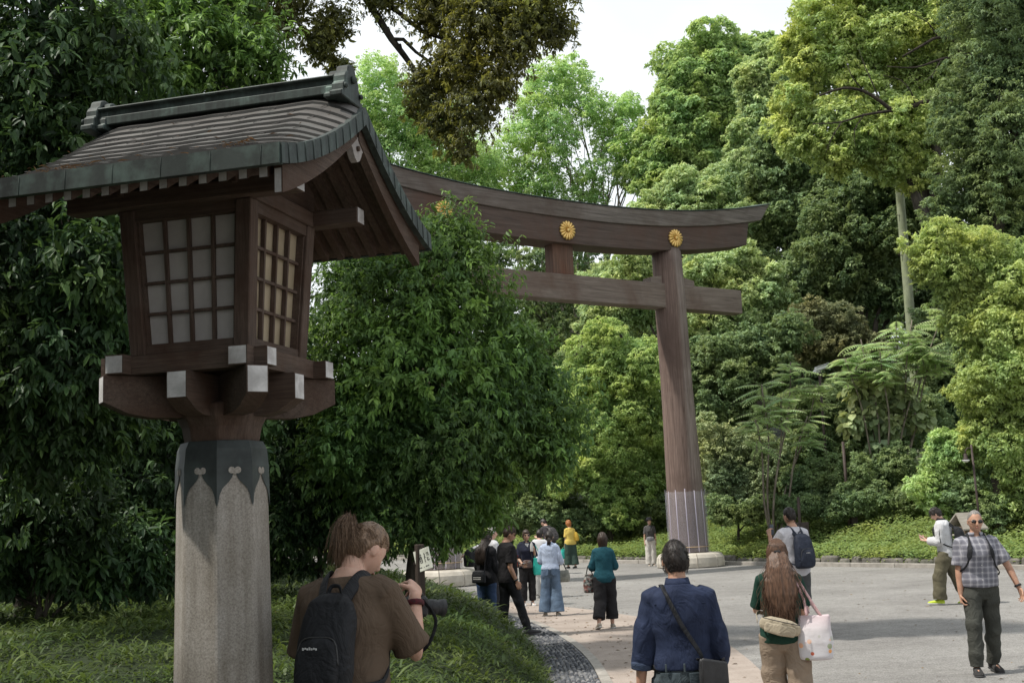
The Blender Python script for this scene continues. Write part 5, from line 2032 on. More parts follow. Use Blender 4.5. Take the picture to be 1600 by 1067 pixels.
    def shirt(s, mat, name='shirt', sleeve=.7, hem=.86, loose=.014, sl_loose=.016, amp=.006, ph=0.0, flare=.01, cuff=None, chest=1.0, collar=1.492):
        mb = MB()
        k = s.k
        s.torso(mb, loose, hem, collar, flare, chest)
        for i in (0, 1):
            fs = np.linspace(0, sleeve, max(4, int(5 * sleeve) + 2))
            inner = s.sho[i] + (s.nb - s.sho[i]) * .38
            pts = [inner] + [s.arm_pt(i, f) for f in fs]
            rr_ = [.052 * k + loose] + [s.arm_r(f) + sl_loose * (1 + .35 * min(f, 1)) for f in fs]
            if sleeve > 1.6: rr_[-1] -= sl_loose * .5
            mb.tube(pts, rr_, 16)
            mb.tube([s.nb - V((0, 0, .035 * k)), s.nb.lerp(s.sho[i], .5) - V((0, 0, .012 * k)), s.sho[i] - V((0, 0, .004))], [.050 * k + loose * .6, .046 * k + loose * .8, .046 * k + loose], 14, round_ends=True)
        return fuse(name, mb, mat, s.root, s.vx, 4, folds(amp, 9, 17, ph))

    def cuffs(s, mat, f=1.0, w=.05, add=.022):
        for i in (0, 1):
            mb = MB()
            a, b = s.arm_pt(i, f - .12), s.arm_pt(i, f + .12)
            mb.tube([a, a.lerp(b, .35), b], [s.arm_r(f) + add * .8, s.arm_r(f) + add * 1.15, s.arm_r(f) + add], 16)
            fuse('cuff', mb, mat, s.root, s.vx * .8, 2, folds(.004, 14, 25, i))

    def collar(s, mat, r=.064, h=.035, male=True):
        mb = MB()
        k = s.k
        up = (s.nt - s.nb).normalized()
        a = up.cross(V((1, 0, 0))).normalized()
        c = s.nb + up * .008 * k
        vs, fs = [], []
        n = 26
        for i in range(n + 1):
            t = R(90 + 22) + (2 * math.pi - R(44)) * i / n
            o = V((math.cos(t), math.sin(t) * .98, 0))
            for (rr_, z) in ((r, -.012), (r * .97, h), (r * 1.04, h + .004), (r * 1.22, -.008)):
                vs.append(c + V((o.x * rr_ * k, o.y * rr_ * k, 0)) + up * z * k)
        for i in range(n):
            for j in range(3):
                q = i * 4 + j
                fs.append((q, q + 4, q + 5, q + 1))
        mb.add(vs, fs, 0, True)
        o = mb.build('collar', mat, s.root)
        m_ = o.modifiers.new('s', 'SOLIDIFY'); m_.thickness = .004
        return o

    def trousers(s, mat, name='trousers', L=2.0, loose=.014, flare=0.0, waist=1.02, amp=.006, ph=0.0, hem_add=0.0):
        mb = MB()
        k = s.k
        s.torso(mb, loose * .35, .795, waist, 0)
        for i in (0, 1):
            hp, kn, an = s.hip[i], s.knee[i], s.ank[i]
            def pt(f): return hp.lerp(kn, f) if f <= 1 else kn.lerp(an, f - 1)
            fs = np.linspace(0, L, 8)
            base = lambda f: float(np.interp(f, [0, .3, .7, 1, 1.3, 1.65, 2], [.090, .086, .068, .057, .057, .047, .040])) * k
            mb.tube([pt(f) for f in fs], [base(f) + loose * (1 + .3 * f) + flare * (f / 2) ** 1.5 for f in fs], 18)
        return fuse(name, mb, mat, s.root, s.vx, 4, folds(amp, 8, 20, ph))

    def shoes(s, mat, sole=None, size=1.0):
        k = s.k * size
        for i in (0, 1):
            an, f = s.ank[i], s.foot[i]
            up = V((0, 0, 1)); up = (up - f * up.dot(f)).normalized()
            sd = f.cross(up)
            mb = MB()
            b = an - up * .083 * s.k
            secs = []
            for (t, w, h0, h1) in ((-.075, .020, .012, .05), (-.062, .034, .004, .078), (-.02, .039, .0, .088), (.04, .040, .0, .078), (.09, .046, .0, .058), (.14, .047, .0, .045), (.175, .038, .004, .036), (.192, .018, .01, .026)):
                secs.append((b + f * t * k + up * (h0 + h1) / 2 * k, sd * w * k, up * (h1 - h0) / 2 * k))
            mb.loft(secs, 14, 2.6)
            o = mb.build('shoe', mat, s.root)
            if sole is not None:
                m2 = MB()
                secs = [(b + f * t * k + up * .007 * k, sd * (w + .003) * k, up * .010 * k) for (t, w) in ((-.078, .022), (-.06, .036), (0, .041), (.06, .043), (.12, .049), (.17, .042), (.195, .020))]
                m2.loft(secs, 12, 3)
                m2.build('sole', sole, o)

    def hair_cap(s, mat, front=.055, back=-.075, thick=1.10, side=-.02, lump=.006, name='hair', ph=0.0, crown=1.0):
        """short hair: a shell that dips under the skin outside the hair line"""
        mb = MB()
        n, m = 40, 28
        vs, fs = [], []
        k = s.k ** .5
        for i in range(m + 1):
            pz = math.pi * i / m
            for j in range(n):
                t = 2 * math.pi * j / n
                x = math.sin(pz) * math.cos(t); y = math.sin(pz) * math.sin(t); z = math.cos(pz)
                X, Y, Z = .076 * x, .098 * y, .122 * z
                if z < 0 and y < 0: Y *= 1 - .32 * (-z) ** 1.2
                if z < 0: X *= 1 - .2 * (-z) ** 1.4
                ff = (math.atan2(y, abs(x)) / (math.pi / 2))       # 1 front, -1 back
                line = front if ff > .55 else (side + (front - side) * (ff + .05) / .6 if ff > -.05 else side + (back - side) * min(1, (-.05 - ff) / .35))
                inn = 1 / (1 + math.exp(-(Z - line) / .006))
                q = .86 + (thick * (crown if z > .6 else 1) - .86) * inn
                q += inn * lump / .1 * (.6 * math.sin(t * 7 + 5 * z + ph) + .5 * math.sin(t * 13 - 9 * z + 2 * ph) + .4 * math.sin(11 * z + ph))
                vs.append(s.HM @ V((X * q * k, Y * q * k, Z * q * k)))
        for i in range(m):
            for j in range(n):
                j2 = (j + 1) % n
                fs.append((i * n + j, (i + 1) * n + j, (i + 1) * n + j2, i * n + j2))
        mb.add(vs, fs, 0, True)
        return mb.build(name, mat, s.root)

    def strands(s, mat, paths, w=.004, name='strand', parent=None):
        mb = MB()
        for p in paths:
            n = len(p)
            mb.tube(p, [w * (1 if q < n * .6 else .75 if q < n - 1 else .3) for q in range(n)], 4, flat=(1, .5), hint=(random.uniform(-1, 1), random.uniform(-1, 1), .2))
        return mb.build(name, mat, parent if parent is not None else s.root)

    def scalp(s, az, el, q=1.1):
        """point on the head; az from the front (0) to the right (90) and back (180)"""
        a, e = R(az), R(el)
        k = s.k ** .5
        return s.HM @ V((.076 * q * math.sin(a) * math.cos(e) * k, .098 * q * math.cos(a) * math.cos(e) * k, .122 * q * math.sin(e) * k))

    def short_strands(s, mat, n=420, ln=.03, az=(95, 265), el=(-35, 90), w=.0022, parent=None, flow=-.5):
        P_ = []
        for _ in range(n):
            a = random.uniform(*az); e = math.degrees(math.asin(random.uniform(math.sin(R(el[0])), math.sin(R(el[1])))))
            p0 = s.scalp(a, e, 1.06)
            out = (p0 - s.hc).normalized()
            dn = (s.HM.to_3x3() @ V((0, -.5, flow))) - out * (s.HM.to_3x3() @ V((0, -.5, flow))).dot(out)
            d = (dn.normalized() + out * .28 + V((random.gauss(0, .25), random.gauss(0, .25), random.gauss(0, .15)))).normalized()
            L = ln * random.uniform(.6, 1.3)
            P_.append([p0, p0 + d * L * .5 + out * .002, p0 + d * L - out * .002])
        return s.strands(mat, P_, w, 'hair_strands', parent)

    def face(s, glasses=False, lips=(.42, .16, .14), brow=(.05, .035, .025)):
        k = s.k ** .5
        if glasses:
            mb = MB()
            for sx in (-1, 1):
                c = V((sx * .033, .089, .006))
                secs = [(s.HM @ ((c + V((0, q * .006 - .003, 0))) * k), (s.HM.to_3x3() @ V((.026 * k, 0, 0))), (s.HM.to_3x3() @ V((0, 0, .018 * k)))) for q in (0, 1)]
                mb.loft(secs, 14, 3)
                mb.tube([s.HM @ (V((sx * .058, .086, .010)) * k), s.HM @ (V((sx * .078, .055, .010)) * k), s.HM @ (V((sx * .083, -.012, .008)) * k)], .0028, 6)
            mb.tube([s.HM @ (V((-.012, .094, .010)) * k), s.HM @ (V((.012, .094, .010)) * k)], .0025, 6)
            m, nt, bs = _nt('dark_lens')
            bs.inputs['Base Color'].default_value = (.012, .010, .010, 1); bs.inputs['Roughness'].default_value = .12
            mb.build('sunglasses', m, s.root)
        else:
            for sx in (-1, 1):
                e = MB()
                e.ell(s.HM @ (V((sx * .032, .0655, .003)) * k), (.013 * k, .010 * k, .0085 * k), 12, 8, s.HM.to_3x3())
                e.ell(s.HM @ (V((sx * .032, .0745, .003)) * k), (.0055 * k, .003 * k, .0058 * k), 10, 6, s.HM.to_3x3(), 1)
                e.build('eye', [pm('eye_white', (.55, .53, .5), (.62, .6, .57), 9, .3, 0), pm('iris', (.015, .01, .008), (.03, .02, .015), 9, .25, 0)], s.root)
        b = MB()
        for sx in (-1, 1):
            b.tube([s.HM @ (V((sx * .016, .0895, .022)) * k), s.HM @ (V((sx * .034, .084, .027)) * k), s.HM @ (V((sx * .052, .070, .022)) * k)], [.0035, .0045, .002], 6)
        b.build('eyebrows', pm('eyebrow', brow, tuple(q * 1.4 for q in brow), 30, .8, .1), s.root)
        l = MB()
        l.tube([s.HM @ (V((-.022, .074, -.060)) * k), s.HM @ (V((-.008, .0865, -.057)) * k), s.HM @ (V((.008, .0865, -.057)) * k), s.HM @ (V((.022, .074, -.060)) * k)], [.002, .0055, .0055, .002], 8)
        l.build('lips', pm('lip', lips, tuple(q * 1.15 for q in lips), 20, .5, 0), s.root)


def W(p, q):
    """a point of a person's own space in the world"""
    rz = p.root.rotation_euler.z
    return V(p.root.location) + Matrix.Rotation(rz, 3, 'Z') @ V(q)


def strap(mb, pts, w=.018, t=.25, hint=(0, 0, 1), n=8):
    mb.tube(pts, w, n, flat=(1, t), hint=hint, p=3)


def backpack(p, label, mat, w=.29, h=.42, d=.13, z=1.20, dy=-.135, front=False, pocket=True, strap_mat=None, name='backpack', logo=None, dx=0.0):
    """soft pack on the person's back with two shoulder straps; a thing of its own"""
    k = p.k
    root = thing(name, label, 'backpack', p.root.location, p.root.rotation_euler.z)
    sg = 1 if front else -1
    cb = p.sp(V((0, dy * -sg * -1 if front else dy, z * k + p.dz))) if not front else p.sp(V((0, abs(dy), z * k + p.dz)))
    cb = cb + V((dx, 0, 0))
    up = (p.sp(V((0, 0, (z + .05) * k + p.dz))) - p.sp(V((0, 0, (z - .05) * k + p.dz)))).normalized()
    fw = V((1, 0, 0)).cross(up) * -1
    if fw.y < 0: fw = -fw
    bk = fw * sg
    X = V((1, 0, 0))
    mb = MB()
    secs = []
    for (t, ww, dd) in ((-.5, .55, .5), (-.485, .80, .8), (-.44, .96, 1), (-.25, 1.03, 1.12), (0, 1.0, 1.05), (.25, .93, .9), (.40, .78, .74), (.47, .52, .5), (.5, .22, .24)):
        secs.append((cb + up * t * h + bk * d * .5 * dd, X * w / 2 * ww, bk * d / 2 * dd))
    mb.loft(secs, 26, 2.9)
    o = fuse('bag_body', mb, mat, root, p.vx * .9, 3, folds(.005, 12, 14, 1.3))
    if pocket:
        m2 = MB()
        secs = []
        for (t, ww, dd) in ((-.46, .5, .3), (-.43, .72, .8), (-.3, .80, 1), (-.12, .78, .9), (0, .66, .6), (.05, .4, .25)):
            secs.append((cb + up * t * h + bk * d * (1.02 + .0 * dd), X * w / 2 * ww, bk * .035 * dd))
        m2.loft(secs, 22, 2.9)
        fuse('front_pocket', m2, mat, root, p.vx * .9, 2, folds(.003, 14, 20, .3))
        zp = MB()
        zp.tube(smooth_path([cb + up * -.20 * h + bk * d * 1.09 - X * w * .40, cb + up * .02 * h + bk * d * 1.10 - X * w * .3, cb + up * .055 * h + bk * d * 1.08, cb + up * .02 * h + bk * d * 1.10 + X * w * .3, cb + up * -.20 * h + bk * d * 1.09 + X * w * .40], 5), .0032, 5)
        zp.build('zip', pm('zip_tape', (.02, .02, .02), (.06, .06, .06), 50, .5, .2), root)
    if logo:
        lg = MB()
        q = cb + up * -.06 * h + bk * (d * 1.0 + .052) - X * w * .16
        for i in range(7):
            a = q + X * .0095 * i
            lg.box(a + up * (.002 * (i % 2)), (.006, .002, .010 if i in (0, 3) else .007), None)
        lg.build('bag_logo', logo, root)
    sm_ = strap_mat or mat
    # loop at the top
    mb = MB()
    tp = cb + up * h * .47 + bk * d * .2
    strap(mb, smooth_path([tp - X * .03, tp + up * .035 - X * .018, tp + up * .035 + X * .018, tp + X * .03], 4), .008, .4)
    mb.build('grab_loop', sm_, root)
    for i in (0, 1):
        sx = i * 2 - 1
        sh = p.sho[i]
        mid = p.nb + (sh - p.nb) * .58
        topz = mid + V((0, 0, .062 * k))
        rear = cb - V((dx * .4, 0, 0)) + up * h * .44 + X * sx * w * .22 + bk * .01
        ry = .135 * k * max(1, p.g)
        frontp = p.sp(V((sx * .115 * k, -sg * (ry + .02), 1.32 * k + p.dz)))
        low = p.sp(V((sx * .150 * k, -sg * (ry - .02), 1.17 * k + p.dz)))
        sidep = p.sp(V((sx * (.185 * k * max(1, p.g) + .012), sg * .03, 1.06 * k + p.dz)))
        end = cb - up * h * .38 + X * sx * w * .44 + bk * .03
        pts = smooth_path([rear, rear.lerp(topz, .6) + up * .02 + bk * .012, topz, topz.lerp(frontp, .45) - bk * .028, frontp, low, sidep, end], 5)
        mb = MB()
        n_ = len(pts)
        secs = []
        for q in range(n_):
            t = (pts[min(q + 1, n_ - 1)] - pts[max(q - 1, 0)]).normalized()
            cen = p.sp(V((0, 0, min(pts[q].z, 1.40 * k + p.dz))))
            outw = (pts[q] - cen); outw = (outw - t * outw.dot(t))
            if outw.length < 1e-4: outw = V((0, 0, 1))
            outw.normalize()
            sd_ = t.cross(outw)
            wd = .028 if q < n_ * .62 else .011
            secs.append((pts[q], sd_ * wd * k, outw * .005))
        mb.loft(secs, 8, 3)
        mb.build('shoulder_strap', sm_, root)
    return root


def soft_bag(name, label, cat, c, w, h, d, mat, rz=0, handles=None, hmat=None, top=.85, voxel=.008, sag=.06, group=None, mats_extra=None):
    """a cloth bag hanging from its handles: c is the centre of its mouth"""
    root = thing(name, label, cat, c, rz, group)
    mb = MB()
    secs = []
    for (t, ww, dd) in ((-1.0, .72, .7), (-.985, .92, 1.0), (-.92, 1.02, 1.18), (-.6, 1.04 + sag, 1.2), (-.3, .98, .95), (-.05, top, .45), (0, top * .99, .36)):
        secs.append((V((0, 0, t * h)), V((w / 2 * ww, 0, 0)), V((0, d / 2 * dd, 0))))
    mb.loft(secs, 24, 2.8)
    fuse('bag_body', mb, mat, root, voxel, 2, folds(.006, 14, 13, 2.1))
    if handles:
        for pts in handles:
            m2 = MB()
            strap(m2, smooth_path([V(q) - V(c) if rz == 0 else Matrix.Rotation(-rz, 3, 'Z') @ (V(q) - V(c)) for q in pts], 5), .011, .3, hint=(1, 0, 0))
            m2.build('handle', hmat or mat, root)
    return root
# ------------------------------------------------------------------ the visitors
def worn(p, name, label, cat):
    return thing(name, label, cat, p.root.location, p.root.rotation_euler.z)


M_BLACK_BAG = cloth('black_nylon', (.022, .023, .026), .6, 8, .62)
M_NAVY_BAG = cloth('navy_nylon', (.030, .036, .055), .6, 8, .6)
M_LEATHER = pm('black_leather', (.018, .018, .019), (.04, .04, .042), 8, .42, .25, 60)
M_SOLE = pm('sole_rubber', (.45, .44, .42), (.6, .59, .57), 8, .8, 0)
M_SOLE_D = pm('dark_sole', (.03, .03, .03), (.06, .06, .06), 8, .8, 0)
H_BROWN = hair_mat('brown_hair', (.10, .060, .036), (.27, .175, .11))
H_DARK = hair_mat('dark_hair', (.010, .008, .007), (.040, .031, .026))
H_AUBURN = hair_mat('auburn_hair', (.050, .027, .016), (.17, .095, .060))
H_GREY = hair_mat('grey_hair', (.12, .11, .10), (.30, .28, .26))
H_GINGER = hair_mat('ginger_hair', (.20, .07, .02), (.42, .17, .05))
M_WATCH = pm('watch_black', (.012, .012, .012), (.03, .03, .03), 30, .35, 0)
M_GLASSY = _nt('phone_black'); M_GLASSY[2].inputs['Base Color'].default_value = (.015, .015, .017, 1); M_GLASSY[2].inputs['Roughness'].default_value = .18
M_PHONE = M_GLASSY[0]


def wristband(p, i, f, mat, w=.009, r=.006, name='wristband'):
    a, b = p.arm_pt(i, f - .02), p.arm_pt(i, f + .02)
    d = (b - a).normalized()
    u = d.orthogonal().normalized(); v = d.cross(u)
    c = p.arm_pt(i, f)
    mb = MB()
    rr_ = p.arm_r(f) + r
    mb.tube([c + (u * math.cos(t) + v * math.sin(t)) * rr_ for t in np.linspace(0, 2 * math.pi, 25)], w, 8, flat=(1, .4), hint=d)
    return mb.build(name, mat, p.root)


# 1 --- photographer in the brown T-shirt
X1 = P(533, 915, 4.95).x
p = Person('man with a brown ponytail in a loose brown T-shirt, bent over his camera', (X1, 4.95, mound_z(X1, 4.95)), 22, 1.64, lean=9, head=(34, 22),
           arms=[((-.30, .06, -1), (.42, .85, .15), None, (.7, .1, .2), .8), ((.24, .40, -.74), (-.10, .22, .80), (-.35, .75, .35), (-.6, -.2, -.6), .9)],
           legs=[((-.05, .0, -1), (0, -.03, -1)), ((.05, .0, -1), (0, -.03, -1))], tone='fair', voxel=.007, girth=1.06)
p.body()
p.shirt(cloth('brown_tee', (.115, .082, .058), .78, 4), sleeve=.88, hem=.80, loose=.022, sl_loose=.030, amp=.009, ph=.6, flare=.016, collar=1.478)
p.trousers(cloth('dark_shorts', (.05, .05, .055)), L=2, loose=.02)
p.shoes(cloth('dark_shoe', (.04, .04, .042)), M_SOLE)
hr = p.hair_cap(H_BROWN, front=.05, back=-.070, side=.012, thick=1.075, lump=.003, ph=.3)
P_ = []
tail = p.scalp(205, 26, 1.13)
Hm3 = p.HM.to_3x3()
for _ in range(1700):               # combed back from the hair line to the tie
    a = random.uniform(-175, 175); e = random.uniform(-30, 60) if abs(a) > 80 else random.uniform(24, 60)
    if 60 < abs(a) < 105 and e < 8: e = random.uniform(8, 40)
    p0 = p.scalp(a, e, 1.075)
    pts = [p0]
    for f in (.3, .6, .85):
        q = p0.lerp(tail, f); q = p.hc + (q - p.hc).normalized() * max((q - p.hc).length, p.hc.to_3d().length * 0 + (p.scalp(a + (205 - a if a > 0 else -155 - a) * f, e + (26 - e) * f, 1.085 + .02 * random.random()) - p.hc).length)
        pts.append(q)
    pts.append(tail)
    P_.append(pts)
p.strands(H_BROWN, P_, .0009, 'combed_hair', hr)
P_ = []
bk = (Hm3 @ V((0, -1, 0)))
tie0 = tail + (tail - p.hc).normalized() * .012
for _ in range(1700):
    o = V((random.gauss(0, .008), random.gauss(0, .008), random.gauss(0, .008)))
    L = random.uniform(.10, .17)
    spread = V((random.gauss(0, .008), random.gauss(0, .008), 0))
    q0 = tie0 + o * .6
    q1 = q0 + (bk * .026 + V((0, 0, .004))) + o * .8
    q2 = q1 + bk * .022 + V((0, 0, -.06)) + spread * .6 + o
    q3 = q2 + V((0, 0, -L * .5)) + spread + o * .5
    q4 = q3 + V((0, 0, -L * .35)) + spread * .7 - bk * .008
    P_.append([q0, q1, q2, q3, q4])
p.strands(H_BROWN, P_, .0009, 'ponytail', hr)
mb = MB()
mb.lathe([(.017, -.009), (.023, -.004), (.023, .004), (.017, .009)], 16, tail + (tail - p.hc).normalized() * .008, 0, True, (tail - p.hc).to_track_quat('Z', 'Y').to_matrix())
mb.build('hair_tie', M_WATCH, hr)
p.face(lips=(.42, .2, .17))
wristband(p, 1, 1.86, pm('red_cord', (.10, .012, .018), (.03, .012, .014), 60, .8, .3), .012, .007)
backpack(p, 'small black backpack on the back of the man in the brown T-shirt', M_BLACK_BAG, w=.235, h=.40, d=.11, z=1.20, dy=-.145, dx=.035, logo=pm('logo_grey', (.45, .45, .45), (.55, .55, .55), 9, .6, 0))
# his camera
r_ = worn(p, 'camera', 'black camera with a long lens in the hands of the man in the brown T-shirt', 'camera')
hw_ = p.wri[1] + V((-.35, .75, .35)).normalized() * .06
rotc = Matrix.Rotation(R(-40), 3, 'Z')
cc_ = hw_ + V((-.025, .055, -.075))
mb = MB()
mb.box(cc_, (.135, .062, .088), rotc, bevel=.012)
mb.box(cc_ + V((-.005, .004, .052)), (.055, .055, .028), rotc, bevel=.010, taper=(.7, .7))
mb.lathe([(.014, 0), (.014, .010), (0, .011)], 12, cc_ + rotc @ V((.045, 0, .044)))
m_cam = pm('camera_black', (.012, .012, .013), (.028, .028, .03), 40, .45, .2, 200)
mb.build('camera_body', m_cam, r_, bevel=.002)
mb = MB()
ld = rotc @ V((.0, 1, -.12))
mb.lathe([(.028, 0), (.031, .01), (.031, .03), (.033, .034), (.033, .06), (.030, .064), (.034, .078), (.038, .098), (.035, .099), (.032, .088), (0, .084)], 28, cc_ + rotc @ V((.0, .03, -.004)), 0, True, V(ld).to_track_quat('Z', 'Y').to_matrix())
mb.build('lens', m_cam, r_)
mb = MB()
strap(mb, smooth_path([cc_ + rotc @ V((.066, 0, .03)), cc_ + V((.10, -.02, -.06)), cc_ + V((.06, -.05, -.17)), cc_ + V((-.02, -.03, -.15)), cc_ + rotc @ V((-.066, 0, .03))], 6), .008, .25, hint=(1, 0, 0))
mb.build('camera_strap', M_BLACK_BAG, r_)
# clear bottle in his other hand
lh = p.wri[0] + V((.7, .7, .1)).normalized() * .08
r_ = thing('bottle', 'crinkled clear plastic bottle in the lower hand of the man with the camera', 'bottle', W(p, lh + V((.02, .0, -.10))), p.root.rotation_euler.z)
mb = MB()
prof = [(.02, 0), (.031, .008), (.033, .03), (.029, .045), (.033, .06), (.030, .08), (.033, .10), (.033, .135), (.026, .16), (.013, .18), (.013, .195)]
mb.lathe(prof, 22)
m, nt, bs = _nt('clear_pet')
bs.inputs['Base Color'].default_value = (.85, .9, .92, 1); bs.inputs['Roughness'].default_value = .1; bs.inputs['Transmission Weight'].default_value = .75; bs.inputs['IOR'].default_value = 1.33
bump(nt, bs, nz(nt, coords(nt), 45, 3), .8, .01)
b_ = mb.build('bottle_body', m, r_)
mb = MB(); mb.lathe([(.0155, .193), (.0155, .212), (.014, .214), (0, .214)], 18); mb.build('cap', M_SOLE, r_)

# 2 --- man in the dark blue shirt
q = P(1058, 900, 7.6)
p = Person('man in a dark blue rolled sleeve shirt and jeans, seen from behind', (q.x, q.y, 0), 2, 1.74, lean=2, head=(3, -4),
           arms=[((-.24, -.06, -1), (-.10, .10, -1), (-.02, .12, -1), (.6, .5, .1), .55), ((.22, -.10, -1), (-.06, .52, -.70), None, (-1, 0, 0), .6)],
           legs=[((-.05, .06, -1), (-.02, -.04, -1)), ((.06, -.02, -1), (.02, -.12, -1))], tone='tan', voxel=.007, girth=1.05)
p.body()
M_DENIM_S = cloth('indigo_shirt', (.025, .035, .072), .62, 6, .8)
p.shirt(M_DENIM_S, sleeve=1.40, hem=.985, loose=.018, sl_loose=.022, amp=.011, ph=2.1, flare=0, collar=1.49)
p.cuffs(cloth('indigo_cuff', (.055, .075, .125), .7, 9), 1.40, .05, .028)
p.collar(M_DENIM_S, .066, .040)
# yoke seam across the back
mb = MB()
mb.tube([p.sp(V((x * .155, -.118 - .012 * (1 - x * x) + .012 * abs(x), (1.385 - .01 * abs(x)) * p.k + p.dz))) for x in np.linspace(-1, 1, 13)], .0035, 5)
mb.build('yoke_seam', cloth('indigo_seam', (.02, .028, .06), .7), p.root)
jeans = cloth('grey_jeans', (.075, .095, .105), .6, 7)
tr_ = p.trousers(jeans, loose=.016, waist=1.03, amp=.005, ph=1)
mb = MB()
for sx in (-1, 1):
    c_ = V((sx * .085, -.138, .905 * p.k + p.dz))
    poly = [(-.062, .07), (.062, .07), (.062, -.045), (0, -.075), (-.062, -.045)]
    mb.prism([(x, z) for x, z in poly], c_ + V((0, .004, 0)), V((1, sx * .32, 0)).normalized(), (0, .12, 1), V((0, -.008, 0)))
mb.build('back_pocket', cloth('grey_jeans_dark', (.06, .078, .088), .6, 7), tr_, bevel=.003)
mb = MB()
for x in (-.11, 0, .11): mb.box((x, -.142 + .18 * x * x * 10 * .1, 1.005 * p.k + p.dz), (.011, .012, .05), bevel=.002)
mb.build('belt_loop', jeans, tr_)
mb = MB()
mb.loft([(V((0, 0, (.985 + d_) * p.k + p.dz)), V((.163 * p.k * 1.12 + .008, 0, 0)), V((0, .106 * p.k * 1.15 + .008, 0))) for d_ in (0, .034)], 36, 2.4)
mb.build('belt', M_LEATHER, tr_)
p.shoes(M_LEATHER, M_SOLE_D)
hr = p.hair_cap(H_DARK, front=.06, back=-.072, side=.0, thick=1.085, lump=.004, ph=1.2)
p.short_strands(H_DARK, 1100, .017, az=(75, 285), el=(-30, 88), w=.0013, parent=hr, flow=-1.6)
wristband(p, 0, 1.93, M_WATCH, .013, .006, 'watch')
r_ = worn(p, 'shoulder_bag', 'flat black leather bag at the right hip of the man in the dark blue shirt', 'bag')
bc = V((.150, -.150, .945 * p.k + p.dz))
mb = MB()
mb.loft([(bc + V((.02, 0, z)), V((.088 * a, .034 * a, -.02 * a)), V((-.008, .022, 0)) * b_) for z, a, b_ in ((-.115, .80, .5), (-.108, .96, 1), (0, 1.0, 1.25), (.085, .95, 1), (.098, .90, .5))], 24, 4)
ob = fuse('bag_body', mb, M_LEATHER, r_, .006, 2)
mb = MB()
mb.loft([(bc + V((.027, -.026, z)), V((.082 * a, .032 * a, -.018 * a)), V((-.003, .008, 0))) for z, a in ((-.055, .90), (-.045, 1), (.090, .97), (.104, .9))], 20, 4)
mb.build('flap', M_LEATHER, r_)
mb = MB()
pts = smooth_path([bc + V((-.07, .01, .10)), V((.10, -.165, 1.08 * p.k + p.dz)), V((.0, -.160, 1.25 * p.k + p.dz)), p.sp(V((-.065, -.150, 1.385 * p.k + p.dz))), p.sp(V((-.098, -.075, 1.478 * p.k + p.dz))), p.sp(V((-.098, .03, 1.475 * p.k + p.dz))), p.sp(V((-.06, .15, 1.35 * p.k + p.dz))), V((.08, .165, 1.15 * p.k + p.dz)), V((.20, .06, 1.02 * p.k + p.dz)), bc + V((.09, .01, .10))], 7)
secs = []
for i_ in range(len(pts)):
    t = (pts[min(i_ + 1, len(pts) - 1)] - pts[max(i_ - 1, 0)]).normalized()
    o_ = pts[i_] - V((0, 0, pts[i_].z)); o_ = (o_ - t * o_.dot(t)).normalized()
    if pts[i_].z > 1.44 * p.k + p.dz: o_ = (V((0, 0, 1)) - t * t.z).normalized()
    secs.append((pts[i_], t.cross(o_) * .014, o_ * .003))
mb.loft(secs, 8, 3)
mb.build('bag_strap', M_BLACK_BAG, r_)

# 3 --- woman with very long hair
q = P(1217, 900, 10.4)
p = Person('woman with very long wavy brown hair, dark green top and khaki trousers', (q.x, q.y, 0), 8, 1.64, lean=2, head=(-2, 4),
           arms=[((-.22, .35, -.85), (.35, .55, .80), None, (.5, -.5, 0), .7), ((.26, .35, -.85), (-.30, .55, .80), None, (-.5, -.5, 0), .7)],
           legs=[((-.02, .16, -1), (.06, -.10, -1)), ((.10, -.10, -1), (.05, -.22, -1))], tone='fair', male=False, voxel=.0075, girth=1.06)
p.body()
p.shirt(cloth('bottle_green', (.016, .050, .036), .7, 5), sleeve=.86, hem=.86, loose=.018, sl_loose=.024, amp=.008, ph=.2, flare=.012)
p.trousers(cloth('khaki', (.26, .205, .155), .78, 4), loose=.030, flare=.012, amp=.012, ph=2.4)
p.shoes(M_SOLE, M_SOLE)
hr = p.hair_cap(H_AUBURN, front=.05, back=-.085, side=-.05, thick=1.10, lump=.004, ph=2.2)
P_ = []
k_ = p.k
for _ in range(950):
    a = random.uniform(92, 268) if random.random() < .75 else random.uniform(70, 290); e = random.uniform(-10, 80)
    p0 = p.scalp(a, e, 1.135)
    pts = [p0]
    for f in (.4, .75):
        pts.append(p.scalp(a + (180 - a) * .18 * f, e + (-38 - e) * f, 1.17 + .05 * random.random()))
    sx = (a - 180) / 88.0
    wv_ = random.uniform(0, 6.28)
    L = random.uniform(.62, 1.06) if abs(sx) < .75 else random.uniform(.45, .9)
    tgt_x = -sx * random.uniform(.05, .15) + random.gauss(0, .022)
    dep = random.uniform(0, .035)
    for f in (.12, .3, .48, .66, .84, 1.0):
        z = 1.50 * k_ - .47 * L * f
        y = -.118 - .035 * math.sin(min(1, f * 1.6) * 1.5) - dep + .02 * f
        wave = .013 * math.sin(f * 15 + wv_)
        pts.append(p.sp(V((tgt_x * (.72 + .34 * f) + wave, y, z + p.dz))) if True else None)
    P_.append(smooth_path(pts, 2))
p.strands(H_AUBURN, P_, .0030, 'long_hair', hr)
mb = MB()                          # thick under layer so that no cloth shows between the locks
secs = []
for z, w_, d_, y in ((1.70, .012, .008, -.055), (1.67, .045, .022, -.065), (1.61, .080, .040, -.092), (1.52, .10, .045, -.125), (1.40, .13, .03, -.160), (1.28, .13, .026, -.166), (1.18, .10, .018, -.156), (1.12, .06, .010, -.150)):
    secs.append((p.sp(V((0, y, z * k_ + p.dz))), V((w_, 0, 0)), V((0, d_, 0))))
mb.loft(secs, 20)
fuse('hair_mass', mb, H_AUBURN, hr, .008, 3, folds(.006, 60, 5, .3))
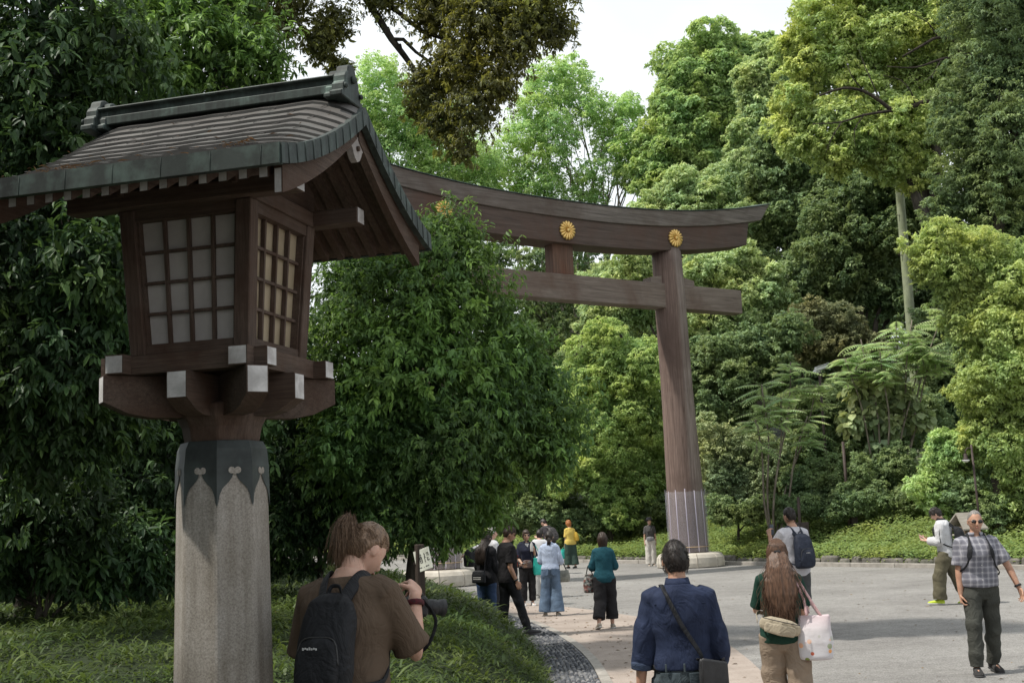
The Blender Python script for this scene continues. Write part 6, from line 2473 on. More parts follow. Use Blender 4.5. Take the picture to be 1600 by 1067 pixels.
mb = MB()
mb.box(p.scalp(180, 12, 1.22), (.05, .012, .018), None, bevel=.004)
mb.build('hair_clip', M_LEATHER, hr)
r_ = worn(p, 'waist_bag', 'cream waist bag slung across the back of the long haired woman', 'bag')
M_CREAM = cloth('cream_canvas', (.40, .345, .255), .8, 6)
mb = MB()
wc_ = V((-.03, -.185, 1.015 * k_ + p.dz))
ra = Matrix.Rotation(R(14), 3, 'Y')
mb.loft([(wc_ + ra @ V((x, .04 * (abs(x) / .19) ** 2, .0)), ra @ V((0, 0, h_)), ra @ V((.0, d_, 0))) for x, h_, d_ in ((-.17, .012, .012), (-.158, .042, .022), (-.09, .066, .038), (0, .072, .042), (.09, .066, .038), (.158, .042, .022), (.17, .012, .012))], 20, 2.6)
fuse('bag_body', mb, M_CREAM, r_, .007, 2, folds(.004, 14, 14, 1))
mb = MB()
mb.loft([(wc_ + ra @ V((x, -.048 + .05 * (abs(x) / .19) ** 2, -.022)), ra @ V((0, 0, h_)), ra @ V((0, d_, 0))) for x, h_, d_ in ((-.13, .01, .004), (-.12, .04, .010), (0, .048, .014), (.12, .04, .010), (.13, .01, .004))], 16, 3)
fuse('front_pocket', mb, M_CREAM, r_, .006, 2)
mb = MB()
mb.tube([wc_ + ra @ V((x, -.056 + .05 * (abs(x) / .19) ** 2, .045)) for x in np.linspace(-.15, .15, 9)], .0035, 5)
mb.build('zip', M_LEATHER, r_)
mb = MB()
strap(mb, smooth_path([wc_ + ra @ V((.185, .04, 0)), V((.21, 0, .96 * k_ + p.dz)), V((.10, .14, 1.0 * k_ + p.dz)), V((-.12, .14, 1.10 * k_ + p.dz)), V((-.20, .0, 1.12 * k_ + p.dz)), wc_ + ra @ V((-.185, .04, 0))], 6), .016, .2, hint=(0, 0, 1))
mb.build('waist_strap', M_CREAM, r_)
# printed tote
m, nt, bs = _nt('printed_tote')
v = coords(nt)
sx_ = nt.nodes.new('ShaderNodeSeparateXYZ'); lk(nt, v, sx_.inputs[0])
rz_ = ramp(nt, [(.0, (.52, .52, .56)), (.35, (.56, .55, .57)), (.7, (.58, .55, .56)), (1, (.58, .47, .49))])
lk(nt, math_(nt, 'MULTIPLY_ADD', sx_.outputs['Z'], 2.3), rz_.inputs[0])
mm = rz_.inputs[0].links[0].from_node; mm.inputs[2].default_value = 1.0
vo = nt.nodes.new('ShaderNodeTexVoronoi'); vo.inputs['Scale'].default_value = 15; vo.inputs['Randomness'].default_value = 1; lk(nt, v, vo.inputs['Vector'])
blob = ramp(nt, [(.30, (1, 1, 1)), (.34, (0, 0, 0))]); lk(nt, vo.outputs['Distance'], blob.inputs[0])
hue = ramp(nt, [(0, (.75, .30, .06)), (.3, (.18, .24, .06)), (.55, (.45, .10, .05)), (.8, (.72, .42, .10)), (1, (.10, .10, .11))], 'CONSTANT'); lk(nt, vo.outputs['Color'], hue.inputs[0])
lowz = ramp(nt, [(.30, (1, 1, 1)), (.72, (0, 0, 0))]); lk(nt, rz_.inputs[0].links[0].from_socket, lowz.inputs[0])
sel = math_(nt, 'MULTIPLY', blob.outputs[0], lowz.outputs[0])
c = mixc(nt, sel, rz_.outputs[0], hue.outputs[0])
lk(nt, c, bs.inputs['Base Color']); bs.inputs['Roughness'].default_value = .8
bump(nt, bs, nz(nt, v, 22, 3), .3, .01)
M_TOTE = m
shw = p.sho[1]
mouth = W(p, V((.250, -.115, 1.10 * k_ + p.dz)))
th1 = [W(p, V((.19, -.16, 1.10 * k_ + p.dz))), W(p, V((.175, -.12, 1.25 * k_ + p.dz))), W(p, shw + V((-.035, -.02, .062))), W(p, V((.19, .10, 1.28 * k_ + p.dz))), W(p, V((.22, -.02, 1.11 * k_ + p.dz)))]
th2 = [W(p, V((.31, -.14, 1.09 * k_ + p.dz))), W(p, V((.24, -.11, 1.22 * k_ + p.dz))), W(p, shw + V((-.012, -.015, .060))), W(p, V((.22, .08, 1.25 * k_ + p.dz))), W(p, V((.30, -.06, 1.10 * k_ + p.dz)))]
soft_bag('tote_bag', 'pink and white printed tote hanging from the shoulder of the long haired woman', 'bag', mouth, .27, .36, .11, M_TOTE, p.root.rotation_euler.z - R(8), [th1, th2], cloth('pink_strap', (.55, .36, .36), .85), top=.95)

# 4 --- man in the plaid shirt
q = G(1543, 1052)
m, nt, bs = _nt('plaid')
v = coords(nt)
sp_ = nt.nodes.new('ShaderNodeSeparateXYZ'); lk(nt, v, sp_.inputs[0])
def band(sock, per, w, off=0.0):
    a = math_(nt, 'FRACT', math_(nt, 'ADD', math_(nt, 'MULTIPLY', sock, 1.0 / per), off))
    r = ramp(nt, [(0, (1, 1, 1)), (w, (0, 0, 0))], 'CONSTANT'); lk(nt, a, r.inputs[0])
    return r.outputs[0]
hx = nt.nodes.new('ShaderNodeMath'); hx.operation = 'ADD'; lk(nt, sp_.outputs['X'], hx.inputs[0]); lk(nt, math_(nt, 'MULTIPLY', sp_.outputs['Y'], .35), hx.inputs[1])
base = (.235, .235, .265)
c = mixc(nt, math_(nt, 'MULTIPLY', band(hx.outputs[0], .062, .5), .55), base, (.10, .10, .125))
c = mixc(nt, math_(nt, 'MULTIPLY', band(sp_.outputs['Z'], .062, .5), .55), c, (.10, .10, .125))
c = mixc(nt, math_(nt, 'MULTIPLY', band(hx.outputs[0], .062, .12, .30), .4), c, (.45, .44, .46))
c = mixc(nt, math_(nt, 'MULTIPLY', band(sp_.outputs['Z'], .062, .12, .30), .4), c, (.45, .44, .46))
lk(nt, c, bs.inputs['Base Color']); bs.inputs['Roughness'].default_value = .85
bump(nt, bs, nz(nt, v, 24, 4), .3, .012)
M_PLAID = m
p = Person('older man in sunglasses and a grey plaid shirt, striding towards the viewer', (q.x, q.y, 0), 186, 1.79, lean=3, head=(2, 0),
           arms=[((-.50, .10, -.9), (-.30, .22, -.9), None, (.6, .2, 0), .5), ((.14, .0, -1), (.03, .10, -1), None, (-.7, .2, 0), .85)],
           legs=[((-.06, -.10, -1), (-.02, -.36, -1), (-.15, 1, -.10)), ((.07, .24, -1), (.03, .02, -1), (.12, 1, 0))], tone='tan', voxel=.0075, girth=1.16)
p.body()
p.shirt(M_PLAID, sleeve=.82, hem=.93, loose=.020, sl_loose=.030, amp=.009, ph=1.7, flare=.0, collar=1.478)
p.collar(M_PLAID, .070, .028)
mb = MB()
for z in (1.40, 1.33, 1.25, 1.17, 1.09, 1.01):
    q_ = p.sp(V((0, .118 * (1.02 if z > 1.3 else 1.18 if z < 1.3 else 1), z * p.k + p.dz)))
    mb.lathe([(.006, 0), (.006, .003), (0, .004)], 10, q_ + V((0, .026, 0)), 0, True, Matrix.Rotation(R(-90), 3, 'X'))
mb.build('shirt_button', M_SOLE, p.root)
mb = MB()
for sx in (-1, 1):
    mb.box(p.sp(V((sx * .085, .139, 1.30 * p.k + p.dz))), (.105, .010, .115), Matrix.Rotation(R(-sx * 14), 3, 'Z'), bevel=.004)
mb.build('chest_pocket', M_PLAID, p.root)
# V of bare skin at the open collar
p.trousers(cloth('dark_olive', (.062, .064, .055), .7, 5), loose=.018, flare=.004, amp=.012, ph=.4, waist=1.0)
p.shoes(cloth('trail_shoe', (.05, .048, .046), .5, 20), M_SOLE_D, 1.05)
hr = p.hair_cap(H_GREY, front=.088, back=-.06, side=.0, thick=1.05, lump=.003, ph=.9)
p.face(glasses=True, lips=(.34, .15, .12), brow=(.14, .12, .10))
wristband(p, 0, 1.9, M_WATCH, .012, .006, 'watch')
backpack(p, 'dark backpack of the man in the plaid shirt, only its straps and edge in view', M_BLACK_BAG, w=.30, h=.46, d=.16, z=1.18, dy=-.175)

# 5 --- man in the pale grey T-shirt taking a picture
q = P(1240, 850, 17.8)
p = Person('man in a pale grey T-shirt and dark shorts, lifting a phone to take a picture', (q.x, q.y, 0), -22, 1.88, lean=2, head=(2, -8),
           arms=[((-.12, .62, -.72), (.22, .55, .85), None, (.5, .3, .2), .8), ((.30, .5, -.75), (-.45, .72, .55), None, (-.5, .3, .2), .8)],
           tone='tan', voxel=.009, girth=1.04)
p.body()
p.shirt(cloth('pale_grey_tee', (.50, .49, .52), .85, 4), sleeve=.85, hem=.84, loose=.022, sl_loose=.034, amp=.008, ph=.9, flare=.01)
mb = MB()
for i_ in range(9):
    for j_ in range(2):
        if (i_ * 3 + j_) % 4 == 3: continue
        q_ = p.sp(V((-.155 + .017 * i_ * .6, -.138 + .012 * (8 - i_) * .5, (1.36 - .028 * i_ * .55 - j_ * .035) * p.k + p.dz)))
        mb.box(q_, (.020, .004, .024), Matrix.Rotation(R(-28), 3, 'Z') @ Matrix.Rotation(R(20), 3, 'Y'))
mb.build('back_print', cloth('print_black', (.03, .03, .03)), p.root)
p.trousers(cloth('dark_grey_shorts', (.075, .078, .08)), 'shorts', L=.98, loose=.034, flare=.03)
p.shoes(M_SOLE, M_SOLE)
hr = p.hair_cap(H_DARK, front=.05, back=-.06, side=.0, thick=1.08, lump=.004)
p.short_strands(H_DARK, 300, .02, parent=hr)
backpack(p, 'navy backpack on the man in the pale grey T-shirt', M_NAVY_BAG, w=.30, h=.50, d=.16, z=1.17, dy=-.165, logo=M_SOLE)
ph_ = p.wri[0].lerp(p.wri[1], .35) + V((-.02, .08, .11))
r_ = thing('phone', 'black phone held up by the man in the pale grey T-shirt', 'phone', W(p, ph_), p.root.rotation_euler.z)
MB().box((0, 0, 0), (.075, .009, .155), bevel=.004).build('phone_case', M_PHONE, r_)
mb = MB(); mb.box((0, -.0062, 0), (.068, .002, .146)); mb.build('screen', pm('screen', (.05, .06, .08), (.12, .14, .16), 12, .15, 0), r_)

# 6 --- youth in the white jacket walking left
q = G(1486, 944)
p = Person('youth in a white jacket and olive trousers walking with eyes on his phone', (q.x, q.y, 0), -62, 1.79, lean=5, head=(26, -4),
           arms=[((-.10, .12, -1), (.25, .85, .12), None, (0, 0, 1), .7), ((.10, .05, -1), (-.25, .88, .16), None, (0, 0, 1), .7)],
           legs=[((-.03, .34, -1), (0, .06, -1), (-.1, 1, .05)), ((.03, -.26, -1), (0, -.46, -1), (.1, 1, -.25))], tone='fair', voxel=.009)
p.body()
M_WJ = cloth('white_jacket', (.56, .56, .57), .85, 4)
p.shirt(M_WJ, 'jacket', sleeve=1.9, hem=.84, loose=.034, sl_loose=.034, amp=.011, ph=1.1, flare=.004)
p.collar(cloth('black_collar', (.02, .02, .022)), .070, .05)
mb = MB()
for i in (0, 1):
    sx = i * 2 - 1
    pts = [p.sho[i] + V((sx * .045, -.01, .055)), p.arm_pt(i, .3) + V((sx * .085, 0, .01)), p.arm_pt(i, .7) + V((sx * .080, -.01, 0)), p.arm_pt(i, 1) + V((sx * .07, -.03, -.01))]
    mb.tube(smooth_path(pts, 4), .010, 6, flat=(1, .4))
mb.build('sleeve_stripe', cloth('black_collar', (.02, .02, .022)), p.root)
p.trousers(cloth('olive_cargo', (.130, .118, .078), .75, 5), loose=.040, flare=.014, amp=.014, ph=.2)
p.shoes(pm('neon_shoe', (.42, .55, .03), (.55, .68, .06), 9, .6, 0), M_SOLE, 1.08)
hr = p.hair_cap(H_DARK, front=.03, back=-.075, side=-.03, thick=1.13, lump=.006)
p.short_strands(H_DARK, 300, .035, az=(0, 360), el=(0, 90), parent=hr)
p.face()
backpack(p, 'black backpack on the youth in the white jacket', M_BLACK_BAG, w=.31, h=.46, d=.18, z=1.15, dy=-.185)
r_ = thing('phone', 'pink cased phone in the hands of the youth in the white jacket', 'phone', W(p, p.wri[0].lerp(p.wri[1], .5) + V((0, .10, .06))), p.root.rotation_euler.z)
MB().box((0, 0, 0), (.074, .150, .009), Matrix.Rotation(R(40), 3, 'X'), bevel=.004).build('phone_case', pm('pink_case', (.55, .30, .33), (.62, .36, .38), 9, .5, 0), r_)

# 7 --- woman in teal
q = G(948, 982)
p = Person('woman in a teal top and black cropped trousers, walking away', (q.x, q.y, 0), 4, 1.565, lean=2, head=(8, 2),
           arms=[((-.28, .0, -1), (.10, .75, -.1), None, (1, 0, .3), .7), ((.24, .02, -1), (-.12, .80, .05), None, (-1, 0, .3), .7)],
           legs=[((-.02, -.12, -1), (-.10, -.42, -1), (-.25, 1, -.25)), ((.04, .12, -1), (.02, .02, -1), (.1, 1, 0))], tone='fair', male=False, voxel=.009, girth=1.06)
p.body()
p.shirt(cloth('teal', (.020, .085, .112), .72, 4), sleeve=1.35, hem=.84, loose=.020, sl_loose=.022, amp=.008, ph=.5, flare=.008)
p.trousers(cloth('black_trousers', (.024, .023, .025), .7), L=1.80, loose=.034, flare=.014, amp=.010)
p.shoes(cloth('beige_shoe', (.36, .32, .27)), M_SOLE)
hr = p.hair_cap(hair_mat('darkbrown_hair', (.022, .014, .010), (.075, .048, .034)), front=.04, back=-.14, side=-.13, thick=1.16, lump=.005)
P_ = []
for _ in range(260):
    a = random.uniform(80, 280); e = random.uniform(-5, 85)
    P_.append(smooth_path([p.scalp(a, e, 1.12), p.scalp(a, e * .4 - 20, 1.20), p.scalp(a, -42, 1.24) + V((0, 0, -.015)), p.scalp(a, -50, 1.28) + V((random.gauss(0, .008), random.gauss(0, .006), -.05 - .03 * random.random()))], 2))
p.strands(CL['darkbrown_hair'], P_, .0045, 'hair_strands', hr)
M_FLORAL = pm('dark_floral', (.05, .06, .055), (.30, .30, .28), 22, .8, .2, lo=.45, hi=.55, blot=((.35, .10, .08), 16, .8))
m_ = W(p, p.arm_pt(0, 1.12) + V((-.055, .02, -.10)))
hp = [W(p, p.arm_pt(0, 1.12) + V((-.10, .02, -.10))), W(p, p.arm_pt(0, 1.15) + V((-.055, .02, .048))), W(p, p.arm_pt(0, 1.12) + V((.0, .02, -.10)))]
soft_bag('handbag', 'dark flowered cloth bag on the forearm of the woman in teal', 'bag', m_, .20, .31, .12, M_FLORAL, p.root.rotation_euler.z + R(40), [hp], M_LEATHER)

# 8 --- woman in the pale blue shirt and wide jeans
q = G(863, 962)
p = Person('woman in a pale blue shirt and wide blue jeans, seen from behind', (q.x, q.y, 0), 6, 1.60, lean=2, head=(14, 0),
           arms=[((-.22, .05, -1), (.18, .80, .1), None, (1, 0, .3), .7), ((.24, -.02, -1), (.02, .72, -.15), None, (-1, 0, .3), .7)],
           legs=[((-.07, .10, -1), (-.05, -.05, -1)), ((.05, .02, -1), (.03, -.12, -1))], tone='fair', male=False, voxel=.009, girth=1.08)
p.body()
p.shirt(cloth('pale_blue', (.43, .50, .64), .86, 4), sleeve=1.5, hem=.955, loose=.020, sl_loose=.026, amp=.009, ph=1.9)
p.collar(cloth('pale_blue', (.43, .50, .64)), .060, .032)
jb = cloth('blue_jeans', (.135, .195, .285), .62, 5)
tr_ = p.trousers(jb, loose=.018, flare=.070, waist=1.03, amp=.007, ph=.7)
mb = MB()
for sx in (-1, 1):
    poly = [(-.055, .06), (.055, .06), (.055, -.045), (0, -.07), (-.055, -.045)]
    mb.prism(poly, V((sx * .082, -.132, .905 * p.k + p.dz)), V((1, sx * .30, 0)).normalized(), (0, .10, 1), V((0, -.008, 0)))
mb.build('back_pocket', cloth('blue_jeans_dark', (.11, .16, .24), .6, 5), tr_, bevel=.003)
p.shoes(cloth('beige_shoe', (.36, .32, .27)), M_SOLE)
hr = p.hair_cap(H_DARK, front=.045, back=-.085, side=-.05, thick=1.10, lump=.004)
P_ = []
t0 = p.scalp(180, -18, 1.12)
for _ in range(110):
    P_.append(smooth_path([t0 + V((random.gauss(0, .008), 0, random.gauss(0, .006))), t0 + V((random.gauss(0, .014), -.035, -.04)), t0 + V((random.gauss(0, .018), -.03 + random.gauss(0, .008), -.12)), t0 + V((random.gauss(0, .016), -.02, -.20 - .05 * random.random()))], 2))
p.strands(H_DARK, P_, .004, 'ponytail', hr)
M_GREYBAG = pm('grey_bag_cloth', (.13, .135, .115), (.27, .27, .235), 10, .8, .2)
m_ = W(p, p.arm_pt(1, 1.3) + V((.035, .0, -.16)))
hp = [W(p, p.arm_pt(1, 1.3) + V((.035 - .07, .0, -.16))), W(p, p.arm_pt(1, 1.3) + V((.0, .0, .046))), W(p, p.arm_pt(1, 1.3) + V((.035 + .07, .0, -.16)))]
soft_bag('handbag', 'round grey green handbag on the forearm of the woman in the pale blue shirt', 'bag', m_, .25, .22, .14, M_GREYBAG, p.root.rotation_euler.z, [hp], M_LEATHER)

# 9 --- woman in navy facing the viewer
q = G(826, 946)
p = Person('woman in sunglasses, navy blouse and black trousers, facing the viewer', (q.x, q.y, 0), 172, 1.585, lean=1, head=(2, -4),
           arms=[((-.16, .05, -1), (.12, .55, .62), None, (.8, .2, 0), .9), ((.24, .08, -1), (-.30, .70, -.55), None, (-1, 0, .3), .6)],
           legs=[((-.03, .04, -1), (0, -.03, -1)), ((.03, .02, -1), (0, -.03, -1))], tone='mid', male=False, voxel=.009, girth=1.12)
p.body()
p.shirt(cloth('navy_blouse', (.026, .029, .050), .7), sleeve=.95, hem=.88, loose=.024, sl_loose=.030, amp=.008, ph=.4, collar=1.462)
p.collar(cloth('navy_blouse', (.026, .029, .050)), .066, .022)
mb = MB()
mb.add([p.sp(V((x, .128 - .02 * (z - 1.28) / .17, z * p.k + p.dz))) for x, z in ((-.045, 1.448), (.045, 1.448), (.0, 1.33))], [(0, 1, 2), (2, 1, 0)][:1])
mb.build('white_undershirt', M_WJ, p.root)
p.trousers(cloth('black_trousers', (.024, .023, .025)), L=1.92, loose=.022, amp=.008)
p.shoes(cloth('white_shoe', (.62, .60, .58)), M_SOLE)
p.hair_cap(hair_mat('darkbrown_hair', (.022, .014, .010), (.075, .048, .034)), front=.045, back=-.10, side=-.075, thick=1.15, lump=.004)
p.face(glasses=True, lips=(.42, .14, .12))
r_ = thing('bottle', 'white drink bottle in the raised hand of the woman in navy', 'bottle', W(p, p.wri[0] + V((.06, .07, -.03))), 0)
mb = MB(); mb.lathe([(.03, 0), (.032, .01), (.032, .14), (.020, .17), (.014, .18), (.014, .195), (0, .196)], 16); mb.build('bottle_body', M_SOLE, r_)
M_TEALBAG = pm('turquoise_bag', (.02, .36, .30), (.04, .48, .40), 8, .5, .2)
sh_ = p.sho[0]
m_ = W(p, V((-.235, .10, 1.10 * p.k + p.dz)))
soft_bag('carrier_bag', 'turquoise carrier bag hanging beside the woman in navy', 'bag', m_, .26, .36, .09, M_TEALBAG, p.root.rotation_euler.z + R(30), [[m_ + V((-.07, 0, 0)), W(p, sh_ + V((-.02, .02, .06))), m_ + V((.07, 0, 0))]], M_TEALBAG, top=.95)
r_ = worn(p, 'handbag', 'small brown handbag in front of the woman in navy', 'bag')
mb = MB()
hc_ = V((.02, .20, .99 * p.k + p.dz))
mb.loft([(hc_ + V((0, 0, z)), V((.11 * a, 0, 0)), V((0, .045 * a, 0))) for z, a in ((-.10, .75), (-.09, 1), (0, 1), (.05, .85), (.07, .5))], 18, 2.8)
fuse('bag_body', mb, pm('brown_leather', (.07, .045, .04), (.14, .10, .09), 8, .6, .2), r_, .008, 2)
mb = MB(); strap(mb, smooth_path([hc_ + V((.1, 0, .05)), V((.14, .14, 1.2 * p.k + p.dz)), p.sp(V((.11, .03, 1.49 * p.k + p.dz))), p.sp(V((.0, .13, 1.36 * p.k + p.dz))), V((-.09, .16, 1.15 * p.k + p.dz)), hc_ + V((-.1, 0, .05))], 5), .008, .3); mb.build('bag_strap', M_LEATHER, r_)

# 10 --- man in the black T-shirt with the red print
q = G(797, 996)
p = Person('man in sunglasses and a black T-shirt with a red print, looking down to the right', (q.x, q.y, 0), 66, 1.76, lean=0, head=(18, 12),
           arms=[((-.06, .16, -1), (.02, .92, .0), None, (.3, 0, 1), .6), ((.10, -.12, -1), (.08, .42, -1), None, (-1, 0, 0), .6)],
           legs=[((-.06, -.06, -1), (-.02, -.10, -1), (-.2, 1, 0)), ((.06, .34, -1), (.04, .30, -1), (.2, 1, .12))], tone='tan', voxel=.008, girth=1.06)
p.body()
p.shirt(cloth('black_tee', (.020, .019, .021), .7), sleeve=.80, hem=.86, loose=.020, sl_loose=.028, amp=.008, ph=2.6)
mb = MB()
for (dx, dz, w_, h_, a_) in ((0, .05, .05, .10, 20), (-.03, .02, .035, .09, -35), (.03, 0, .03, .10, 40), (0, -.05, .06, .06, 10), (-.035, -.09, .03, .08, -20), (.03, -.10, .028, .09, 25), (0, .0, .09, .022, 5), (0, -.13, .05, .03, 0)):
    q_ = p.sp(V((dx + .015, .119 * 1.06 + .030, (1.24 + dz) * p.k + p.dz)))
    mb.box(q_, (w_, .004, h_), Matrix.Rotation(R(a_), 3, 'Y'), taper=(.5, 1))
mb.build('red_print', pm('red_ink', (.45, .03, .02), (.60, .06, .04), 20, .7, 0), p.root)
p.trousers(cloth('black_jeans', (.022, .023, .026), .7), loose=.014, amp=.008)
p.shoes(M_LEATHER, M_SOLE_D, 1.08)
hr = p.hair_cap(hair_mat('darkbrown_hair', (.022, .014, .010), (.075, .048, .034)), front=.045, back=-.065, side=.0, thick=1.10, lump=.005)
p.short_strands(CL['darkbrown_hair'], 300, .028, az=(0, 360), el=(10, 90), parent=hr)
p.face(glasses=True)
wristband(p, 1, 1.9, M_WATCH, .014, .006, 'watch'); wristband(p, 0, 1.9, M_WATCH, .010, .006)
r_ = thing('phone', 'dark phone in the outstretched hand of the man with the red print', 'phone', W(p, p.wri[0] + V((.03, .12, .035))), p.root.rotation_euler.z)
MB().box((0, 0, 0), (.075, .155, .010), Matrix.Rotation(R(12), 3, 'X'), bevel=.004).build('phone_case', M_PHONE, r_)

# 11 --- woman in black beside him
q = G(762, 990)
p = Person('woman with long straight dark hair, black top and blue jeans, beside the red print', (q.x, q.y + .3, 0), 30, 1.67, lean=2, head=(10, 10),
           arms=[((-.16, .1, -1), (.1, .7, -.4), None, (1, 0, 0), .6), ((.12, .0, -1), (.0, .5, -.8), None, (-1, 0, 0), .6)], tone='fair', male=False, voxel=.009, girth=1.06)
p.body()
p.shirt(cloth('black_top', (.016, .016, .018), .7), sleeve=1.8, hem=.80, loose=.026, sl_loose=.026, amp=.008)
p.trousers(cloth('indigo_jeans', (.045, .075, .15), .6), loose=.018, amp=.008)
p.shoes(M_LEATHER, M_SOLE_D)
HB = hair_mat('black_brown_hair', (.014, .010, .008), (.055, .038, .030))
hr = p.hair_cap(HB, front=.04, back=-.13, side=-.12, thick=1.12, lump=.003)
P_ = []
for _ in range(330):
    a = random.uniform(85, 275); e = random.uniform(0, 85); sx = (a - 180) / 95
    P_.append(smooth_path([p.scalp(a, e, 1.10), p.scalp(a, -20, 1.18), V((-sx * .09, -.12 - .03 * random.random(), 1.46 * p.k)), V((-sx * .10 + random.gauss(0, .008), -.155 - .02 * random.random(), 1.30 * p.k)), V((-sx * .085 + random.gauss(0, .01), -.15, (1.16 + .06 * random.random()) * p.k))], 2))
p.strands(HB, P_, .0055, 'hair_strands', hr)
r_ = worn(p, 'shoulder_bag', 'black shoulder bag with pale stripes at the side of the woman in black', 'bag')
mb = MB()
mb.loft([(V((-.02, -.20, (z) * p.k + p.dz)), V((.13 * a, 0, 0)), V((0, .06 * a, 0))) for z, a in ((.86, .8), (.875, 1), (1.0, 1), (1.06, .85), (1.08, .5))], 18, 2.8)
fuse('bag_body', mb, M_BLACK_BAG, r_, .008, 2)
mb = MB()
for z in (.93, .96): mb.box((-.02, -.262, z * p.k + p.dz), (.15, .004, .010))
mb.build('stripe', M_SOLE, r_)
mb = MB(); strap(mb, smooth_path([V((.09, -.19, 1.05 * p.k)), V((.10, -.16, 1.3 * p.k)), V((.10, -.03, 1.50 * p.k)), V((.06, .14, 1.3 * p.k)), V((-.1, .14, 1.1 * p.k)), V((-.14, -.16, 1.05 * p.k))], 5), .010, .3); mb.build('bag_strap', M_BLACK_BAG, r_)

# 12 --- person in white behind them
q = G(772, 962)
p = Person('person in a white shirt with a patterned head scarf, half hidden behind the others', (q.x, q.y, 0), 58, 1.70, lean=0, head=(0, 30),
           arms=[((-.75, -.40, -.25), (-.5, -.55, -.30), None, (0, 0, -1), .5), ((.15, .1, -1), (0, .5, -.6), None, (-1, 0, 0), .5)], tone='fair', male=False, voxel=.010)
p.body()
p.shirt(cloth('white_shirt', (.60, .60, .62), .88), sleeve=1.8, hem=.84, loose=.026, sl_loose=.034, amp=.009)
p.trousers(cloth('dark_trousers', (.04, .04, .045)), loose=.02)
p.shoes(M_LEATHER, M_SOLE_D)
p.hair_cap(pm('scarf', (.02, .02, .02), (.62, .60, .56), 38, .8, .1, lo=.48, hi=.56), front=.04, back=-.10, side=-.03, thick=1.16, name='head_scarf')
p.face()
r_ = worn(p, 'shoulder_bag', 'bulky black bag hanging left of the pair in black', 'bag')
mb = MB()
mb.loft([(V((-.36, -.30, z * p.k)), V((.15 * a, 0, 0)), V((0, .09 * a, 0))) for z, a in ((.98, .7), (1.0, 1), (1.15, 1.05), (1.28, .8), (1.34, .4))], 18, 2.6)
fuse('bag_body', mb, M_BLACK_BAG, r_, .009, 2)
mb = MB(); strap(mb, smooth_path([V((-.25, -.28, 1.3 * p.k)), p.sho[0] + V((-.10, -.05, .04)), V((-.46, -.3, 1.3 * p.k))], 6), .02, .3); mb.build('bag_strap', M_BLACK_BAG, r_)

# 13 --- man in the dark T-shirt, bent, behind the woman in pale blue
q = G(861, 897)
p = Person('tall man in a dark grey T-shirt looking down, behind the woman in pale blue', (q.x, q.y, 0), -38, 1.80, lean=16, head=(28, -12),
           arms=[((-.12, .25, -1), (.2, .9, .1), None, (0, 0, 1), .6), ((.10, .2, -1), (-.2, .9, .1), None, (0, 0, 1), .6)], tone='fair', voxel=.011, girth=1.1)
p.body()
p.shirt(cloth('charcoal_tee', (.055, .05, .055), .75), sleeve=.8, hem=.88, loose=.022, sl_loose=.03)
p.trousers(cloth('dark_blue_jeans', (.06, .085, .13), .7), loose=.018)
p.shoes(M_LEATHER, M_SOLE_D)
p.hair_cap(H_DARK, front=.045, back=-.06, side=.01, thick=1.12, lump=.008)
p.face(glasses=True)
backpack(p, 'mottled dark backpack on the tall man in the dark grey T-shirt', pm('mottled_nylon', (.02, .02, .022), (.11, .10, .10), 18, .7, .2), w=.32, h=.44, d=.15, z=1.2, dy=-.165)

# 14 --- person in white left of the pale blue shirt
q = G(846, 934)
p = Person('person in loose white clothes mostly hidden by the woman in pale blue', (q.x, q.y, 0), 20, 1.56, lean=4, head=(10, 0), tone='fair', male=False, voxel=.011,
           arms=[((-.35, .3, -.8), (.0, .7, .5), None, (0, 0, 1), .5), ((.2, .3, -.8), (-.1, .8, .3), None, (0, 0, 1), .5)])
p.body()
p.shirt(cloth('white_shirt', (.60, .60, .62)), sleeve=1.7, hem=.84, loose=.04, sl_loose=.04)
p.trousers(cloth('white_trousers', (.55, .54, .52)), loose=.03)
p.shoes(M_SOLE, M_SOLE)
p.hair_cap(H_DARK, front=.045, back=-.10, side=-.06, thick=1.13)

# 15 --- woman in yellow
q = G(893, 888)
p = Person('red haired woman in a yellow top and dark green wide trousers', (q.x, q.y, 0), -30, 1.64, lean=2, head=(8, -10),
           arms=[((-.10, .05, -1), (-.05, .25, -1), None, (1, 0, 0), .9), ((.14, .15, -1), (-.1, .8, -.1), None, (-1, 0, 0), .6)],
           legs=[((-.03, .12, -1), (0, .0, -1)), ((.03, -.1, -1), (0, -.2, -1))], tone='mid', male=False, voxel=.011, girth=1.22)
p.body()
p.shirt(cloth('yellow_top', (.62, .47, .12), .88), sleeve=.85, hem=.87, loose=.028, sl_loose=.036)
p.trousers(cloth('dark_green_trousers', (.045, .075, .06), .75), L=1.88, loose=.045, flare=.03)
p.shoes(cloth('black_shoe', (.03, .03, .03)), M_SOLE, 1.05)
p.hair_cap(H_GINGER, front=.035, back=-.115, side=-.08, thick=1.25, lump=.010)
m_ = W(p, p.wri[0] + V((0, .05, -.13)))
soft_bag('carrier_bag', 'turquoise carrier bag in the hand of the woman in yellow', 'bag', m_, .27, .34, .10, M_TEALBAG, p.root.rotation_euler.z, [[m_ + V((-.06, 0, 0)), W(p, p.wri[0] + V((0, .05, -.06))), m_ + V((.06, 0, 0))]], M_TEALBAG, top=.92, voxel=.010)
r_ = worn(p, 'shoulder_bag', 'mustard shoulder bag against the back of the woman in yellow', 'bag')
mb = MB()
mb.loft([(V((.16, -.13, z * p.k)), V((.09 * a, -.05 * a, 0)), V((.03, .05, 0)) * a) for z, a in ((1.0, .7), (1.02, 1), (1.15, 1), (1.25, .7), (1.33, .3))], 16, 2.6)
fuse('bag_body', mb, pm('mustard_cloth', (.45, .28, .03), (.58, .38, .06), 8, .8, .1), r_, .010, 2)
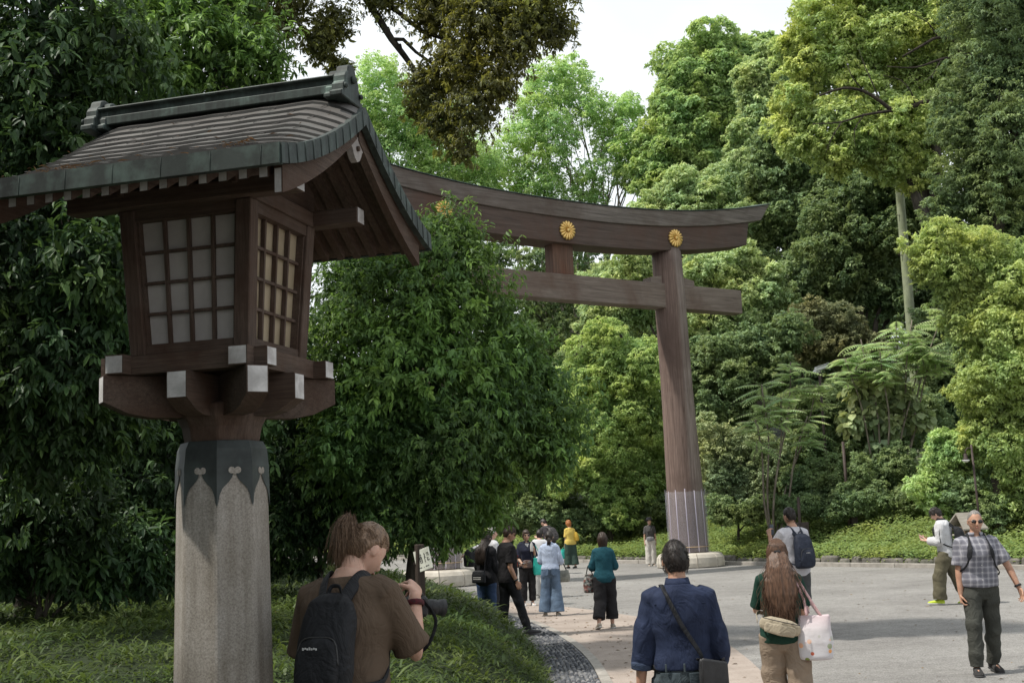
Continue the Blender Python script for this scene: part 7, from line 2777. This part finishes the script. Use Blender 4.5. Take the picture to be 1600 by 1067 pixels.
mb = MB(); strap(mb, smooth_path([V((.14, -.13, 1.28 * p.k)), p.sho[1] + V((-.03, -.02, .075)), V((.16, .12, 1.28 * p.k)), V((.2, -.05, 1.2 * p.k))], 5), .014, .3); mb.build('bag_strap', CL['yellow_top'], r_)

# 16 --- woman with the hat by the pillar
q = G(1018, 884)
p = Person('woman in a black hat, grey top and white trousers by the right pillar', (q.x, q.y, 0), 176, 1.62, lean=0, head=(2, 4),
           arms=[((-.16, .02, -1), (-.06, .10, -1), None, (1, 0, 0), .5), ((.18, .02, -1), (.05, .10, -1), None, (-1, 0, 0), .5)],
           legs=[((-.01, .05, -1), (.03, -.05, -1)), ((.0, .0, -1), (-.03, -.05, -1))], tone='mid', male=False, voxel=.010)
p.body()
p.shirt(cloth('grey_top', (.085, .082, .08), .8), sleeve=.75, hem=1.0, loose=.016, sl_loose=.022)
p.trousers(cloth('white_wide_trousers', (.58, .55, .50), .88), loose=.026, flare=.045, waist=1.05)
p.shoes(cloth('beige_shoe', (.36, .32, .27)), M_SOLE)
p.hair_cap(H_DARK, front=.05, back=-.13, side=-.11, thick=1.12)
p.face()
mb = MB()
hb = p.HM @ V((0, -.005, .052))
mb.lathe([(.155, -.012), (.158, -.004), (.105, .012), (.098, .030), (.092, .075), (.060, .092), (0, .095)], 28, hb, 0, True, p.HM.to_3x3() @ Matrix.Rotation(R(8), 3, 'X'))
mb.build('hat', cloth('black_hat', (.018, .018, .02)), p.root)
r_ = worn(p, 'waist_bag', 'small grey bag worn in front by the woman in the black hat', 'bag')
mb = MB()
mb.loft([(V((x + .02, .16, .99 * p.k)), V((0, 0, h_)), V((0, d_, 0))) for x, h_, d_ in ((-.13, .02, .01), (-.11, .07, .03), (0, .085, .04), (.11, .07, .03), (.13, .02, .01))], 16, 2.6)
fuse('bag_body', mb, pm('grey_nylon', (.16, .16, .165), (.26, .26, .27), 9, .6, .1), r_, .009, 2)
mb = MB(); strap(mb, smooth_path([V((.14, .15, 1.0 * p.k)), V((.05, .14, 1.25 * p.k)), p.sp(V((-.09, .06, 1.47 * p.k))), V((-.14, -.12, 1.3 * p.k)), V((0, -.15, 1.1 * p.k)), V((.17, .0, 1.0 * p.k)), V((.13, .14, .98 * p.k))], 5), .008, .3); mb.build('bag_strap', M_BLACK_BAG, r_)
# 17 --- bystander far off behind the sign
# ------------------------------------------------------------------ posts, signs, lamps
M_POLE = pm('pole_concrete', (.22, .245, .16), (.31, .34, .22), 3, .85, .3, 40, blot=((.22, .26, .12), .9, .8))
M_BROWN_METAL = pm('brown_metal', (.035, .025, .02), (.07, .05, .042), 6, .6, .1)
M_SIGN = pm('sign_white', (.62, .63, .54), (.74, .75, .66), 5, .6, .1, 40, blot=((.45, .45, .36), 7, .5))
M_INK = pm('sign_ink', (.02, .02, .02), (.05, .05, .05), 30, .7, 0)

# wooden post with a small board on the mound
q = P(655, 850, 14.2)
gz = mound_z(q.x, q.y)
r_ = thing('sign_post', 'dark wooden post with a small crooked white notice on the mound', 'sign', (q.x, q.y, gz))
H_ = q.z - gz
mb = MB()
mb.box((0, 0, H_ / 2 - .1), (.092, .092, H_ + .2), Matrix.Rotation(R(24), 3, 'Z'), bevel=.008)
mb.build('post', grain('sign_post_wood', (.03, .022, .017), (.07, .052, .042), 'Z', sc=4), r_)
rb_ = Matrix.Rotation(R(-38), 3, 'Z') @ Matrix.Rotation(R(-15), 3, 'Y')
nb_ = rb_ @ V((0, -1, 0))
cb_ = V((.045, -.075, -.175 + H_))
mb = MB()
mb.box(cb_, (.245, .012, .245), rb_, bevel=.003)
bd = mb.build('board', M_SIGN, r_)
mb = MB()
o_ = cb_ + nb_ * .0075
def stroke(x, y, w, h, a=0):
    """x right, y up, in units of the board's half width"""
    c_ = o_ + rb_ @ V((x * .122, 0, y * .122))
    mb.box(c_, (w * .122, .0016, h * .122), rb_ @ Matrix.Rotation(R(a), 3, 'Y'))
for i, cx in enumerate((-.66, -.20, .34, .68)):
    S = [[(-.08, .50, .10, .30, 20), (.08, .56, .10, .16, -30), (-.02, .16, .24, .08, 10), (.02, -.08, .10, .34, 14), (.10, -.02, .16, .07, 0), (-.10, -.22, .08, .2, 20)],
         [(-.10, .52, .10, .12, 30), (.06, .56, .10, .16, -20), (.0, .36, .10, .18, 30), (-.12, .12, .06, .5, 0), (.0, .20, .22, .06, 0), (0, .02, .20, .06, 0), (0, -.18, .20, .06, 0), (.13, .08, .07, .56, 0)],
         [(-.04, .56, .10, .10, 0), (-.02, .38, .08, .34, 12), (-.05, .02, .07, .5, 0), (.06, .22, .10, .06, 30)],
         [(.02, .56, .26, .07, -10), (.13, .42, .07, .26, -15), (-.02, .36, .12, .07, 20), (-.02, .10, .20, .06, 10), (-.06, -.02, .07, .2, 0), (.06, -.12, .26, .07, -14)]][i]
    for s_ in S: stroke(cx + s_[0], s_[1] - .05, s_[2], s_[3], s_[4])
for x in (-.74, -.66, -.60, -.50, -.40, -.32, .26, .34, .42, .54, .62): stroke(x, -.66, .055, .10, 8)
stroke(.0, -.70, .06, .08)
mb.build('lettering', M_INK, bd)
mb = MB(); mb.box(V((-.055, .0, H_ - .22)), (.03, .02, .03), bevel=.004); mb.build('bolt', M_BROWN_METAL, r_)

# tall concrete pole
def ground_xy(px, y):
    x = P(px, 700, y).x
    return (x, y, hill_at(x, y))
a_ = P(1434, 640, 52.6); b_ = P(1402, 235, 52.6)
gz = hill_at(a_.x, a_.y)
r_ = thing('utility_pole', 'tall grey green concrete pole rising out of the shrubs', 'pole', (a_.x, a_.y, gz))
mb = MB()
top = b_ - V((a_.x, a_.y, gz)); top = V((top.x * .5, 0, top.z + .3))
pts = [V((0, 0, -.3)).lerp(top, i / 8) for i in range(9)]
mb.tube(pts, [.25 - .08 * i / 8 for i in range(9)], 24)
mb.build('shaft', M_POLE, r_)
for f in (.42, .55, .66, .78, .88):
    mb = MB()
    c_ = V((0, 0, -.3)).lerp(top, f); rr_ = .25 - .08 * f
    s_ = 1 if int(f * 100) % 2 else -1
    mb.tube([c_ + V((0, -rr_ * .7, 0)), c_ + V((s_ * .12 + s_ * rr_, -rr_ * .7, .0)), c_ + V((s_ * .14 + s_ * rr_, -rr_ * .7, .06))], .016, 6)
    mb.build('step_bolt', M_BROWN_METAL, r_)

# white camera on a slim pole
q = P(1280, 577, 43); gz = hill_at(q.x, q.y)
r_ = thing('security_camera', 'white camera on a slim pole among the feathery fronds', 'camera', (q.x, q.y, gz))
h_ = q.z - gz
mb = MB(); mb.tube([(0, 0, -.2), (0, 0, h_)], .045, 12); mb.build('pole', M_BROWN_METAL, r_)
M_WP = pm('white_paint', (.62, .62, .62), (.75, .75, .75), 6, .5, 0)
mb = MB(); rc = Matrix.Rotation(R(-16), 3, 'Y') @ Matrix.Rotation(R(14), 3, 'Z')
mb.box((.08, 0, h_ + .05), (.50, .15, .14), rc, bevel=.03); mb.box((.10, 0, h_ + .14), (.54, .19, .02), rc, bevel=.006); mb.build('housing', M_WP, r_)
mb = MB(); mb.box((-.12, 0, h_ - .08), (.20, .14, .12), None, bevel=.03); mb.tube([(0, 0, h_ - .12), (-.02, 0, h_)], .05, 10); mb.build('bracket', M_WP, r_)
mb = MB(); mb.lathe([(.06, 0), (.06, .02), (.045, .022), (0, .018)], 16, V((.08, 0, h_ + .05)) + rc @ V((.25, 0, 0)), 0, True, rc @ Matrix.Rotation(R(90), 3, 'Y')); mb.build('lens', M_PHONE, r_)


def control_post(label, px, y, topy, boxes, white=None):
    q = P(px, topy, y); gz = hill_at(q.x, q.y); h_ = q.z - gz
    r_ = thing('control_post', label, 'post', (q.x, q.y, gz))
    mb = MB(); mb.tube([(0, 0, -.2), (0, 0, h_)], .05, 12); mb.build('pole', M_BROWN_METAL, r_)
    for (dx, z, w, hh, d) in boxes:
        mb = MB(); mb.box((dx, -.03, z), (w, d, hh), bevel=.015)
        mb.box((dx, -.03 - d / 2 - .006, z), (w * .86, .008, hh * .9), bevel=.003)
        mb.build('cabinet', pm('cabinet_brown', (.035, .025, .023), (.065, .048, .045), 6, .55, .1), r_)
    if white:
        mb = MB(); mb.lathe([(.053, white - .12), (.054, white - .12), (.054, white + .12), (.053, white + .12)], 14); mb.build('white_band', M_WP, r_)
    return r_


control_post('brown cabinet on a short post behind the man in the pale grey T-shirt', 1247, 40, 776, [(0, .62, .52, .60, .22)])
control_post('slim dark post with a white band and a box, right of the brown cabinet', 1317, 40.5, 690, [(.16, .42, .22, .62, .16)], white=1.25)

# lamp post on the right
q = P(1518, 700, 34.2); gz = hill_at(q.x, q.y); h_ = q.z - gz
r_ = thing('lamp_post', 'slim dark lamp post with a hooded white lamp by the right trees', 'lamp', (q.x, q.y, gz))
mb = MB(); mb.tube([(.05, 0, -.2), (0, 0, h_ + .1)], .032, 10); mb.build('pole', M_BROWN_METAL, r_)
mb = MB(); mb.tube([(0, 0, h_ - .02), (-.10, 0, h_ + .02), (-.18, 0, h_ - .06), (-.19, 0, h_ - .16)], .018, 8); mb.build('arm', M_BROWN_METAL, r_)
mb = MB(); mb.lathe([(.03, .12), (.05, .10), (.055, -.02), (.10, -.07)], 18, (-.19, 0, h_ - .26)); mb.build('hood', M_BROWN_METAL, r_)
mb = MB(); mb.lathe([(0, -.13), (.05, -.12), (.105, -.075), (.11, -.065), (.06, -.05)], 18, (-.19, 0, h_ - .26)); mb.build('lamp_shade', M_WP, r_)

# small roofed wooden box on the bank
q = P(1509, 822, 34.0); gz = hill_at(q.x, q.y)
r_ = thing('roofed_box', 'small roofed wooden box standing in the ground cover beside the plaid shirted man', 'box', (q.x, q.y, gz), R(20))
hz_ = q.z - gz
M_GW = grain('grey_timber', (.20, .18, .15), (.40, .37, .32), 'X', sc=3)
mb = MB(); mb.box((0, 0, hz_ / 2), (.42, .36, hz_), bevel=.01); mb.build('box_body', grain('brown_timber', (.10, .075, .055), (.22, .17, .13), 'Z', sc=3), r_)
mb = MB()
for sg in (-1, 1):
    mb.add([(-.42, sg * .40, hz_ - .06), (.42, sg * .40, hz_ - .06), (.30, 0, hz_ + .38), (-.30, 0, hz_ + .38), (-.42, sg * .40, hz_ - .10), (.42, sg * .40, hz_ - .10), (.30, 0, hz_ + .33), (-.30, 0, hz_ + .33)],
           [(0, 1, 2, 3), (7, 6, 5, 4), (0, 4, 5, 1), (1, 5, 6, 2), (3, 7, 4, 0)] if sg < 0 else [(3, 2, 1, 0), (4, 5, 6, 7), (1, 5, 4, 0), (2, 6, 5, 1), (0, 4, 7, 3)])
mb.build('roof', M_GW, r_)
mb = MB(); mb.box((0, 0, hz_ - .22), (.80, .62, .04), bevel=.006); mb.build('ledge', M_GW, r_)

for o in list(TMP.objects): bpy.data.objects.remove(o)
bpy.data.collections.remove(TMP)
